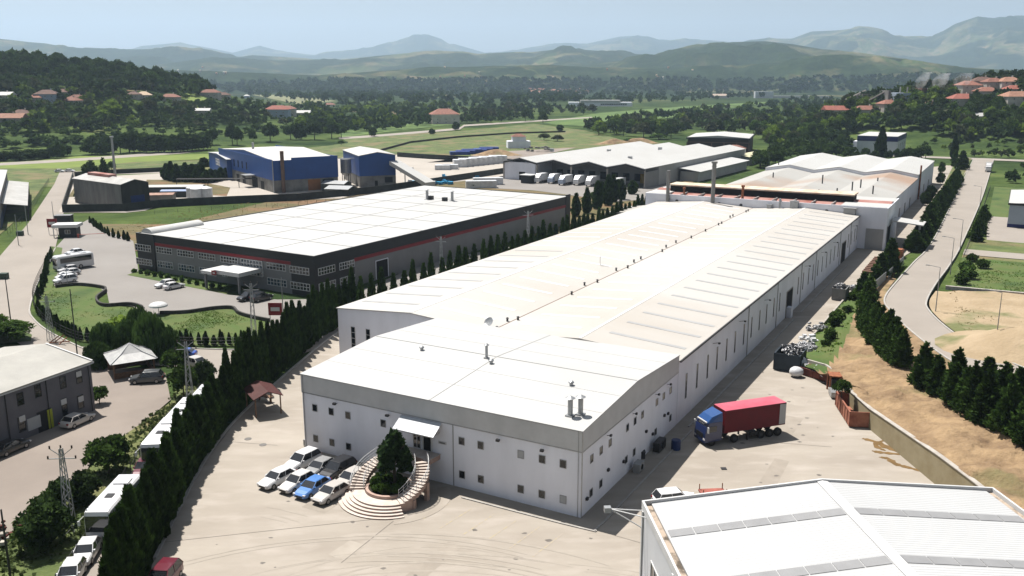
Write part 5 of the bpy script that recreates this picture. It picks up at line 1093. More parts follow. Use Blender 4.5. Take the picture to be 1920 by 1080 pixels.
def make_box_truck(cabc, boxc, L=8.0, name='truck'):
    root = empty(name); f = L / 2; w = 1.25
    m_ = MB(); m_.loft([ring(f - 2.0, 1.2, .6, 2.75), ring(f - .7, 1.2, .6, 2.75), ring(f - .15, 1.18, .6, 2.2), ring(f, 1.1, .6, 1.7)]); m_.build('cab', cabc, root)
    m_ = MB(); m_.box(f - .48, -1.0, 1.7, f - .1, 1.0, 2.3); m_.build('windscreen', M_cargl, root)
    m_ = MB(); m_.loft([[(f - .9, -1.1, 2.7), (f - .9, 1.1, 2.7), (f - .9, .9, 2.95), (f - .9, -.9, 2.95)], [(f - 2.0, -1.2, 2.7), (f - 2.0, 1.2, 2.7), (f - 2.0, 1.1, 3.8), (f - 2.0, -1.1, 3.8)]]); m_.build('wind_deflector', cabc, root)
    m_ = MB(); m_.box(-f, -w, 1.0, f - 2.15, w, 3.8); m_.build('cargo_box', boxc, root)
    m_ = MB(); m_.box(-f, -.5, .6, f - 1, .5, 1.0); m_.build('chassis', M_trim, root)
    for s_ in (1, -1):
        for x in (f - 1.1, -f + 1.2, -f + 2.4): wheel(root, x, s_ * (w - .02), .48, .3)
        m_ = MB(); m_.box(f - .06, s_ * .85 - .18, .8, f + .02, s_ * .85 + .18, 1.0); m_.build('headlight', M_lampw, root)
        m_ = MB(); m_.box(f - .5, s_ * 1.42 - .08, 1.7, f - .38, s_ * 1.42 + .1, 2.3); m_.build('mirror', M_trim, root)
    return root
CARS = {}
WHT, SLV, GRY, BLK = (.72, .72, .73), (.42, .42, .43), (.16, .16, .17), (.012, .012, .014)
def place(key, loc, rz, label, cat='car', group=None):
    kind, pn, col = key
    if key not in CARS:
        if kind == 'bus': o = make_bus(12)
        elif kind == 'minibus': o = make_bus(8.2)
        elif kind == 'truck': o = make_box_truck(paint(pn, col), M_film)
        else: o = make_car(kind, pn, col)
        CARS[key] = o
    else: o = copy_tree(CARS[key])
    o.location = loc; o.rotation_euler = (0, 0, rz); tag(o, label, cat)
    if group: o['group'] = group
    return o
HU = ROT + math.pi         # nose towards -u
gE = 'cars parked by the entrance stairs'
for px, key, lab in [((520, 897), ('sedan', 'white', WHT), 'white sedan, front row leftmost of the cars by the entrance stairs'), ((556, 905), ('hatch', 'pearl', (.62, .60, .58)), 'white hatchback parked between a white sedan and the light blue car'),
                     ((586, 914), ('sedan', 'lightblue', (.08, .22, .55)), 'light blue sedan in the front row by the entrance stairs'), ((621, 924), ('sedan', 'silver', (.52, .49, .46)), 'silver sedan, front row nearest the entrance stairs'),
                     ((567, 866), ('suv', 'white', WHT), 'white tall hatchback in the back row nearest the office corner'), ((600, 877), ('sedan', 'grey', (.30, .30, .30)), 'grey sedan in the back row behind the light blue car'),
                     ((633, 882), ('suv', 'black', BLK), 'black estate car with roof rails in the back row'), ((656, 899), ('hatch', 'silver', SLV), 'silver car half hidden behind the stair railing')]:
    place(key, P(px[0], px[1], .6) * 1 - Vector((0, 0, .54)), HU + R(rnd.uniform(-3, 3)), lab, 'car', gE)
# the lane beside the cypress row
dv = (P(150, 1060) - P(320, 830)); HR = math.atan2(dv.y, dv.x)
LZ = .04
place(('minibus', 'white', WHT), Vector((*P(214, 925, 3.2).xy, LZ)), HR + R(-3), 'long white coach nearest the camera in the lane beside the cypresses', 'bus', 'white coaches parked along the cypress lane')
place(('minibus', 'white', WHT), Vector((*P(305, 808, 3.2).xy, LZ)), HR + R(-1), 'white coach behind the maroon car in the cypress lane', 'bus', 'white coaches parked along the cypress lane')
place(('minibus', 'white', WHT), Vector((*P(341, 768, 3.2).xy, LZ)), HR + R(-2), 'white coach third from the camera in the cypress lane', 'bus', 'white coaches parked along the cypress lane')
place(('minibus', 'white', WHT), Vector((*P(377, 742, 3.2).xy, LZ)), HR + R(-2), 'white coach farthest from the camera in the cypress lane, mostly behind trees', 'bus', 'white coaches parked along the cypress lane')
place(('hatch', 'white', WHT), Vector((*P(243, 905, 1.4).xy, LZ)), HR, 'white car parked close behind the nearest coach', 'car')
place(('hatch', 'maroon', (.12, .006, .02)), Vector((*P(270, 876, .8).xy, LZ)), HR, 'maroon hatchback between two coaches in the cypress lane', 'car')
place(('sedan', 'white', WHT), Vector((*P(162, 1034, .6).xy, LZ)), HR + R(4), 'white sedan in front of the nearest coach', 'car')
place(('hatch', 'white', WHT), Vector((*P(132, 1078, .6).xy, LZ)), HR + R(4), 'white car cut by the bottom edge in the lane', 'car')
place(('suv', 'maroon', (.12, .006, .02)), Vector((*P(304, 1082, .9).xy, .06)), R(-95), 'maroon estate car cut by the bottom edge in the yard', 'car')
# left parking
gp = 'white cars in the car park row beside the hedge'
HP = (P(100, 530) - P(136, 524)); HPA = math.atan2(HP.y, HP.x)
for k, (px, kd) in enumerate([((140, 473), 'sedan'), ((129, 480), 'sedan'), ((127, 505), 'hatch'), ((131, 511), 'sedan'), ((124, 518), 'sedan'), ((122, 525), 'suv')]):
    lab = ['white sedan farthest from the camera beyond the small white bus', 'white sedan right behind the small white bus', 'white hatchback first after the small white bus', 'white sedan second after the small white bus', 'white sedan beside the nearest white car in the car park row', 'white high roofed car nearest the curved lawn wall'][k]
    place((kd, 'white', WHT), Vector((*P(px[0], px[1], .6).xy, .05)), HPA, lab, 'car', gp)
place(('minibus', 'white', WHT), Vector((*P(138, 494, 1.2).xy, .05)), HPA, 'small white bus in the car park row', 'bus')
HF = HPA + R(2)
place(('hatch', 'white', WHT), Vector((*P(309, 533, .6).xy, .05)), HF, 'white hatchback in front of the charcoal factory, left of the pair', 'car'); place(('sedan', 'white', WHT), Vector((*P(326, 536, .6).xy, .05)), HF + math.pi, 'white sedan in front of the charcoal factory, right of the pair', 'car')
place(('suv', 'black', BLK), Vector((*P(466, 556, .7).xy, .05)), HF, 'black four wheel drive in front of the canopy, left of the pair', 'car'); place(('suv', 'black', BLK), Vector((*P(490, 557, .7).xy, .05)), HF + math.pi, 'black four wheel drive in front of the canopy, right of the pair', 'car')
place(('suv', 'gunmetal', (.07, .075, .08)), Vector((*P(275, 707, .8).xy, .05)), R(190), 'dark grey estate car parked below the white roofed gazebo', 'car')
place(('sedan', 'blue', (.01, .06, .35)), Vector((*P(341, 664, .6).xy, .05)), R(185), 'deep blue car half hidden by the willow', 'car')
place(('hatch', 'silver', SLV), Vector((*P(372, 679, .8).xy, .05)), R(-35), 'silver pickup like car beside the willow trees', 'car')
place(('sedan', 'silver', SLV), Vector((*P(145, 787, .6).xy, .05)), t4 + R(3), 'silver sedan parked at the wall of the grey workshop', 'car')
place(('sedan', 'black', BLK), Vector((*P(20, 838, .6).xy, .05)), t4 + R(3), 'black sedan in the shade of the grey workshop', 'car')
for k, px in enumerate(((112, 321), (131, 320.5))): place(('sedan', 'white', WHT), Vector((*P(px[0], px[1], .5).xy, .05)), R(3), ['white car at the far end of the left road, left of the pair', 'white car at the far end of the left road, right of the pair'][k], 'car')
for px, lab in (((92, 285), 'white car on the highway beyond the yellow green crop strip'), ((38, 226), None)):
    if lab: place(('sedan', 'white', WHT), Vector((*P(px[0], px[1], .5).xy, .08)), R(10), lab, 'car')
# trucks at the docks
ex = Vector((math.cos(wt), math.sin(wt), 0)); 
labs = ['white box truck at the dock, leftmost of the row', 'white box truck second from the left at the docks', 'white box truck third from the left at the docks', 'white box truck fourth from the left at the docks', 'white box truck fifth from the left at the docks']
for k, px in enumerate([(1008, 340), (1033, 341), (1053, 344), (1081, 344), (1104, 346)]):
    p = P(px[0], px[1], .8); place(('truck', ['white', 'paleblue', 'paleblue', 'white', 'white'][k], [WHT, (.35, .42, .55), (.35, .42, .55), WHT, WHT][k]), Vector((p.x, p.y, .06)) + ex * 3, wt + math.pi, labs[k], 'truck', 'trucks backed against the warehouse docks')
p = P(1143, 352, .8); lt_ = make_box_truck(paint('paleblue', (.35, .42, .55)), M_film, 13.5); lt_.location = (p.x, p.y, .06); lt_.location += ex * 5; lt_.rotation_euler = (0, 0, wt + math.pi); tag(lt_, 'long white truck with pale blue cab at the rightmost dock', 'truck')
m_ = MB(); e = empty('guard_booth', P(990, 343, 0), wt, 'small dark booth with white flat roof beside the leftmost truck', 'booth'); m_.box(-2, -2.2, 0, 2, 2.2, 3.2); m_.build('wall', M_char, e); m_ = MB(); m_.box(-2.6, -2.8, 3.2, 2.6, 2.8, 3.5); m_.build('roof', M_frame, e)
# ---- red container lorry
a, b_ = P(1313, 832), P(1461, 809); dv = a - b_; HT = math.atan2(dv.y, dv.x)
tr_ = empty('truck', Vector((a.x, a.y, .06)), HT, 'blue cab articulated lorry carrying a long dark red container', 'lorry')
M_bcab = paint('cabblue', (.006, .018, .09)); M_redc = mat('container_red_shaded', (.15, .008, .016), .6, scale=.8, col2=(.11, .007, .013), wave=(4.2, 'X', .05)); M_redr = mat('container_roof_paler', (.50, .115, .16), .6, scale=.25, col2=(.44, .07, .11), thresh=(.35, .6))  # container sides darkened in colour for their shadow side; roof a paler red
m_ = MB(); m_.loft([ring(-2.1, 1.24, .5, 2.95, .1, .1), ring(-.3, 1.24, .45, 2.95, .1, .1), ring(.0, 1.22, .45, 2.3, .1, .1), ring(.15, 1.18, .45, 1.5, .1, .1)]); m_.build('cab', M_bcab, tr_)
m_ = MB(); m_.loft([[(-.15, -1.15, 2.85), (-.15, 1.15, 2.85), (-.2, 1.05, 3.0), (-.2, -1.05, 3.0)], [(-.6, -1.2, 2.9), (-.6, 1.2, 2.9), (-.8, 1.0, 3.5), (-.8, -1.0, 3.5)], [(-2.1, -1.24, 2.9), (-2.1, 1.24, 2.9), (-2.1, 1.1, 3.95), (-2.1, -1.1, 3.95)]]); wd = m_.build('wind_deflector', mat('deflector_blue', (.018, .075, .24), .25, var=.1, spec=.6), tr_)
def textmesh(s, size, root, loc, rot, m, name='lettering'):
    cu = bpy.data.curves.new('l', 'FONT'); cu.body = s; cu.size = size; cu.extrude = .01; cu.align_x = 'CENTER'
    t_ = bpy.data.objects.new('l', cu); C.objects.link(t_); dg = bpy.context.evaluated_depsgraph_get(); me_ = bpy.data.meshes.new_from_object(t_.evaluated_get(dg)); bpy.data.objects.remove(t_)
    me_.materials.clear(); me_.materials.append(m); o = bpy.data.objects.new(name, me_); C.objects.link(o); o.parent = root; o.location = loc; o.rotation_euler = rot; return o
textmesh('345 873', .34, wd, (-.05, 0, 2.58), (R(78), 0, R(90)), M_frame)
m_ = MB(); m_.box(-.28, -1.0, 2.86, -.02, 1.0, 2.98); m_.build('lettering', M_frame, wd)
m_ = MB(); m_.add([(.06, -1.1, 1.75), (.06, 1.1, 1.75), (-.06, 1.1, 2.5), (-.06, -1.1, 2.5), (-.1, -1.1, 1.75), (-.1, 1.1, 1.75), (-.2, 1.1, 2.5), (-.2, -1.1, 2.5)], [(0, 1, 2, 3), (7, 6, 5, 4), (0, 4, 5, 1), (1, 5, 6, 2), (2, 6, 7, 3), (3, 7, 4, 0)]); m_.build('windscreen', M_cargl, tr_)
for s_ in (1, -1):
    m_ = MB(); m_.box(-1.35, s_ * 1.25 - .01, 1.75, -.4, s_ * 1.25 + .01, 2.45); m_.build('side_window', M_cargl, tr_)
    m_ = MB(); m_.box(-.1, s_ * 1.5 - .12, 1.8, .02, s_ * 1.5 + .12, 2.5); m_.tube((-.1, s_ * 1.2, 2.4), (-.05, s_ * 1.5, 2.4), .03, n=5); m_.build('mirror', M_frame, tr_)
    m_ = MB(); m_.box(.1, s_ * .95 - .2, .75, .18, s_ * .95 + .2, .98); m_.build('headlight', M_lampw, tr_)
m_ = MB(); m_.box(.05, -.7, .95, .17, .7, 1.55); m_.build('grille', M_trim, tr_)
m_ = MB(); m_.box(-10.9, -1.22, 1.35, -2.4, 1.22, 4.12); ct = m_.build('container', M_redc, tr_)
m_ = MB(); m_.box(-10.9, -1.22, 4.12, -2.4, 1.22, 4.15); m_.build('container_roof', M_redr, ct)
m_ = MB(); m_.box(-10.93, -1.15, 1.45, -10.9, 1.15, 4.05); m_.build('container_door', M_wallgrey, ct)
m_ = MB(); m_.box(-10.86, 1.222, 1.5, -10.0, 1.25, 4.0); m_.build('side_panel', M_skylight, ct)
m_ = MB(); m_.box(-10.8, -.45, 1.0, -1.5, .45, 1.34); m_.box(-7.6, -1.1, .5, -6.2, 1.1, .62); m_.box(-7.6, 1.08, .5, -6.2, 1.12, .95); m_.box(-5.9, -1.0, .0, -5.75, -.8, 1.2); m_.box(-5.9, .8, .0, -5.75, 1.0, 1.2); m_.build('chassis', M_trim, tr_)
for x in (-.75, -3.9, -7.6, -8.8, -10.0):
    for s_ in (1, -1): wheel(tr_, x, s_ * 1.22, .5, .32, M_steeld)
# truck on the right road
p = P(1853, 322, 0); kt = make_box_truck(paint('white', WHT), mat('grey_curtain_side', (.30, .30, .29), .6, var=.2, scale=1), 9.5); kt.location = (p.x, p.y, .3); kt.rotation_euler = (0, 0, ROT + math.pi); tag(kt, 'grey and white lorry driving on the right hand road', 'lorry')
# minibus and pink thing behind the near shed
place(('suv', 'white', WHT), Vector((*P(1267, 919, 1.7).xy, .06)), tB + R(8), 'white estate car half hidden behind the near shed roof', 'car')
e = empty('trailer_frame', P(1336, 934, 0), tB, 'reddish steel frame just behind the near shed roof edge', 'frame'); m_ = MB(); m_.box(-1.3, -.8, .5, 1.3, .8, .7); m_.build('deck', mat('faded_red', (.38, .12, .09), .8, var=.3), e)
for x in (-1.2, 1.2):
    for y in (-.7, .7): m_ = MB(); m_.tube((x, y, .7), (x, y, 1.3), .05, n=6); m_.build('stake', M_rust, e)
# ------------------------------------------------------------ skips, scrap and yard clutter
def skip(name, p, rz, L, W_, h, m, label, fillm=None, fillh=.3, n_=20):
    e = empty(name, p, rz, label, 'skip'); t = .1
    bx = MB()
    for (x0, y0, x1, y1) in ((-L / 2, -W_ / 2, L / 2, -W_ / 2 + t), (-L / 2, W_ / 2 - t, L / 2, W_ / 2), (-L / 2, -W_ / 2 + t, -L / 2 + t, W_ / 2 - t), (L / 2 - t, -W_ / 2 + t, L / 2, W_ / 2 - t)): bx.box(x0, y0, .15, x1, y1, h)
    bx.box(-L / 2 + t, -W_ / 2 + t, .15, L / 2 - t, W_ / 2 - t, .3); b_ = bx.build('tub', m, e)
    rb_ = MB(); k = int(L / 1.1)
    for q in range(k + 1):
        x = -L / 2 + q * L / k
        for s_ in (1, -1): rb_.box(x - .06, s_ * W_ / 2 - (.0 if s_ > 0 else .08), .2, x + .06, s_ * W_ / 2 + (.08 if s_ > 0 else 0), h)
    rb_.box(-L / 2 - .06, -W_ / 2 - .1, h - .12, L / 2 + .06, -W_ / 2, h + .02); rb_.box(-L / 2 - .06, W_ / 2, h - .12, L / 2 + .06, W_ / 2 + .1, h + .02); rb_.build('ribs', m, b_)
    if fillm:
        fm = MB(); rr_ = random.Random(int(L * 100 + p.x))
        for q in range(n_):
            x, y = rr_.uniform(-L / 2 + .4, L / 2 - .4), rr_.uniform(-W_ / 2 + .3, W_ / 2 - .3); s = rr_.uniform(.25, .6); z = h - .3 + rr_.uniform(-.3, fillh)
            vs = [Vector((rr_.uniform(-1, 1), rr_.uniform(-1, 1), rr_.uniform(-.6, .8))).normalized() * s for _ in range(8)]
            fm.add([(x + v.x, y + v.y, z + v.z) for v in vs], [(0, 1, 2), (2, 3, 0), (4, 5, 6), (6, 7, 4), (1, 5, 2), (3, 7, 0), (2, 6, 1), (0, 4, 3)])
        fo = fm.build('scrap_load', fillm, e); fo['kind'] = 'stuff'
    return e
def dirof(a, b_): d = P(*b_) - P(*a); return math.atan2(d.y, d.x)
skip('skip', P(1597, 782), dirof((1582, 755), (1612, 800)), 7.6, 2.4, 2.1, mat('rusty_orange_steel', (.38, .16, .10), .8, scale=.9, col2=(.22, .07, .045)), 'empty rusty orange open top skip beside the retaining wall')
skip('skip', P(1480, 690), ROT, 4.5, 3.6, 2.7, mat('dark_blue_steel', (.03, .045, .06), .6, var=.3, scale=.8), 'dark blue skip heaped with silver scrap beside the yard edge', M_film2, .8, 60)
skip('skip', P(1575, 560), ROT, 4.2, 2.4, 2.4, mat('grey_skip_steel', (.24, .24, .24), .6, var=.3, scale=.8), 'grey skip full of dark scrap at the edge of the green bank', M_film2, .6, 40)
skip('skip', P(1525, 705), dirof((1502, 698), (1560, 716)), 6.0, 2.2, 1.2, mat('brown_red_steel', (.20, .065, .05), .8, var=.4, scale=.9), 'low brown red skip with white sacks beside the dark blue skip', M_film, .5, 26)
pile('scrap_heap', (1588, 545), 26, 1.6, 1.3, M_film2, 'silver scrap heap behind the grey skip', 'scrap heap', L=1)
pile('scrap_heap', (1510, 660), 40, 1.5, 1.3, M_film2, 'silver foil scrap heap behind the dark blue skip', 'scrap heap', L=1.2)
pile('scrap_heap', (1519, 640), 10, 1.4, 1.0, M_film, 'small pale scrap heap along the bank kerb, middle one', 'scrap heap', L=1); pile('scrap_heap', (1530, 618), 14, 1.6, 1.1, M_film2, 'small scrap heap along the bank kerb, farthest one', 'scrap heap', L=1)
for k, (px, s) in enumerate([((1499, 690), 1.2), ((1492, 706), 1.0), ((1510, 694), .8)]):
    m_ = MB(); rings = []; n_ = 12
    for a in range(7): t = a / 6 * math.pi; rings.append([(math.cos(2 * math.pi * b / n_) * math.sin(t + .01) * s * (1 + .12 * math.sin(b * 3 + k)), math.sin(2 * math.pi * b / n_) * math.sin(t + .01) * s, s * .75 - math.cos(t) * s * .75) for b in range(n_)])
    m_.loft(rings); o = m_.build('sack', M_film, smooth=True); o.location = P(px[0], px[1], .06); tag(o, ['large white bulging sack behind the low skip', 'white sack in front of the low skip next to the blue skip', 'small white sack lying on the low skip side'][k], 'sack')
e = empty('scrap_machine', P(1563, 735), ROT + R(20), 'rusty steel baling machine with an open grey tray at the corner of the bank', 'machine')
m_ = MB(); m_.box(-.9, -.8, 0, -.7, -.6, 2.6); m_.box(-.9, .6, 0, -.7, .8, 2.6); m_.box(.9, -.8, 0, 1.1, -.6, 2.6); m_.box(.9, .6, 0, 1.1, .8, 2.6); m_.box(-.9, -.8, 2.4, 1.1, .8, 2.55); m_.build('frame', M_rust, e)
m_ = MB(); m_.box(-3.2, -.9, .3, -1.0, .9, 1.0); m_.build('tray', M_steel, e); m_ = MB(); m_.box(-.6, -.5, .2, .8, .5, 1.9); m_.build('press', M_steeld, e)
for px, lab in (((1267, 842), 'blue plastic drum standing in the shade of the office wall'),):
    m_ = MB(); m_.tube((0, 0, 0), (0, 0, 1.1), .55, n=14); m_.tube((0, 0, 1.1), (0, 0, 1.16), .5, n=14); o = m_.build('drum', mat('blue_plastic', (.012, .03, .12), .4, var=.1)); o.location = P(px[0], px[1], .06); tag(o, lab, 'drum')
m_ = MB(); m_.box(-.35, -.35, 0, .35, .35, .75); m_.box(-.4, -.4, .75, .4, .4, .82); o = m_.build('bin', M_steeld); o.location = P(1203, 858, .06); tag(o, 'dark waste bin on the shaded pavement by the office side wall', 'bin')
m_ = MB(); m_.box(-.3, -.3, 0, .3, .3, .06); o = m_.build('manhole_cover', M_steeld); o.location = P(1357, 879, .055); tag(o, 'dark manhole cover in the open yard right of the office', 'manhole cover')
for k, px in enumerate(((465, 823), (493, 834))):
    m_ = MB(); m_.tube((0, 0, 0), (0, 0, .03), .42, n=16); o = m_.build('manhole_cover', mat('cover_iron', (.18, .17, .16), .7, var=.3)); o.location = P(px[0], px[1], .056); tag(o, ['round manhole cover in the yard, farther of the two near the office corner', 'round manhole cover in the yard, nearer of the two by the office corner'][k], 'manhole cover')
# timber stacks by the far gate
for k in range(10):
    m_ = MB()
    for q in range(5): m_.box(-.45 + q * .01, -3.2, .1 + q * .14, .45, 3.2, .2 + q * .14)
    o = m_.build('pallet_row', mat('rusty_timber', (.24, .13, .09), .85, var=.4, scale=1)); o.location = UV(133 + k * 2.0, -9.3, .06); o.rotation_euler = (0, 0, ROT + R(2)); tag(o, nth(k) + ' low brown timber row from the near end beside the lane fence', 'timber stack', 'timber rows by the lane fence')
m_ = MB(); m_.box(-1.6, -1.5, 0, 1.6, 1.5, 1.6); m_.box(-1.4, -1.3, 1.6, 1.0, 1.2, 2.0); o = m_.build('wooden_crate', M_rust); o.location = UV(157.5, -10.2, .06); o.rotation_euler = (0, 0, ROT); tag(o, 'rusty brown crate stack beyond the timber rows', 'crate')
# ------------------------------------------------------------ retaining wall and low walls
def thingwall(name, pts, h, t, m, label, cat='wall', cap=None):
    o = MB().wall(pts, h, t).build(name, m); tag(o, label, cat)
    if cap: MB().wall([p + Vector((0, 0, h)) for p in pts], .08, t + .12).build('cap', cap, o)
    return o
rw = [(1583, 722, 2.1), (1632, 766, 2.5), (1763, 855, 3.3), (1830, 905, 3.4), (1960, 1010, 3.6), (2250, 1250, 3.8)]
mb = MB(); cpw = MB()
tops = [P(*q) for q in rw]
for a, b_ in zip(tops[:-1], tops[1:]):
    a0, b0 = Vector((a.x, a.y, 0)), Vector((b_.x, b_.y, 0)); d = (b0 - a0).normalized(); nn = Vector((-d.y, d.x, 0)) * .18
    mb.add([a0 - nn, b0 - nn, b0 + nn, a0 + nn, a - nn, b_ - nn, b_ + nn, a + nn], [(0, 3, 2, 1), (4, 5, 6, 7), (0, 1, 5, 4), (1, 2, 6, 5), (2, 3, 7, 6), (3, 0, 4, 7)])
    u3 = Vector((0, 0, .09)); nn = nn * 1.5; cpw.add([a - nn, b_ - nn, b_ + nn, a + nn, a - nn + u3, b_ - nn + u3, b_ + nn + u3, a + nn + u3], [(0, 3, 2, 1), (4, 5, 6, 7), (0, 1, 5, 4), (1, 2, 6, 5), (2, 3, 7, 6), (3, 0, 4, 7)])
o = mb.build('retaining_wall', M_wallyel); tag(o, 'pale yellowish retaining wall holding back the sandy bank', 'retaining wall'); cpw.build('coping', M_concw, o)
thingwall('low_wall', [P(1640, 492, 0), P(1602, 541, 0), P(1557, 593, 0), P(1512, 646, 0), P(1498, 668, 0)], .45, .3, M_concw, 'low concrete kerb wall along the foot of the green bank')
thingwall('low_wall', [P(1503, 684, .4), P(1548, 697, .8), P(1582, 722, 1.0)], 1.1, .3, M_concw, 'low concrete wall behind the brown red skip')
dw = [(118, 399), (232, 397), (238, 399)]
thingwall('boundary_wall', [P(*q) for q in ((138, 333), (118, 398), (235, 396), (300, 388), (440, 381), (560, 376), (700, 362), (770, 352), (860, 338), (945, 325))], 2.5, .3, M_belt, 'long dark boundary wall around the blue factory and its yard')
thingwall('boundary_wall', [P(*q) for q in ((745, 294), (800, 298), (900, 303), (930, 302))], 2.5, .3, M_belt, 'dark boundary wall at the far side of the pale hardstanding')
thingwall('boundary_wall', [P(*q) for q in ((140, 331), (165, 329), (215, 326), (300, 322), (400, 312))], 2.0, .3, M_belt, 'dark boundary wall behind the old shed and garden')
thingwall('field_wall', [P(*q) for q in ((715, 283), (770, 268), (860, 258), (960, 251), (1060, 248))], 1.2, .5, mat('dark_stone_wall', (.05, .045, .04), .95, var=.4, scale=.5), 'long dark stone field wall crossing the meadow beyond the yards', 'field wall')
fp = smooth_line([P(*q) for q in ((104, 540), (145, 536), (185, 540), (199, 546), (181, 562), (194, 575), (240, 573), (262, 577), (268, 583), (255, 590))], 6)
thingwall('garden_wall', fp, .7, .35, mat('dark_garden_stone', (.07, .065, .06), .9, var=.5, scale=2), 'curving dark stone garden wall along the left lawn edge', 'garden wall')
fp = smooth_line([P(*q) for q in ((300, 590), (350, 588), (400, 581), (435, 580), (448, 590), (475, 598), (505, 604))], 6)
thingwall('garden_wall', fp, .7, .35, MATS['dark_garden_stone'], 'curving dark stone garden wall along the right lawn edge', 'garden wall')
# ------------------------------------------------------------ fences
def fence(name, pts, h, label, step=2.5, m=None, maxp=100, wires=3, infill=None):
    pts = resample(pts, step); n_ = len(pts); e = empty(name, pts[n_ // 2], 0, label, 'fence'); off_ = pts[n_ // 2]; m = m or M_steeld
    for p in pts[:maxp]: MB().tube(p - off_, p - off_ + Vector((0, 0, h)), .05, n=5).build('post', m, e)
    w = MB()
    for a, b_ in zip(pts[:-1], pts[1:]):
        if infill:
            d = (b_ - a).normalized(); nn = Vector((-d.y, d.x, 0)) * .03
            q = [a - nn - off_, b_ - nn - off_, b_ + nn - off_, a + nn - off_]; u0, u1 = Vector((0, 0, .1)), Vector((0, 0, h)); w.add([v + u0 for v in q] + [v + u1 for v in q], [(0, 3, 2, 1), (4, 5, 6, 7), (0, 1, 5, 4), (1, 2, 6, 5), (2, 3, 7, 6), (3, 0, 4, 7)])
        else:
            for k in range(wires): z = Vector((0, 0, h * (k + 1) / wires - .05)); w.tube(a - off_ + z, b_ - off_ + z, .02, n=3)
    w.build('mesh_panel' if infill else 'wire', infill or m, e); return e
fence('fence', smooth_line([P(*q) for q in ((90, 1130), (150, 1045), (215, 940), (270, 850), (320, 790))], 4), 1.5, 'dark post and wire fence left of the cypress lane', 1.9)
M_fpanel = mat('grey_fence_sheet', (.27, .29, .29), .6, var=.2, scale=1)
fence('fence', [lift(148, -12.8, .1), lift(128, -12.0, .3)], 2.0, 'grey sheet fence between the timber rows and the right road', 3, M_steel, infill=M_fpanel)
fence('fence', [lift(125.5, -11.8, .5), lift(113, -11.4, 1.0)], 2.0, 'short grey sheet fence behind the pair of dark conifers', 3, M_steel, infill=M_fpanel)
fence('fence', smooth_line([P(*q) for q in ((100, 475), (75, 520), (62, 560), (72, 592), (100, 617), (150, 640), (230, 648))], 5), 1.6, 'dark fence round the outer edge of the left lawn', 2.2)
fence('fence', [P(*q) for q in ((330, 648), (400, 650), (465, 648))], 1.5, 'dark fence along the road side of the right lawn', 2.2)
fence('fence', [P(*q) for q in ((290, 402), (400, 394), (560, 385), (720, 368))], 1.3, 'thin fence on the far edge of the fallow field', 3.5)
fence('fence', [lift(160, -24.6, .5), lift(240, -25, .2), lift(320, -24.8, .2)], 1.4, 'thin dark fence on the right side of the right road', 3.5)
fence('fence', [P(*q) for q in ((15, 440), (52, 405), (92, 340))], 1.5, 'thin fence along the left road grass plot', 4)
# stone edging blocks of the dry field
o = MB().wall([lift(121.3, -23.5, 1.2), lift(121.3, -60, 1.6), lift(121.3, -90, 1.7)], .5, .6).build('field_edging', mat('pale_rubble', (.5, .46, .42), .9, var=.4, scale=1.5)); tag(o, 'pale rubble edging between the dry field and the green meadow', 'stone edging')
# ------------------------------------------------------------ pylons, lamps, signs
def pylon(p, h, label, arms=True, tilt=0):
    e = empty('lattice_pole', p, R(rnd.uniform(-20, 20)), label, 'lattice pole'); m_ = MB(); b0, b1 = .45, .12
    for sx in (1, -1):
        for sy in (1, -1): m_.tube((sx * b0, sy * b0, 0), (sx * b1, sy * b1, h), .05, n=4)
    n_ = int(h / .8)
    for k in range(n_):
        z0, z1 = h * k / n_, h * (k + 1) / n_; w0 = b0 + (b1 - b0) * k / n_; w1 = b0 + (b1 - b0) * (k + 1) / n_; s = 1 if k % 2 else -1
        for A, B in (((s * w0, w0), (-s * w1, w1)), ((s * w0, -w0), (-s * w1, -w1)), ((w0, s * w0), (w1, -s * w1)), ((-w0, s * w0), (-w1, -s * w1))): m_.tube((A[0], A[1], z0), (B[0], B[1], z1), .03, n=3)
    m_.build('mast', M_steel, e)
    if arms:
        m_ = MB(); m_.tube((-1.3, 0, h - 1.0), (1.3, 0, h - 1.0), .05, n=4); m_.tube((-1.0, 0, h), (0, 0, h - .8), .04, n=4); m_.tube((1.0, 0, h), (0, 0, h - .8), .04, n=4); ar = m_.build('cross_arm', M_steel, e)
        m_ = MB()
        for x, z in ((-1.25, h - 1.0), (1.25, h - 1.0), (0, h + .05), (-1.0, h), (1.0, h)): m_ = MB(); m_.tube((x, 0, z), (x, 0, z + .28), .08, n=6); m_.build('insulator', mat('brown_insulator', (.05, .03, .02), .4, var=.1), ar)
    return e
pylon(P(133, 1000), 8.6, 'tall steel lattice pole in the weeds beside the cypress lane'); pylon(P(478, 652), 10.5, 'steel lattice pole with lamp at the lawn edge near the cypress tops'); pylon(P(96, 638), 7.5, 'steel lattice pole beside the bend of the left road'); pylon(P(358, 765), 9, 'steel lattice pole among the bushes beside the parked coaches')
pylon(UV(75, 66), 11, 'steel lattice pole before the red striped wall, nearer of two'); pylon(UV(112, 66), 11.5, 'steel lattice pole before the red striped wall, farther of two')
def lamp_post(p, h, rz, label, arm=1.8, group=None, m=None):
    e = empty('street_lamp', p, rz, label, 'street lamp', group); m_ = MB(); m_.tube((0, 0, 0), (0, 0, h), .10, .05, n=7); m_.tube((0, 0, h), (arm, 0, h + .25), .045, n=5); m_.build('pole', m or M_steel, e)
    m_ = MB(); m_.box(arm - .1, -.14, h + .18, arm + .55, .14, h + .3); m_.build('lamp_head', M_steel, e); return e
gl_ = 'street lamps along the right road'
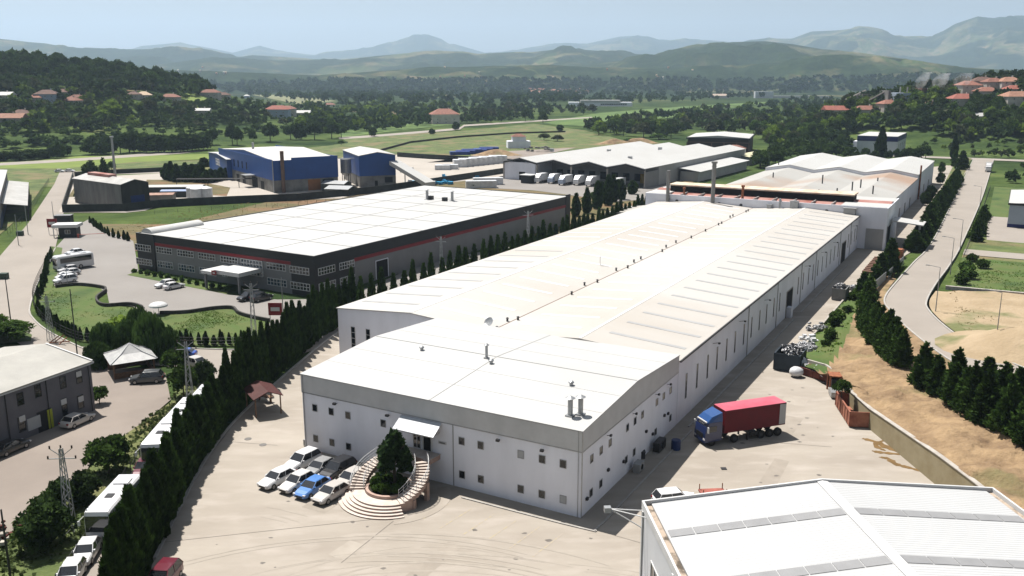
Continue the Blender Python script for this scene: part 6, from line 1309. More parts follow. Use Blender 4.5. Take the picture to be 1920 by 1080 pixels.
for u, v, z, lab in ((97, -23.6, 1.8, 'street lamp at the bend of the right road beside the dry field'), (139, -23.2, .5, 'street lamp on the right road kerb beside the green meadow'), (170, -23.2, .3, 'street lamp on the right road near the side path'), (77, -33.5, 2.6, 'street lamp at the edge of the weedy dry field'), (250, -24, .2, 'street lamp on the far stretch of the right road')): lamp_post(lift(u, v, z), 8, ROT + R(90), lab, group=gl_)
lamp_post(P(127, 535), 3.5, R(160), 'short lamp post by the car park row', .8)
for px, h, lab in (((20, 600), 8.0, 'thin dark pole at the far left roadside'), ((145, 665), 10.5, 'tall black wooden pole behind the grey workshop'), ((532, 603), 8, 'thin grey pole beside the red sign near the lawn'), ((53, 440), 8, 'thin pole on the left grass plot, nearer one'), ((35, 460), 8, 'thin pole at the corner of the left grass plot'), ((103, 430), 8, 'thin pale pole beside the gatehouse'), ((20, 1085), 6.5, 'black wooden pole in the lower left corner'), ((1790, 345), 7, 'thin pole near the far right hedge')):
    m_ = MB(); m_.tube((0, 0, 0), (0, 0, h), .11, .07, n=6); o = m_.build('pole', M_steeld if 'black' in lab or 'dark' in lab else M_steel); o.location = P(*px); tag(o, lab, 'pole')
def sign(p, h, w, m, label, rz=0, z=2.0):
    e = empty('sign', p, rz, label, 'sign'); m_ = MB(); m_.box(-w / 2, -.06, z, w / 2, .06, z + h); s = m_.build('panel', m, e)
    m_ = MB(); m_.box(-w * .32, -.10, z + h * .35, w * .32, -.061, z + h * .65); m_.build('emblem', M_frame, s); m_ = MB(); m_.tube((-w * .4, 0, 0), (-w * .4, 0, z), .07, n=6); m_.tube((w * .4, 0, 0), (w * .4, 0, z), .07, n=6); m_.build('legs', M_steel, e)
sign(P(100, 440), 2.4, 2.8, M_redstripe, 'red sign with white emblem beside the gatehouse'); sign(P(518, 612), 2.2, 2.4, M_redstripe, 'red sign with white emblem at the lawn corner by the cypress tops')
# gatehouse and dark hut
e = empty('gatehouse', P(132, 443), R(8), 'small gatehouse with white flat roof at the car park entrance', 'gatehouse')
m_ = MB(); m_.box(-2.2, -1.8, 0, 2.2, 1.8, 2.7); m_.build('wall', M_char, e); m_ = MB(); m_.box(-3.8, -2.4, 2.7, 2.8, 2.4, 3.5); m_.build('roof', M_frame, e); pane(e, 'x', -1.8, 0, 1.5, 1.4, 1.1, -1, 2, 1)
m_ = MB()
for x in (-3.5,): m_.box(x - .1, -2.1, 0, x + .1, -1.9, 2.7); m_.box(x - .1, 1.9, 0, x + .1, 2.1, 2.7)
m_.build('posts', M_frame, e)
e = empty('kiosk', P(121, 420), R(8), 'small dark hut behind the gatehouse', 'hut'); m_ = MB(); m_.box(-2.2, -1.5, 0, 2.2, 1.5, 2.6); m_.build('wall', M_char, e); m_ = MB(); m_.box(-2.4, -1.7, 2.6, 2.4, 1.7, 2.75); m_.build('roof', M_gpanel, e)
m_ = MB(); m_.tube((0, 0, .9), (6.5, 0, 1.0), .07, n=6); m_.box(-.2, -.2, 0, .2, .2, 1.1); o = m_.build('barrier', mat('barrier_red_white', (.5, .12, .1), .6, var=.3, scale=2)); o.location = P(147, 446, .05); o.rotation_euler = (0, 0, R(12)); tag(o, 'red barrier arm across the pale ground right of the gatehouse', 'barrier')
# pergola with maroon roof
e = empty('pergola', P(495, 770, 0), ROT + R(60), 'small open shelter with a dark maroon gable roof beside the cypress row', 'shelter')
prY = [(-1.9, 2.5), (0, 3.3), (1.9, 2.5)]; MB().prism_x(prY + [(y, z + .1) for y, z in reversed(prY)], -2.6, 2.6).build('roof', M_maroon, e)
for x in (-2.2, 2.2):
    for y in (-1.6, 1.6): m_ = MB(); m_.box(x - .07, y - .07, 0, x + .07, y + .07, 2.55); m_.build('post', M_wood, e)
m_ = MB(); m_.box(-1.2, -.4, .7, 1.2, .4, .78); m_.box(-1.0, -.1, 0, -.9, .1, .7); m_.box(.9, -.1, 0, 1.0, .1, .7); o = m_.build('picnic_table', M_wood); o.location = P(497, 752, .06); o.rotation_euler = (0, 0, ROT + R(90)); tag(o, 'wooden table in the shade under the maroon roofed shelter', 'table')
# gazebo with white hip roof
e = empty('gazebo', P(247, 697, 0), R(32), 'open gazebo with a pale grey pyramid roof in front of the willows', 'gazebo')
m_ = MB(); m_.loft([[(-3.2, -3.2, 2.4), (3.2, -3.2, 2.4), (3.2, 3.2, 2.4), (-3.2, 3.2, 2.4)], [(-1.5, -1.5, 3.2), (1.5, -1.5, 3.2), (1.5, 1.5, 3.2), (-1.5, 1.5, 3.2)], [(-.1, -.1, 4.3), (.1, -.1, 4.3), (.1, .1, 4.3), (-.1, .1, 4.3)]]); gr = m_.build('roof', mat('gazebo_roof', (.46, .46, .45), .5, scale=1, col2=(.34, .34, .34)), e)
m_ = MB()
for sx, sy in ((1, 1), (1, -1), (-1, 1), (-1, -1)): m_.tube((sx * 3.2, sy * 3.2, 2.45), (sx * 1.5, sy * 1.5, 3.25), .08, n=5); m_.tube((sx * 1.5, sy * 1.5, 3.25), (0, 0, 4.35), .08, n=5)
m_.build('hip_ridges', M_frame, gr)
for sx, sy in ((1, 1), (1, -1), (-1, 1), (-1, -1)): m_ = MB(); m_.box(sx * 2.7 - .1, sy * 2.7 - .1, 0, sx * 2.7 + .1, sy * 2.7 + .1, 2.45); m_.build('post', M_wood, e)
m_ = MB(); m_.box(-2.6, -2.6, 0, 2.6, -2.5, .9); m_.box(-2.6, 2.5, 0, 2.6, 2.6, .9); m_.box(2.5, -2.5, 0, 2.6, 2.5, .9); m_.build('railing', M_wood, e)
m_ = MB(); m_.box(-1.3, -.8, 1.6, 1.3, .8, 1.68); m_.tube((0, 0, 0), (0, 0, 1.6), .08, n=6); o = m_.build('shade_panel', M_frame); o.location = P(203, 688); o.rotation_euler = (0, 0, R(20)); tag(o, 'white flat shade panel left of the gazebo', 'panel')
m_ = MB(); rings = []
for k in range(6): t = k / 5 * math.pi / 2; rings.append([(math.cos(2 * math.pi * b / 14) * 1.7 * math.cos(t - .0001) + 0, math.sin(2 * math.pi * b / 14) * 1.7 * math.cos(t - .0001), 1.6 + math.sin(t) * .8) for b in range(14)])
m_.loft(rings); m_.tube((0, 0, 0), (0, 0, 1.7), .06, n=6); o = m_.build('parasol', M_frame, smooth=False); o.location = P(298, 590); tag(o, 'white round parasol beside the garden wall', 'parasol')
m_ = MB(); m_.box(-.5, -.4, 0, .5, .4, 1.0); o = m_.build('waste_container', M_wallgrey); o.location = P(384, 697, .04); tag(o, 'grey waste container beside the silver car near the willow', 'waste container')
for k, px in enumerate(((38, 442), (8, 523))): m_ = MB(); m_.box(-.8, -.6, .1, .8, .6, 1.3); m_.tube((-.6, .7, .15), (-.6, .5, .15), .15, n=8); o = m_.build('waste_container', mat('dark_green_bin', (.04, .07, .05), .6, var=.2)); o.location = P(*px); tag(o, ['dark green waste container on the left road near the grass plot', 'dark green waste container at the left road edge, lower one'][k], 'waste container')
pile('debris_heap', (10, 1010), 18, 2.6, .8, mat('white_debris', (.5, .46, .4), .9, var=.5, scale=1), 'pale heap of building waste in the lower left corner', 'debris', L=1)
pile('debris_heap', (8, 1000), 14, 1.6, .7, mat('dark_red_debris', (.10, .025, .02), .9, var=.4, scale=1), 'dark red heap of scrap at the left edge by the bush', 'debris', L=1)
m_ = MB()
for a, b_ in (((-1.6, 0, .2), (1.6, .3, .4)), ((-1, .5, .2), (1, -.4, 1.6)), ((.2, -.6, .1), (.9, .8, .9)), ((-1.8, .2, .1), (-.3, .6, 1.2))): m_.tube(a, b_, .09, n=5)
o = m_.build('scrap_timber', M_rust); o.location = P(112, 645); tag(o, 'tangle of rusty scrap beams beside the road bend', 'scrap')
# pipe bridge at the blue factory
e = empty('pipe_rack', P(400, 352), R(3), 'thin horizontal pipe rack on posts before the cypresses at the blue factory', 'pipe rack'); m_ = MB(); m_.tube((-14, 0, 3.4), (22, 0, 3.4), .18, n=6); m_.tube((-14, .5, 3.6), (22, .5, 3.6), .12, n=6); m_.build('pipes', M_steeld, e)
for x in (-14, -2, 10, 22): m_ = MB(); m_.tube((x, 0, 0), (x, 0, 3.4), .15, n=6); m_.build('post', M_steeld, e)
# dry field mound, wrapped bales by lean-to
mound('earth_mound', (1925, 655), 13, 3.4, M_sand, 'pale sandy mound at the right edge of the dry field', 2.6, .9)
pf = [UV(62 + k * 5.2, 70.5) for k in range(0, 22)]
for k in range(20):
    m_ = MB(); m_.box(-2.5, -1.5, 0, 2.5, 1.5, 1.3); o = m_.build('wrapped_stack', M_film); o.location = UV(84 + k * 5.15, 68.8, .05); o.rotation_euler = (0, 0, ROT); tag(o, nth(k) + ' low white wrapped stack from the near end, behind the slim cypresses', 'wrapped stack', 'white wrapped line behind the cypress row')
# ------------------------------------------------------------ vegetation
def tri_cards(C3, D3, size, rs_, elong=1.0):
    """leaf tufts: centres C3 (n,3), growth directions D3 (n,3), size (n,) -> verts, faces (one bent quad each)"""
    n_ = len(C3); rv = rs_.normal(size=(n_, 3)); D = D3 / np.linalg.norm(D3, axis=1, keepdims=True)
    S = np.cross(D, rv); S /= np.linalg.norm(S, axis=1, keepdims=True) + 1e-9
    s = size[:, None]
    a = C3 - D * s * .5 * elong; b_ = C3 + S * s * .5; c = C3 + D * s * elong; d = C3 - S * s * .5
    V_ = np.stack([a, b_, c, d], 1).reshape(-1, 3); Fc = np.arange(n_ * 4).reshape(n_, 4); return V_, Fc
def mesh_np(name, V_, Fc, m):
    me_ = bpy.data.meshes.new(name); me_.from_pydata(V_.tolist(), [], Fc.tolist()); me_.materials.append(m); me_.update(); return me_
def sph(rs_, n_):
    v = rs_.normal(size=(n_, 3)); return v / np.linalg.norm(v, axis=1, keepdims=True)
def crown(kind, seed, n_, leaf, h=1.0, w=1.0):
    """returns verts/quads of a crown standing on z=0, total height h, width w"""
    r_ = np.random.RandomState(seed); parts = []
    if kind == 'cypress':
        t = r_.rand(n_) ** .85; an = r_.rand(n_) * 2 * np.pi
        prof_ = np.interp(t, [0, .06, .25, .5, .75, .92, 1], [.62, .85, 1, .84, .48, .18, .03])
        lump = 1 + .22 * np.sin(an * 3 + t * 9 + seed) + .12 * np.sin(an * 5 - t * 17 + seed * 2)
        rad = w / 2 * prof_ * lump * (.72 + .32 * r_.rand(n_))
        C3 = np.stack([np.cos(an) * rad, np.sin(an) * rad, .03 * h + t * h * .95], 1)
        D3 = np.stack([np.cos(an) * .45, np.sin(an) * .45, np.full(n_, 1.0)], 1) + r_.normal(size=(n_, 3)) * .18
        parts.append(tri_cards(C3, D3, leaf * (.6 + .8 * r_.rand(n_)), r_, 1.3)); core = (.6, [0, .1, .3, .6, .85, 1], [.5, .62, .72, .6, .3, 0])
    elif kind == 'conifer':
        nb_ = 90; C_, D_ = [], []
        for k in range(nb_):
            t = (k + r_.rand()) / nb_; an = r_.rand() * 6.28; L_ = w / 2 * (1 - t) ** .75 * (.75 + .45 * r_.rand()) + .12; z0 = h * (.05 + .93 * t)
            m_ = max(4, int(n_ / nb_ * (1.6 - 1.2 * t)))
            s = r_.rand(m_) ** .6
            wig = r_.normal(size=(m_, 3)) * .16 * L_ * .8
            C_.append(np.stack([np.cos(an) * L_ * s, np.sin(an) * L_ * s, z0 - .18 * L_ * s + .25 * L_ * s ** 2], 1) + wig)
            D_.append(np.tile([np.cos(an) * .9, np.sin(an) * .9, .45], (m_, 1)) + r_.normal(size=(m_, 3)) * .3)
        C3 = np.concatenate(C_); D3 = np.concatenate(D_); parts.append(tri_cards(C3, D3, leaf * (.6 + .8 * r_.rand(len(C3))), r_, 1.1)); core = (.5, [0, .1, .5, .9, 1], [.55, .6, .36, .06, 0])
    elif kind == 'willow':
        nb_ = 150; C_, D_ = [], []
        for k in range(nb_):
            an = r_.rand() * 6.28; q = r_.rand() ** .5; x, y = np.cos(an) * q * w / 2, np.sin(an) * q * w / 2; top = h * (.55 + .45 * np.sqrt(max(0, 1 - q * q))) * (.9 + .15 * r_.rand()); low = h * (.04 + .35 * r_.rand() * (1 - q * .6))
            m_ = max(5, n_ // nb_); s = r_.rand(m_)
            C_.append(np.stack([x + r_.normal(size=m_) * .18, y + r_.normal(size=m_) * .18, top + (low - top) * s], 1)); D_.append(np.tile([np.cos(an) * .12, np.sin(an) * .12, -1.0], (m_, 1)) + r_.normal(size=(m_, 3)) * .12)
        C3 = np.concatenate(C_); D3 = np.concatenate(D_); parts.append(tri_cards(C3, D3, leaf * (.6 + .8 * r_.rand(len(C3))), r_, 1.9)); core = None
    else:                                   # broad: clumps over an ellipsoid
        lo = .08 if kind == 'broad' else .02; nc_ = 22 if n_ > 400 else 9; cc = []
        for k in range(nc_):
            v = sph(r_, 1)[0]; v[2] = (abs(v[2]) * 1.3 - .5) if kind == 'broad' else v[2]; q = .62 + .2 * r_.rand()
            cc.append((v * q, .30 + .2 * r_.rand()))
        cc.append((np.zeros(3), .55))
        idx = r_.randint(0, len(cc), n_); base_ = np.array([c[0] for c in cc])[idx]; rad = np.array([c[1] for c in cc])[idx]
        d = sph(r_, n_); d[:, 2] = np.where(d[:, 2] < -.5, -d[:, 2] * .6, d[:, 2])
        C3 = base_ + d * (rad * (.75 + .3 * r_.rand(n_)))[:, None]
        ctr = lo * h + (1 - lo) * h * .48
        C3 = C3 * np.array([w / 2, w / 2, (1 - lo) * h * .5]); C3[:, 2] += ctr; C3[:, 2] = np.maximum(C3[:, 2], .05 * h)
        D3 = d * .6 + np.array([0, 0, .1]) + r_.normal(size=(n_, 3)) * .9
        parts.append(tri_cards(C3, D3, leaf * (.6 + .8 * r_.rand(n_)), r_, 1.0)); core = None
        cv_, cf_ = [], []                    # inner mass, ragged
        for (c, q) in cc:
            k0 = len(cv_); ico = [(0, 0, 1), (.9, 0, .3), (.28, .85, .3), (-.73, .53, .3), (-.73, -.53, .3), (.28, -.85, .3), (0, 0, -.8)]
            for v in ico:
                p = c + np.array(v) * q * .86; cv_.append([p[0] * w / 2, p[1] * w / 2, max(.05 * h, p[2] * (1 - lo) * h * .5 + ctr)])
            for a, b2 in ((1, 2), (2, 3), (3, 4), (4, 5), (5, 1)): cf_ += [(k0, k0 + a, k0 + b2, k0 + b2), (k0 + 6, k0 + b2, k0 + a, k0 + a)]
        if n_ > 200: parts.append((np.array(cv_), [(a, b_, c) for a, b_, c, _ in cf_]))
    if core:
        f_, ts, rs2 = core; cv_ = []; cf_ = []; n8 = 8
        for a, (t, q) in enumerate(zip(ts, rs2)):
            for b_ in range(n8): cv_.append([math.cos(b_ * math.pi / 4) * q * w / 2, math.sin(b_ * math.pi / 4) * q * w / 2, .03 * h + t * h * .93])
        for a in range(len(ts) - 1):
            for b_ in range(n8): cf_.append((a * n8 + b_, a * n8 + (b_ + 1) % n8, (a + 1) * n8 + (b_ + 1) % n8, (a + 1) * n8 + b_))
        parts.append((np.array(cv_), cf_))
    return parts
def crown_mesh(name, kind, seed, n_, leaf, h, w, m):
    V_, Fc = [], []; k = 0
    for v, f in crown(kind, seed, n_, leaf, h, w): V_ += v.tolist(); Fc += [tuple(int(i_) + k for i_ in q) for q in (f.tolist() if hasattr(f, 'tolist') else f)]; k += len(v)
    me_ = bpy.data.meshes.new(name); me_.from_pydata(V_, [], Fc); me_.materials.append(m); me_.update(); return me_
def trunk_mesh(h, r, limbs=4):
    m_ = MB(); m_.tube((0, 0, -.6), (0, 0, h * .55), r, r * .6, n=7); m_.tube((0, 0, h * .55), (.1, .05, h * .85), r * .6, r * .2, n=6)
    for k in range(limbs): a = k * 2.4; m_.tube((0, 0, h * (.3 + .08 * k)), (math.cos(a) * h * .22, math.sin(a) * h * .22, h * (.55 + .08 * k)), r * .4, r * .12, n=5)
    me_ = bpy.data.meshes.new('trunk'); me_.from_pydata(m_.v, [], m_.f); me_.materials.append(M_bark); return me_
class Proto:
    def __init__(s, name, kind, seeds, n_, leaf, h, w, m, cat, tr_r=.14, limbs=0):
        s.name = name; s.h = h; s.w = w; s.cat = cat; s.cr = [crown_mesh('crown', kind, sd, n_, leaf, h, w, m) for sd in seeds]; s.tr = trunk_mesh(h, tr_r, limbs)
    def put(s, p, h, w, label, group=None, i=None, name=None):
        e = empty(name or s.name, p, rnd.random() * 6.28, label, s.cat, group); sx = w / s.w; sz = h / s.h; e.scale = (sx, sx, sz)
        for nm, me_ in (('crown', s.cr[rnd.randrange(len(s.cr)) if i is None else i % len(s.cr)]), ('trunk', s.tr)):
            o = bpy.data.objects.new(nm, me_); C.objects.link(o); o.parent = e
        return e
PC = Proto('cypress_tree', 'cypress', range(6), 4200, .42, 8.5, 2.5, L_cyp, 'cypress', .12)
PS = Proto('cypress_tree', 'cypress', range(10, 14), 1800, .36, 6.5, 1.7, L_cyp, 'cypress', .1)
PK = Proto('conifer_tree', 'conifer', range(20, 25), 6500, .30, 6.5, 3.4, L_con, 'conifer', .14)
PB = Proto('leafy_tree', 'broad', range(30, 34), 3800, .36, 6, 6, L_mid, 'tree', .2, 4)
PD = Proto('leafy_tree', 'broad', range(40, 44), 2600, .52, 10, 8.5, L_dark, 'tree', .3, 4)
PM = Proto('leafy_tree', 'broad', range(50, 53), 2600, .52, 10, 8.5, L_mid, 'tree', .3, 4)
PL = Proto('leafy_tree', 'broad', range(60, 62), 2600, .52, 10, 8.5, L_light, 'tree', .3, 4)
PO = Proto('leafy_tree', 'broad', range(65, 67), 2600, .52, 10, 8.5, L_olive, 'tree', .3, 4)
PU = Proto('bush', 'bush', range(70, 74), 1500, .20, 1.8, 2.4, L_mid, 'bush', .05)
PUD = Proto('bush', 'bush', range(75, 78), 3200, .28, 4.5, 4.8, L_dark, 'bush', .1)
PW = Proto('willow_tree', 'willow', range(80, 83), 7500, .26, 6.5, 5.5, leafmat('willow_foliage', (.085, .15, .035), (.03, .06, .016), .3), 'willow', .2, 3)
# 1. cypress row left of the yard: a nearer dense row and a slimmer farther one
row = resample(smooth_line([P(*q) for q in ((225, 1230), (262, 1120), (290, 1048), (383, 863), (447, 780), (520, 713), (612, 632), (668, 602))], 6), 1.95)
for k, p in enumerate(row):
    far = k / len(row); d = (row[min(k + 1, len(row) - 1)] - row[max(k - 1, 0)]).normalized(); nn = Vector((-d.y, d.x, 0))
    h = (7.8 if far < .5 else 8.6) * rnd.uniform(.78, 1.1); w = rnd.uniform(2.0, 2.6) if far < .5 else rnd.uniform(1.6, 2.0)
    PC.put(p + nn * (.8 + rnd.uniform(-.2, .2)), h, w * .88, nth(k) + ' cypress from the near end of the dense row beside the coach lane' if far < .75 else nth(len(row) - 1 - k) + ' cypress back from the hall corner end of the long row', 'cypress row along the left of the yard' if far < .75 else 'pointed cypresses by the hall corner')
    if False: PC.put(p + nn * (2.7 + rnd.uniform(-.3, .3)), h * .72, w * 1.0, 'ragged green cypress on the lane side of the dense row', 'lane side cypresses')
for k in range(50):
    u = 46 + k * 3.1
    PS.put(UV(u, 63.5 + rnd.uniform(-.3, .3) - k * .03, .0), rnd.uniform(7.0, 9.0), rnd.uniform(1.5, 1.9), nth(k) + ' slim cypress from the near end of the line behind the long hall', 'slim cypresses behind the hall')
for px, h, w in [((1120, 392), 9, 3), ((1140, 385), 10, 3.4), ((1150, 378), 9, 3), ((1100, 400), 8, 2.6), ((1165, 374), 7, 3), ((1080, 405), 7, 2.6), ((1128, 380), 7, 2.8), ((1158, 368), 6, 3), ((1185, 364), 5, 3)]:
    PS.put(P(*px), h, w, 'bigger dark cypress in the clump between the truck warehouse and the lean-to', 'cypress clump by the lean-to')
# 2. conifers on the right
clist = []
a_ = smooth_line([P(1622, 600, 1.2), P(1630, 628, 1.9), P(1655, 655, 2.6), P(1690, 688, 3.0)], 5)
for k, p in enumerate(resample(a_, 1.7)): clist.append((p, rnd.uniform(4.8, 6.9), 2.7, 'dark conifer in the tight upper clump between the bank and the right road', 'upper conifer clump on the bank'))
b_ = smooth_line([P(1735, 722, 3.3), P(1770, 742, 3.5), P(1815, 768, 3.8), P(1865, 797, 3.9), P(1930, 838, 4.1), P(2000, 880, 4.2)], 5)
for k, p in enumerate(resample(b_, 2.0)): clist.append((p + Vector((rnd.uniform(-.6, .6), rnd.uniform(-.6, .6), 0)), rnd.uniform(4.4, 6.8), rnd.uniform(2.5, 3.3), 'shaggy green conifer in the lower row along the right road bend', 'lower conifer row on the bank'))
cnt = {}
for p, h, w, lab, g in clist: cnt[g] = cnt.get(g, -1) + 1; PK.put(p, h, w, nth(cnt[g]) + (' dark conifer from the upper end of the tight clump beside the right road' if 'upper' in g else ' shaggy conifer from the left of the lower row at the road bend'), g)
PK.put(P(1668, 510, .6), 7.6, 4.0, 'large dark conifer beside the timber rows, taller of the pair'); PK.put(P(1650, 522, .6), 5.6, 3.4, 'smaller dark conifer beside the tall one near the timber rows')
for px, h, z in (((1618, 552), 4.6, .6), ((1630, 558), 4.2, .8), ((1626, 575), 4.8, .9), ((1905, 770), 5.4, 4.0), ((1880, 745), 4.6, 3.6), ((1850, 725), 4.0, 3.4)): PK.put(P(px[0], px[1], z), h, 3.0, 'small conifer standing loose beside the conifer rows', 'loose conifers on the bank')
for k in range(44):
    u = 168 + k * 4.1 + rnd.uniform(-.5, .5); v = -13.3 + (k / 44) * 1.5
    (PK if k % 4 else PC).put(UV(u, v + rnd.uniform(-.5, .5), .1), rnd.uniform(4.6, 6.6), rnd.uniform(3.2, 4.2), nth(k) + ' conifer from the near end of the hedge along the right road', 'hedge conifers along the right road', name='conifer_tree')
for k in range(10): PK.put(UV(188 + k * 5.5, -25.8 + rnd.uniform(-.4, .4), .3), rnd.uniform(3.6, 5), 3.0, nth(k) + ' conifer from the near end of the short line by the side yard', 'conifers by the side yard')
for px, h, w, lab in (((1735, 385), 4.5, 3.6, 'round dark shrub tree at the lane side, nearest of three'), ((1745, 372), 4.8, 3.6, 'dark shrub tree at the lane side, middle of three'), ((1763, 345), 4.5, 3.2, 'dark shrub tree at the lane side, farthest of three'), ((1765, 325), 5, 3, 'dark tree behind the far end of the lane'), ((1803, 318), 9, 5.5, 'tall conifer at the head of the hedge by the junction'), ((1790, 312), 8, 4, 'broad conifer at the head of the hedge left of the tall one'), ((1788, 298), 13, 3.2, 'very tall slim cypress behind the junction')):
    (PK if 'conifer' in lab else PC if 'cypress' in lab else PUD).put(P(px[0], px[1], .1), h, w, lab)
# poplar and trees round the blue band building
for k, (x, y, h, w) in enumerate([(1650, 300, 17, 5), (1605, 305, 6, 4.5), (1622, 304, 7.5, 6), (1640, 306, 7, 5), (1665, 303, 6, 4), (1680, 302, 6.5, 4), (1700, 304, 8, 7), (1720, 306, 9, 8), (1735, 300, 8, 6), (1590, 300, 7, 6)]):
    (PS if k == 0 else PD).put(P(x, y), h, w, 'tall slim poplar in front of the blue band building' if k == 0 else 'dark tree in the row in front of the blue band building', None if k == 0 else 'dark trees before the blue band building', name='poplar_tree' if k == 0 else 'leafy_tree')
# 3. nearer broadleaf trees and bushes at the left
for (x, y, h, w, P_, lab) in [(205, 888, 4.6, 4.9, PB, 'round green tree in the weeds opposite the middle coach'), (155, 945, 3.4, 3.8, PUD, 'dark round bush between the lattice pole and the green tree'), (88, 1025, 4.6, 4.8, PUD, 'big dark bush left of the tall lattice pole'), (345, 745, 4.6, 3.6, PB, 'leafy tree at the head of the coach lane'), (330, 700, 4.2, 4, PB, 'bushy tree right of the parked dark grey estate car'), (20, 640, 3.4, 7, PB, 'wide green bush at the left edge beside the road'), (-20, 632, 3.6, 8, PB, 'wide green bush cut by the left edge'), (385, 720, 3.4, 3, PUD, 'small dark tree beside the lane end'), (187, 758, 2.6, 2.4, PB, 'little palm like tree at the grey workshop corner'), (110, 960, 3.6, 3, PUD, 'dark bush right behind the big bush'), (1578, 770 - 28, 2.2, 2.2, PB, 'small green bush behind the rusty baling machine')]:
    P_.put(P(x, y, 2.2 if x > 1500 else 0), h, w, lab)
for (x, y, h, w) in [(200, 672, 5.6, 4.2), (245, 660, 5.4, 4.4), (285, 674, 7.4, 4.6), (314, 674, 5.2, 3.8), (265, 652, 6.8, 3.8), (185, 688, 3.8, 4)]:
    PW.put(P(x, y), h, w, {200: 'left willow of the group behind the gazebo', 245: 'middle willow behind the gazebo', 285: 'tallest willow rising behind the gazebo roof', 314: 'right willow of the group, next to the silver car', 265: 'rear willow half hidden behind the tallest one', 185: 'low willow bush left of the gazebo'}[x])
PL.put(P(232, 640), 4.4, 6, 'bright green tree between the willows and the left lawn')
# young cypresses along lawn edges
for pts, n_, lab, g in [(((72, 585), (100, 612), (150, 636), (240, 645)), 26, 'young slim cypress along the outer edge of the left lawn', 'young cypresses round the left lawn'), (((335, 645), (400, 647), (470, 645)), 14, 'young slim cypress along the road edge of the right lawn', 'young cypresses along the right lawn'), (((75, 560), (88, 510), (97, 478)), 22, 'young cypress in the hedge left of the car park row', 'hedge cypresses by the car park'), (((170, 418), (200, 440), (240, 452)), 14, 'small cypress at the near corner of the fallow field', 'small cypresses at the fallow field corner')]:
    for p in resample(smooth_line([P(*q) for q in pts], 5), 1)[::1] and [q for q in resample(smooth_line([P(*q) for q in pts], 5), max(.5, sum((P(*a) - P(*b_)).length for a, b_ in zip(pts[:-1], pts[1:])) / n_))]:
        PS.put(p + Vector((rnd.uniform(-.3, .3), rnd.uniform(-.3, .3), 0)), rnd.uniform(1.6, 2.6), rnd.uniform(.6, .9), lab, g)
for k in range(14): p = P(250, 512).lerp(P(425, 548), k / 13); PU.put(p + Vector((0, .6, 0)), rnd.uniform(.8, 1.6), rnd.uniform(.8, 1.3), nth(k) + ' clipped shrub from the left in the bed before the charcoal factory', 'shrubs in the bed before the factory')
# drop shaped cypresses at the blue factory, trees at the shed
for k, (x, y) in enumerate(((313, 337), (322, 339), (332, 341), (349, 341), (362, 340), (371, 342), (379, 341), (388, 343), (396, 342), (405, 340), (415, 338), (425, 337))): PC.put(P(x, y), rnd.uniform(6.3, 8.2) if x < 385 else rnd.uniform(4.6, 5.6), 4.0, nth(k) + ' drop shaped dark cypress from the left in the row at the blue factory', 'drop shaped cypresses at the blue factory', name='cypress_tree')
for x, y, h, w, P_, lab in ((172, 345, 9.5, 7, PD, 'dark tree behind the shed garden, left of the pointed one'), (182, 362, 8.5, 8, PD, 'dark green tree right at the old shed'), (196, 335, 9, 4.5, PK, 'pointed conifer behind the old shed'), (384, 320, 6.5, 5, PD, 'dark tree beside the blue annex'), (150, 372, 2.4, 4, PU, 'low bush in the shed garden'), (210, 322, 5, 4, PM, 'green tree behind the tall thin chimney')): P_.put(P(x, y), h, w, lab)
for x, y in ((1112, 372), (1128, 370), (1098, 378), (1190, 358), (1240, 330), (1255, 332), (925, 345), (886, 352)): PU.put(P(x, y), rnd.uniform(1.6, 3.4), rnd.uniform(2.4, 4), 'bush on the rough strip around the loading yard', 'bushes round the loading yard')
# magnolia and shrubs in the planter
e = PB.put(UV(-4.6, 19.0, 1.0), 5.8, 3.0, 'dark magnolia tree in the round planter inside the curved stairs', i=0); e.name = 'magnolia_tree'
mg = crown_mesh('crown', 'broad', 91, 3000, .34, 6.0, 3.1, leafmat('magnolia_foliage', (.045, .085, .028), (.012, .026, .009), .1, 1.5)); 
for ch in e.children:
    if ch.name.startswith('crown'): ch.data = mg; 
e.scale = (1, 1, 1)
for k in range(9): a = k * .7; PU.put(UV(CUx + math.cos(a) * 1.45, CUy + math.sin(a) * 1.45, .95), rnd.uniform(.8, 1.3), rnd.uniform(1.1, 1.5), 'leafy shrub in the round planter under the magnolia', 'planter shrubs')
# slope bushes right
for x, y, z, h, w in ((1562, 612, .5, 2.2, 2.6), (1556, 640, .8, 2.0, 2.0), (1570, 600, .4, 1.8, 2.4), (1600, 560, .5, 1.6, 2.2), (1548, 650, .8, 1.2, 1.5), (1590, 585, .5, 1.2, 2.0)): PU.put(P(x, y, z), h, w, 'green bush on the grassy foot of the bank', 'bushes at the foot of the bank')
for u, v, z, s in ((135, -27, .9, 3), (142, -26, .9, 2.6), (148, -29, .9, 2.4), (128, -26, .9, 2.4), (155, -26.5, .9, 2.2)): PU.put(lift(u, v, z), s * .9, s * 1.15, 'rough bush in the meadow corner by the right road', 'meadow corner bushes')
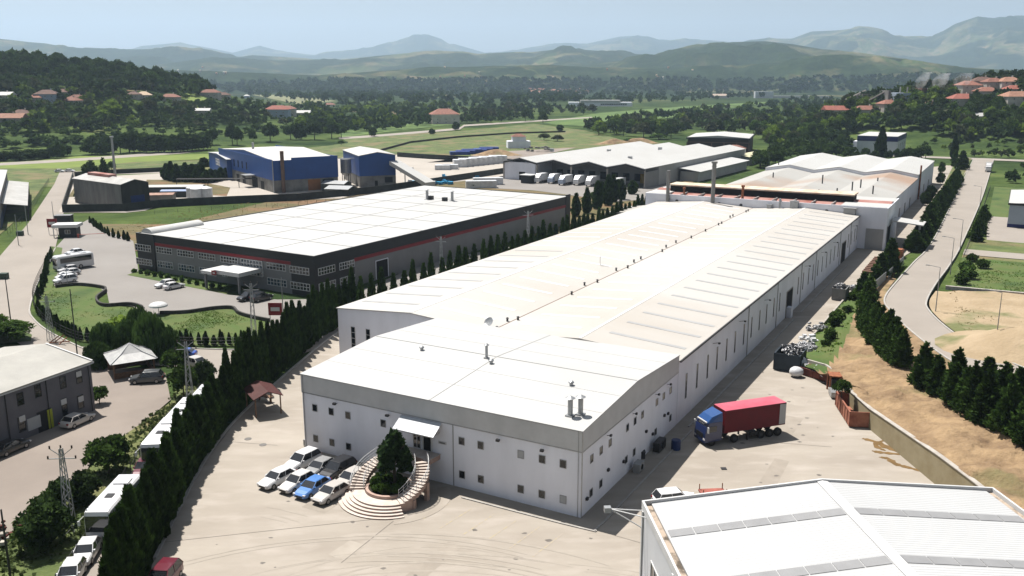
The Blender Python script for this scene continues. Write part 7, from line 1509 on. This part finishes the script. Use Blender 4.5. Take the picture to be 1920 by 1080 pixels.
# ---- far trees: scattered inside regions given in photo pixels
def inside(x, y, poly):
    c = False; j_ = len(poly) - 1
    for i_ in range(len(poly)):
        xi, yi = poly[i_]; xj, yj = poly[j_]
        if (yi > y) != (yj > y) and x < (xj - xi) * (y - yi) / (yj - yi) + xi: c = not c
        j_ = i_
    return c
HS = [((90, 192), 15, 11, 6, R(10), 'blue', True, 'grey blue two storey house with a brown roof on the left hillside', 2), ((68, 192), 9, 7, 3.5, R(5), 0, True, 'small red roofed house left of the blue grey one'), ((133, 196), 14, 9, 3, R(-10), 0, True, 'low red roofed house on the left hillside in front of dark trees'), ((145, 190), 10, 7, 3, R(15), 0, True, 'red roofed house just behind the low one on the left hillside'), ((118, 180), 10, 8, 3, R(0), 'brown', True, 'brown roofed house higher on the left hillside'), ((15, 228), 22, 10, 2.6, R(5), 'salmon', False, 'long salmon roofed farm building at the left edge'), ((8, 186), 14, 8, 3, R(0), 'white', False, 'white roofed shed high at the left edge'), ((42, 221), 12, 9, 3, R(0), 'brown', True, 'dark brown roofed house beside the salmon roofed farm'), ((270, 184), 12, 10, 2.5, R(20), 'tan', True, 'tan roofed house in the hillside trees'), ((252, 184), 9, 8, 3, R(0), 'brown', True, 'brown roofed house left of the tan roofed one'), ((320, 190), 14, 9, 3.5, R(0), 0, True, 'red brown roofed house below the bright hillside field'), ((395, 182), 16, 10, 4, R(0), 0, True, 'red roofed house right of the bright hillside field'), ((418, 184), 12, 8, 3, R(0), 'brown', True, 'brown roofed house beside the red roofed one at the field'), ((463, 184), 11, 8, 5, R(0), 'bluewhite', True, 'pale blue house at the left end of the striped field'), ((522, 220), 20, 12, 7, R(0), 'redflat', True, 'pale blue walled house with a red roof behind the highway trees', 2), ((540, 216), 14, 10, 6, R(0), 0, True, 'brick coloured house right of the pale blue walled one'), ((563, 217), 20, 8, 3, R(0), 'white', False, 'long pale shed behind the highway trees'), ((378, 213), 14, 6, 2.5, R(0), 'white', False, 'small white roofed shed in the hillside scrub'), ((618, 200), 16, 9, 3, R(0), 0, True, 'red roofed house at the right end of the striped field'),
      ((833, 232), 26, 18, 9, R(15), 0, True, 'large farmhouse with a red hip roof beside the highway', 2),
      ((1578, 216), 27, 11, 4, R(0), 'brightred', False, 'long bright red roofed house in the trees of the right slope'), ((1622, 216), 17, 10, 4, R(0), 0, True, 'red roofed house right of the long bright red roof'), ((1665, 205), 14, 10, 4, R(15), 0, True, 'red hip roofed house on the slope above the blue band building'), ((1803, 196), 18, 12, 4, R(0), 'brightred', True, 'wide red hip roofed house in the middle of the right hill', 1), ((1813, 176), 15, 11, 6, R(10), 0, True, 'white house with a red roof on the hill ridge, leftmost', 2), ((1840, 165), 14, 10, 5, R(-5), 'brown', True, 'brown roofed house on the hill ridge'), ((1848, 182), 15, 10, 4, R(5), 0, True, 'white walled red roofed house below the ridge houses'), ((1860, 170), 13, 10, 6, R(0), 0, True, 'cream house with a red roof on the ridge, middle', 2), ((1890, 168), 15, 11, 5.5, R(0), 'salmonhip', True, 'yellowish house with a salmon roof on the ridge, rightmost', 2), ((1898, 178), 12, 9, 4, R(0), 'brightred', True, 'red roofed house just below the yellowish one'), ((1905, 198), 22, 12, 6, R(10), 'salmonhip', True, 'big white house with orange roof at the right edge', 2), ((1838, 226), 12, 7, 3, R(0), 'white', False, 'small white roofed shed in the dark trees of the right slope'), ((1743, 204), 10, 8, 3, R(0), 'brown', True, 'brown roofed house in the trees of the right slope')]
HPX = [(q[0][0], q[0][1], q[1] * .8) for q in HS]
FAR = []
def scatter(poly, n_, h0, h1, tones, where, wr=.85):
    x0, x1 = min(p[0] for p in poly), max(p[0] for p in poly); y0, y1 = min(p[1] for p in poly), max(p[1] for p in poly); k = 0; tr_ = 0
    while k < n_ and tr_ < n_ * 30:
        tr_ += 1; x, y = rnd.uniform(x0, x1), rnd.uniform(y0, y1)
        if not inside(x, y, poly): continue
        if any(abs(x - hx) < hw + 3 and -3 < y - hy < 15 for hx, hy, hw in HPX): continue
        p = hit(x, y); h = rnd.uniform(h0, h1); FAR.append((h / p.length, p, h, h * rnd.uniform(.75, 1.15) * wr, rnd.choice(tones), where)); k += 1
D1, M1, L1, O1_ = 'dark', 'mid', 'light', 'olive'
scatter([(-40, 118), (60, 120), (150, 133), (250, 143), (330, 156), (400, 170), (400, 180), (300, 170), (150, 160), (-40, 150)], 230, 9, 15, [D1, D1, M1], 'on the wooded hill crest at the left')
scatter([(-40, 150), (150, 160), (300, 170), (420, 180), (420, 195), (320, 180), (180, 175), (-40, 178)], 150, 7, 11, [D1, M1, M1, O1_], 'on the slope under the wooded hill crest')
scatter([(-40, 178), (180, 178), (300, 190), (300, 235), (200, 245), (-40, 255)], 240, 5, 9, [D1, M1, M1, O1_, L1], 'among the scattered hillside houses at the left')
scatter([(300, 195), (480, 195), (560, 205), (640, 215), (640, 228), (430, 225), (300, 225)], 110, 5, 8, [D1, M1, O1_, M1], 'between the hillside fields and the green crops')
scatter([(390, 162), (640, 162), (980, 160), (1100, 168), (1080, 195), (900, 200), (640, 196), (480, 185)], 520, 12, 17, [D1, D1, M1, M1], 'in the broad wood across the valley', .8)
scatter([(560, 205), (640, 195), (850, 200), (860, 215), (850, 232), (640, 250), (560, 258)], 200, 7, 13, [D1, M1, M1, L1], 'in the wood on the far side of the highway')
scatter([(850, 200), (1000, 200), (1110, 205), (1120, 216), (1000, 222), (880, 236)], 90, 7, 12, [D1, M1, O1_], 'beside the farmhouse at the valley fields')
scatter([(950, 166), (1500, 165), (1500, 180), (1300, 192), (1100, 200), (1000, 190)], 330, 9, 14, [D1, D1, M1], 'on the valley floor before the foothills', .8)
scatter([(1080, 246), (1150, 232), (1280, 214), (1400, 196), (1560, 186), (1600, 200), (1600, 245), (1460, 285), (1400, 252), (1290, 255), (1240, 262), (1130, 258)], 430, 7, 12, [D1, D1, M1, M1, O1_, L1], 'in the wood behind the loading warehouse')
scatter([(1460, 262), (1600, 240), (1600, 296), (1540, 298), (1470, 306), (1420, 318), (1400, 330), (1440, 300)], 150, 5, 9, [D1, D1, M1], 'in the belt of trees between the dark hall and the rear hall')
scatter([(1590, 190), (1700, 182), (1800, 190), (1960, 185), (1960, 262), (1800, 262), (1720, 250), (1600, 245)], 260, 7, 11, [D1, D1, O1_, M1, M1, L1], 'on the lower slope of the right hand hill')
scatter([(1640, 176), (1760, 166), (1850, 158), (1960, 150), (1960, 190), (1700, 190)], 150, 5, 9, [D1, M1, O1_], 'between the houses on the right hand hill')
scatter([(1840, 148), (1960, 144), (1960, 158), (1850, 158)], 40, 5, 8, [D1], 'on top of the right hand hill')
scatter([(1720, 262), (1960, 262), (1960, 300), (1840, 300), (1800, 285), (1740, 290)], 45, 2.5, 5, [M1, L1, O1_], 'on the rough meadow behind the junction')
scatter([(1870, 300), (1960, 300), (1960, 345), (1880, 345)], 12, 3, 5, [D1, M1], 'on the green plot right of the junction')
scatter([(-40, 268), (150, 262), (330, 250), (560, 240), (640, 238), (640, 246), (330, 262), (150, 276), (-40, 282)], 75, 2.5, 5.5, [D1, M1, M1], 'in the hedges among the green crops', 1.4)
scatter([(640, 240), (860, 228), (1000, 222), (1000, 227), (860, 236), (640, 252)], 60, 5, 9, [D1, M1], 'along the highway edge', 1.0)
scatter([(300, 222), (560, 226), (560, 236), (300, 240)], 50, 4, 7, [D1, M1, M1, O1_], 'in the shrubs above the green crops', 1.1)
for (x, y, h, w, c) in [(30, 302, 5, 12, D1), (0, 303, 5, 12, D1), (60, 300, 5, 12, D1), (85, 298, 5, 10, D1), (107, 297, 8.5, 9, D1), (120, 293, 6, 8, D1), (172, 290, 9, 10, D1), (188, 291, 8, 10, D1), (205, 288, 8, 9, D1), (226, 288, 10, 9, D1), (243, 287, 13, 12, D1), (252, 286, 11, 11, D1), (275, 287, 10, 12, D1), (292, 286, 9, 12, D1), (308, 286, 9, 12, D1), (322, 286, 9, 12, D1), (338, 285, 8.5, 12, D1), (352, 284, 9, 11, D1), (368, 282, 8.5, 11, D1), (382, 281, 9, 10, D1), (398, 272, 11, 9, D1), (436, 272, 14, 9, D1), (445, 273, 12, 8, D1), (475, 268, 9, 5, M1), (507, 266, 13, 11, D1), (545, 262, 11, 9, D1), (563, 262, 10, 10, D1), (590, 262, 14, 11, D1), (622, 260, 13, 11, D1), (640, 258, 10, 9, D1), (208, 225, 13, 16, L1), (195, 232, 9, 12, L1), (285, 215, 11, 10, O1_), (660, 215, 11, 16, L1), (690, 216, 11, 16, L1), (714, 214, 11, 14, L1), (985, 228, 14, 9, D1), (1018, 232, 12, 9, D1), (1110, 238, 8, 7, D1), (1140, 240, 7, 6, D1), (1050, 246, 5, 6, D1), (1020, 263, 4.5, 8, O1_), (1045, 265, 4, 8, O1_), (1180, 268, 3, 8, M1), (1235, 262, 4, 12, M1), (640, 272, 3, 4, M1), (855, 244, 6, 6, D1), (700, 256, 6, 6, D1), (810, 252, 4, 5, D1), (1640, 182, 13, 6, D1), (1350, 235, 8, 9, L1)]:
    FAR.append((1.0, hit(x, y), h, w, c, 'standing before the crops and highway' if x < 660 and y > 255 else 'standing out among the valley trees'))
FAR.sort(key=lambda q: -q[0])
GT = {D1: (PD, 'dark round tree'), M1: (PM, 'mid green tree'), L1: (PL, 'bright green tree'), O1_: (PO, 'olive green tree')}
for s_, p, h, w, c, where in FAR[:290]:
    (GT[c][0] if w < h * .98 or c != D1 else PUD).put(p, h * (1 if w < h * .98 else 1.1), w, GT[c][1] + ' ' + where, (GT[c][1] + 's ' + where)[:90])
lowp = {c: [crown('broad', 100 + k, 64, 2.6, 10, 8.5)[0] for k in range(4)] for c in (D1, M1, L1, O1_)}
ST = {}
for s_, p, h, w, c, where in FAR[290:]: ST.setdefault((c), []).append((p, h, w))
LM = {D1: leafmat('woodland_dark', (.052, .088, .026), (.022, .042, .014), 0, .03), M1: leafmat('woodland_mid', (.070, .115, .030), (.03, .055, .016), 0, .03), L1: leafmat('woodland_light', (.16, .23, .035), (.09, .14, .02), 0, .03), O1_: leafmat('woodland_olive', (.09, .10, .05), (.045, .06, .03), 0, .03)}
for c, lst in ST.items():
    V_, k = [], 0
    for p, h, w in lst:
        v, f = rnd.choice(lowp[c]); a = rnd.random() * 6.28; ca, sa = math.cos(a), math.sin(a); q = v * np.array([w / 8.5, w / 8.5, h / 10.0])
        q = np.stack([q[:, 0] * ca - q[:, 1] * sa, q[:, 0] * sa + q[:, 1] * ca, q[:, 2]], 1) + np.array(p); V_.append(q)
    V_ = np.concatenate(V_); Fc = np.arange(len(V_)).reshape(-1, 4); o = bpy.data.objects.new('woodland', mesh_np('woodland', V_, Fc, LM[c])); C.objects.link(o); tag(o, {D1: 'dark green far off woodland across the valley and hills', M1: 'mid green far off woodland among the darker trees', L1: 'bright green patches of far off woodland', O1_: 'olive grey green patches of far off woodland'}[c], 'woodland', kind='stuff')
# valley carpet of very far trees (y 150-170) and hillside scrub
def carpet(name, poly, n_, h0, h1, m, label):
    V_ = []; x0, x1 = min(p[0] for p in poly), max(p[0] for p in poly); y0, y1 = min(p[1] for p in poly), max(p[1] for p in poly); c = 0
    src = [crown('broad', 200 + k, 26, 3.6, 10, 9)[0][0] for k in range(4)]
    while c < n_:
        x, y = rnd.uniform(x0, x1), rnd.uniform(y0, y1)
        if not inside(x, y, poly): continue
        p = hit(x, y); c += 1
        if name == 'valley_trees' and (p.length < 1300 or p.length > 4500): continue
        h = rnd.uniform(h0, h1); v = rnd.choice(src) * np.array([h / 9, h / 9, h / 10]) + np.array(p); V_.append(v)
    V_ = np.concatenate(V_); o = bpy.data.objects.new(name, mesh_np(name, V_, np.arange(len(V_)).reshape(-1, 4), m)); C.objects.link(o); tag(o, label, 'woodland', kind='stuff')
carpet('valley_trees', [(-60, 140), (380, 160), (640, 152), (1000, 152), (1500, 150), (1960, 140), (1960, 170), (1500, 174), (1000, 170), (640, 172), (380, 178)], 1500, 10, 18, LM[D1], 'thin dark line of trees on the far valley floor')
carpet('hillside_scrub', [(-60, 165), (640, 195), (640, 232), (-60, 262)], 900, 1.6, 4, LM[M1], 'low green scrub between the hillside trees and crops')
# weeds on banks, verges, fields
def weeds(name, region, n_, s0, s1, m, label, zf):
    V_ = []; r_ = np.random.RandomState(5); c = 0
    x0, x1 = min(p.x for p in region), max(p.x for p in region); y0, y1 = min(p.y for p in region), max(p.y for p in region); pl_ = [(p.x, p.y) for p in region]
    while c < n_:
        x, y = rnd.uniform(x0, x1), rnd.uniform(y0, y1); c += 1
        if not inside(x, y, pl_) or float(fbm(x / 5, y / 5, 2)) < rnd.uniform(.2, .6): continue
        k = 4; s = rnd.uniform(s0, s1); C3 = np.array([x, y, zf(x, y)]) + r_.normal(size=(k, 3)) * np.array([s, s, .1]) * .6; C3[:, 2] = np.maximum(C3[:, 2], zf(x, y)) + s * .25
        D3 = np.array([0, 0, .45]) + r_.normal(size=(k, 3)) * np.array([.8, .8, .1]); v, _ = tri_cards(C3, D3, np.full(k, s), r_, .7); V_.append(v)
    V_ = np.concatenate(V_); o = bpy.data.objects.new(name, mesh_np(name, V_, np.arange(len(V_)).reshape(-1, 4), m)); C.objects.link(o); tag(o, label, 'weeds', kind='stuff')
L_weed = leafmat('weed_foliage', (.085, .11, .035), (.045, .065, .02), 0, .4); L_dryw = leafmat('dry_weed', (.30, .23, .11), (.18, .15, .06), 0, .4)
weeds('weeds', G([(320, 755), (345, 690), (385, 705), (325, 795), (262, 860), (148, 1030), (88, 1200), (-200, 1200), (-100, 1040), (60, 985), (150, 895), (240, 812)]), 6000, .18, .5, L_weed, 'rough green weeds on the verge beside the coach lane', lambda x, y: .05)
weeds('weeds', G([(200, 425), (400, 390), (700, 345), (720, 362), (430, 410), (240, 465)]), 4000, .12, .3, L_dryw, 'dry weeds over the fallow field behind the charcoal factory', lambda x, y: .02)
from mathutils.bvhtree import BVHTree
bank.data.materials.append(M_lawn)
GP = [(1655, 490), (1596, 540), (1550, 592), (1500, 645), (1490, 690), (1548, 700), (1575, 655), (1592, 620), (1600, 590), (1622, 555), (1650, 520)]
for f_ in bank.data.polygons:
    c_ = f_.center; dz_ = c_.z - CAMH; dep = c_.y * cp - dz_ * sp; x_, y_ = CX + F * c_.x / dep, CY - F * (c_.y * sp + dz_ * cp) / dep
    if inside(x_ + 10 * (float(fbm(c_.x / 2, c_.y / 2, 2)) - .4), y_, GP): f_.material_index = 1
bvh = BVHTree.FromPolygons([v.co.copy() for v in bank.data.vertices], [tuple(p.vertices) for p in bank.data.polygons])
def zbank(x, y):
    h_ = bvh.ray_cast(Vector((x, y, 50)), Vector((0, 0, -1))); return h_[0].z if h_[0] else -5
weeds('weeds', [q.copy() for q in foot[:4]] + [Q(1548, 690, 1.2), Q(1575, 650, 1), Q(1592, 610, .8), Q(1622, 555, .7), Q(1648, 510, .5)], 7000, .15, .38, leafmat('fresh_grass', (.12, .20, .03), (.07, .12, .022), 0, .5), 'fresh green grass on the foot of the bank', zbank)
weeds('weeds', [q for q in mid[4:11]] + [q for q in reversed(crest[3:10])], 9000, .12, .32, L_dryw, 'dry tufts on the upper part of the sandy bank', zbank) if False else None
for reg, n_, lab in (([(95, 612), (75, 560), (98, 545), (180, 562), (262, 580), (262, 592), (240, 645), (150, 638)], 7000, 'longer grass tufts on the left lawn'), ([(305, 592), (400, 583), (455, 595), (505, 606), (470, 645), (335, 642)], 7000, 'longer grass tufts on the right lawn'), ([(130, 480), (98, 530), (85, 520), (100, 470)], 10, 'grass tufts beside the car park hedge')):
    if n_ > 100: weeds('grass_tufts', G(reg), n_, .06, .16, MATS['fresh_grass'], lab, lambda x, y: .06)
weeds('weeds', [lift(119, -24.5, 1.2), lift(119, -60, 1.6), lift(70, -60, 3), lift(84, -28, 2.4)], 9000, .08, .22, L_dryw, 'dry weeds over the sandy field beyond the right road', lambda x, y: 1.25 + max(0, (118 - ((Vector((x, y, 0)) - O2).dot(U2))) * .035))
weeds('weeds', [lift(158, -25, .9), lift(158, -60, .9), lift(123, -60, .9), lift(123, -25, .9)], 8000, .08, .2, MATS['fresh_grass'], 'green tufts over the right hand meadow', lambda x, y: .9)
# ------------------------------------------------------------ houses
def house(px, L, W_, h, rz, wm, rm, label, hip=True, group=None, storeys=1):
    p = hit(*px); e = empty('house', p, rz, label, 'house', group); m_ = MB(); m_.box(-L / 2, -W_ / 2, -4, L / 2, W_ / 2, h); m_.build('wall', wm, e); m_ = MB(); r = W_ * .28
    if hip: m_.loft([[(-L / 2 - .6, -W_ / 2 - .6, h), (L / 2 + .6, -W_ / 2 - .6, h), (L / 2 + .6, W_ / 2 + .6, h), (-L / 2 - .6, W_ / 2 + .6, h)], [(-L / 2 + W_ * .42, -.15, h + r), (L / 2 - W_ * .42, -.15, h + r), (L / 2 - W_ * .42, .15, h + r), (-L / 2 + W_ * .42, .15, h + r)]])
    else: m_.prism_x([(-W_ / 2 - .6, h - .1), (W_ / 2 + .6, h - .1), (0, h + r)], -L / 2 - .5, L / 2 + .5)
    ro_ = m_.build('roof', rm, e); m_ = MB(); m_.box(L * .15, .2, h + r * .3, L * .15 + .8, 1.0, h + r + 1); m_.build('chimney', wm, ro_)
    for x in (-L * .3, 0, L * .3):
        for s in range(storeys): pane(e, 'x', -W_ / 2, x, 1.6 + s * 2.9, 1.1, 1.2, -1, 2, 1, fw=.12)
    return e
M_tb = mat('brown_tiles', (.16, .09, .07), .85, var=.4, scale=.6); M_ts = mat('salmon_tiles', (.36, .19, .13), .85, var=.3, scale=.6); M_tr = mat('bright_red_tiles', (.32, .11, .08), .85, var=.3, scale=.6); M_tt = mat('tan_roof', (.55, .42, .30), .85, var=.2); M_bp = mat('pale_blue_plaster', (.35, .42, .52), .8, var=.15)
for q in HS:
    px, L, W_, h, rz, c, hip, lab = q[:8]; st_ = q[8] if len(q) > 8 else 1
    rm = {0: M_tile, 'brown': M_tb, 'salmon': M_ts, 'salmonhip': M_ts, 'brightred': M_tr, 'redflat': M_tr, 'tan': M_tt, 'white': M_roofwhite, 'blue': M_tb, 'bluewhite': M_roofwhite}[c]; wm = M_bp if c in ('blue', 'bluewhite', 'redflat') else M_plaster
    house(px, L, W_, h, rz, wm, rm, lab, hip, storeys=st_)
VG = 'far village houses in the valley'
for k in range(26):
    x = 995 + (k % 13) * 8.5 + rnd.uniform(-3, 3); y = 172 + (k // 13) * 4 + rnd.uniform(-1.5, 1.5); p = hit(x, y); m_ = MB(); m_.box(-8, -6, -3, 8, 6, 6); e = m_.build('house', M_plaster); e.location = p; e.rotation_euler = (0, 0, rnd.random()); tag(e, 'tiny red roofed house in the far valley village', 'house', VG); m_ = MB(); m_.loft([[(-9, -7, 6), (9, -7, 6), (9, 7, 6), (-9, 7, 6)], [(-4, -.2, 10), (4, -.2, 10), (4, .2, 10), (-4, .2, 10)]]); m_.build('roof', M_ts if k % 2 else M_tile, e)
for k in range(22):
    x = rnd.choice([rnd.uniform(330, 430), rnd.uniform(730, 1250), rnd.uniform(1180, 1300), rnd.uniform(1500, 1900)]); y = rnd.uniform(127, 160); p = hit(x, y)
    if p.length > 9000: continue
    m_ = MB(); s = p.length / 2600; m_.box(-2.2 * s, -2 * s, -8, 2.2 * s, 2 * s, 1.6 * s + 2); m_.prism_x([(-2.4 * s, 1.6 * s + 2), (2.4 * s, 1.6 * s + 2), (0, 2.6 * s + 3)], -2.4 * s, 2.4 * s); e = m_.build('house', [M_plaster, M_ts, M_tt][k % 3]); e.location = p; tag(e, 'speck of a pale building on the far foothills', 'house', 'specks of buildings on the foothills')
# hillside fields
drape('field', [(325, 182), (362, 172), (388, 186), (372, 193)], M_crop); drape('field', [(472, 178), (560, 178), (632, 190), (560, 196)], mat('striped_tan_field', (.22, .20, .12), .95, scale=.05, col2=(.12, .15, .05), stretch=(1, 6, 1))); drape('field', [(60, 172), (150, 168), (270, 170), (150, 178)], M_drygr); drape('field', [(505, 204), (550, 203), (545, 210), (500, 212)], M_crop, 6, 3)
drape('field', [(640, 208), (780, 205), (860, 210), (720, 216)], M_drygr, 8, 3); drape('field', [(355, 200), (380, 199), (385, 208), (360, 210)], M_crop, 5, 3)
# ------------------------------------------------------------ far industry
e = empty('factory_shed', hit(1485, 184), R(-4), 'very long low white factory shed far across the valley', 'factory shed'); s = e.location.length * 1.0 / 1693
m_ = MB(); m_.box(-65 * s, -8, -2, -34 * s, 8, 9 * s + 3); m_.build('high_bay', M_film, e); m_ = MB(); m_.box(-34 * s, -8, -2, 62 * s, 8, 4 * s); m_.build('long_bay', M_roofwhite, e)
e = empty('factory_shed', hit(1345, 184), 0, 'tan roofed shed left of the very long white one', 'factory shed'); m_ = MB(); m_.box(-12, -8, -2, 24, 8, 5); m_.build('wall', M_plaster, e); m_ = MB(); m_.prism_x([(-9, 5), (9, 5), (0, 9)], -13, 25); m_.build('roof', mat('tan_shed_roof', (.42, .33, .27), .8, var=.1), e)
e = empty('distant_warehouse', hit(1125, 199), R(-3), 'long white flat warehouse before the far village', 'warehouse'); m_ = MB(); m_.box(-48, -10, -2, 48, 10, 6); m_.build('wall', M_wallwhite, e); m_ = MB(); m_.box(-30, -11, 6, 30, 11, 9); m_.build('roof', M_roofwhite, e); pane(e, 'x', -10, 20, 3, 40, 3, -1, 12, 1, fw=.5)
cpx = hit(1610, 196); s = cpx.length / 1693
e = empty('quarry_conveyor', cpx, 0, 'pale inclined conveyor on a tower at the far quarry plant', 'conveyor'); m_ = MB(); m_.tube((-24 * s, 0, 8 * s), (10 * s, 0, 24 * s), 1.3 * s, n=6); m_.build('belt', M_concw, e); m_ = MB(); m_.box(-8 * s, -3, -2, -5 * s, 3, 16 * s); m_.box(-2 * s, -3, -2, 0, 3, 18 * s); m_.box(2 * s, -4, 10 * s, 16 * s, 4, 18 * s); m_.build('tower', M_concdirty, e)
m_ = MB(); m_.box(-10 * s, -5, -2, 6 * s, 5, 6 * s); m_.build('base', M_film, e)
cpx = hit(1695, 190); s = cpx.length / 1693
e = empty('cement_plant', cpx, 0, 'grey cement works with towers and silos in front of the foothills', 'cement works')
m_ = MB(); m_.box(-24 * s, -10, -2, 18 * s, 10, 14 * s); m_.build('main_block', M_bp, e)
for x, w, h, m0 in ((26, 6, 22, M_brown), (30, 5, 20, M_concdirty), (36, 5, 21, M_plaster), (-32, 3, 18, M_concdirty)): m_ = MB(); m_.box((x - w) * s, -8, -2, (x + w * .5) * s, 8, h * s); m_.build('tower', m0, e)
m_ = MB(); m_.tube((-62 * s, 0, 0), (-34 * s, 0, 16 * s), 1.2 * s, n=5); m_.build('conveyor_belt', M_concw, e)
for x in (-8, 4, 60, 66): m_ = MB(); m_.tube((x * s, 0, 0), (x * s, 0, 24 * s), 1.2 * s, n=8); m_.build('chimney', M_concw, e)
# smoke
def smoke(px, h, w, dens, label):
    p = hit(*px); s = p.length / 1693; m_ = MB(); rings = []
    for k in range(9):
        t = k / 8; ww = (w * .15 + w * t ** .8 * .5) * s * (math.sin(math.pi * min(1, .12 + t)) * .5 + .5); rings.append([(math.cos(a * math.pi / 6) * ww + t * t * h * .35 * s, math.sin(a * math.pi / 6) * ww, 14 * s + t * h * s) for a in range(12)])
    m_.loft(rings); m = bpy.data.materials.new('smoke'); m.use_nodes = True; nn_ = m.node_tree.nodes; nn_.remove(nn_['Principled BSDF']); v = nn_.new('ShaderNodeVolumePrincipled'); v.inputs['Color'].default_value = (.95, .95, .97, 1)
    no = nn_.new('ShaderNodeTexNoise'); no.inputs['Scale'].default_value = .06; no.inputs['Detail'].default_value = 3; tc = nn_.new('ShaderNodeTexCoord'); m.node_tree.links.new(tc.outputs['Object'], no.inputs['Vector']); mr = nn_.new('ShaderNodeMapRange'); mr.inputs[1].default_value = .45; mr.inputs[2].default_value = .7; mr.inputs[4].default_value = dens; m.node_tree.links.new(no.outputs['Fac'], mr.inputs[0]); m.node_tree.links.new(mr.outputs[0], v.inputs['Density']); m.node_tree.links.new(v.outputs[0], nn_['Material Output'].inputs['Volume'])
    o = m_.build('smoke', m); o.location = p; tag(o, label, 'smoke', kind='stuff')
smoke((1722, 186), 30, 24, .14, 'white smoke plume rising over the cement works, left one'); smoke((1756, 186), 28, 30, .14, 'white smoke plume rising over the cement works, middle one'); smoke((1798, 184), 26, 34, .07, 'thin smoke plume right of the cement works')
# ------------------------------------------------------------ haze: the air between the camera and the hills
hb = MB().box(-18500, -3000, -4, 18500, 19500, 1150)
hm = bpy.data.materials.new('haze_air'); hm.use_nodes = True; nn_ = hm.node_tree.nodes; nn_.remove(nn_['Principled BSDF']); pv = nn_.new('ShaderNodeVolumePrincipled'); pv.inputs['Color'].default_value = (.57, .74, .95, 1)
pv.inputs['Density'].default_value = 7.3e-5; pv.inputs['Anisotropy'].default_value = .3; hm.node_tree.links.new(pv.outputs[0], nn_['Material Output'].inputs['Volume'])
hz = hb.build('haze', hm); tag(hz, 'pale blue haze over the valley and far hills', 'haze', kind='stuff')
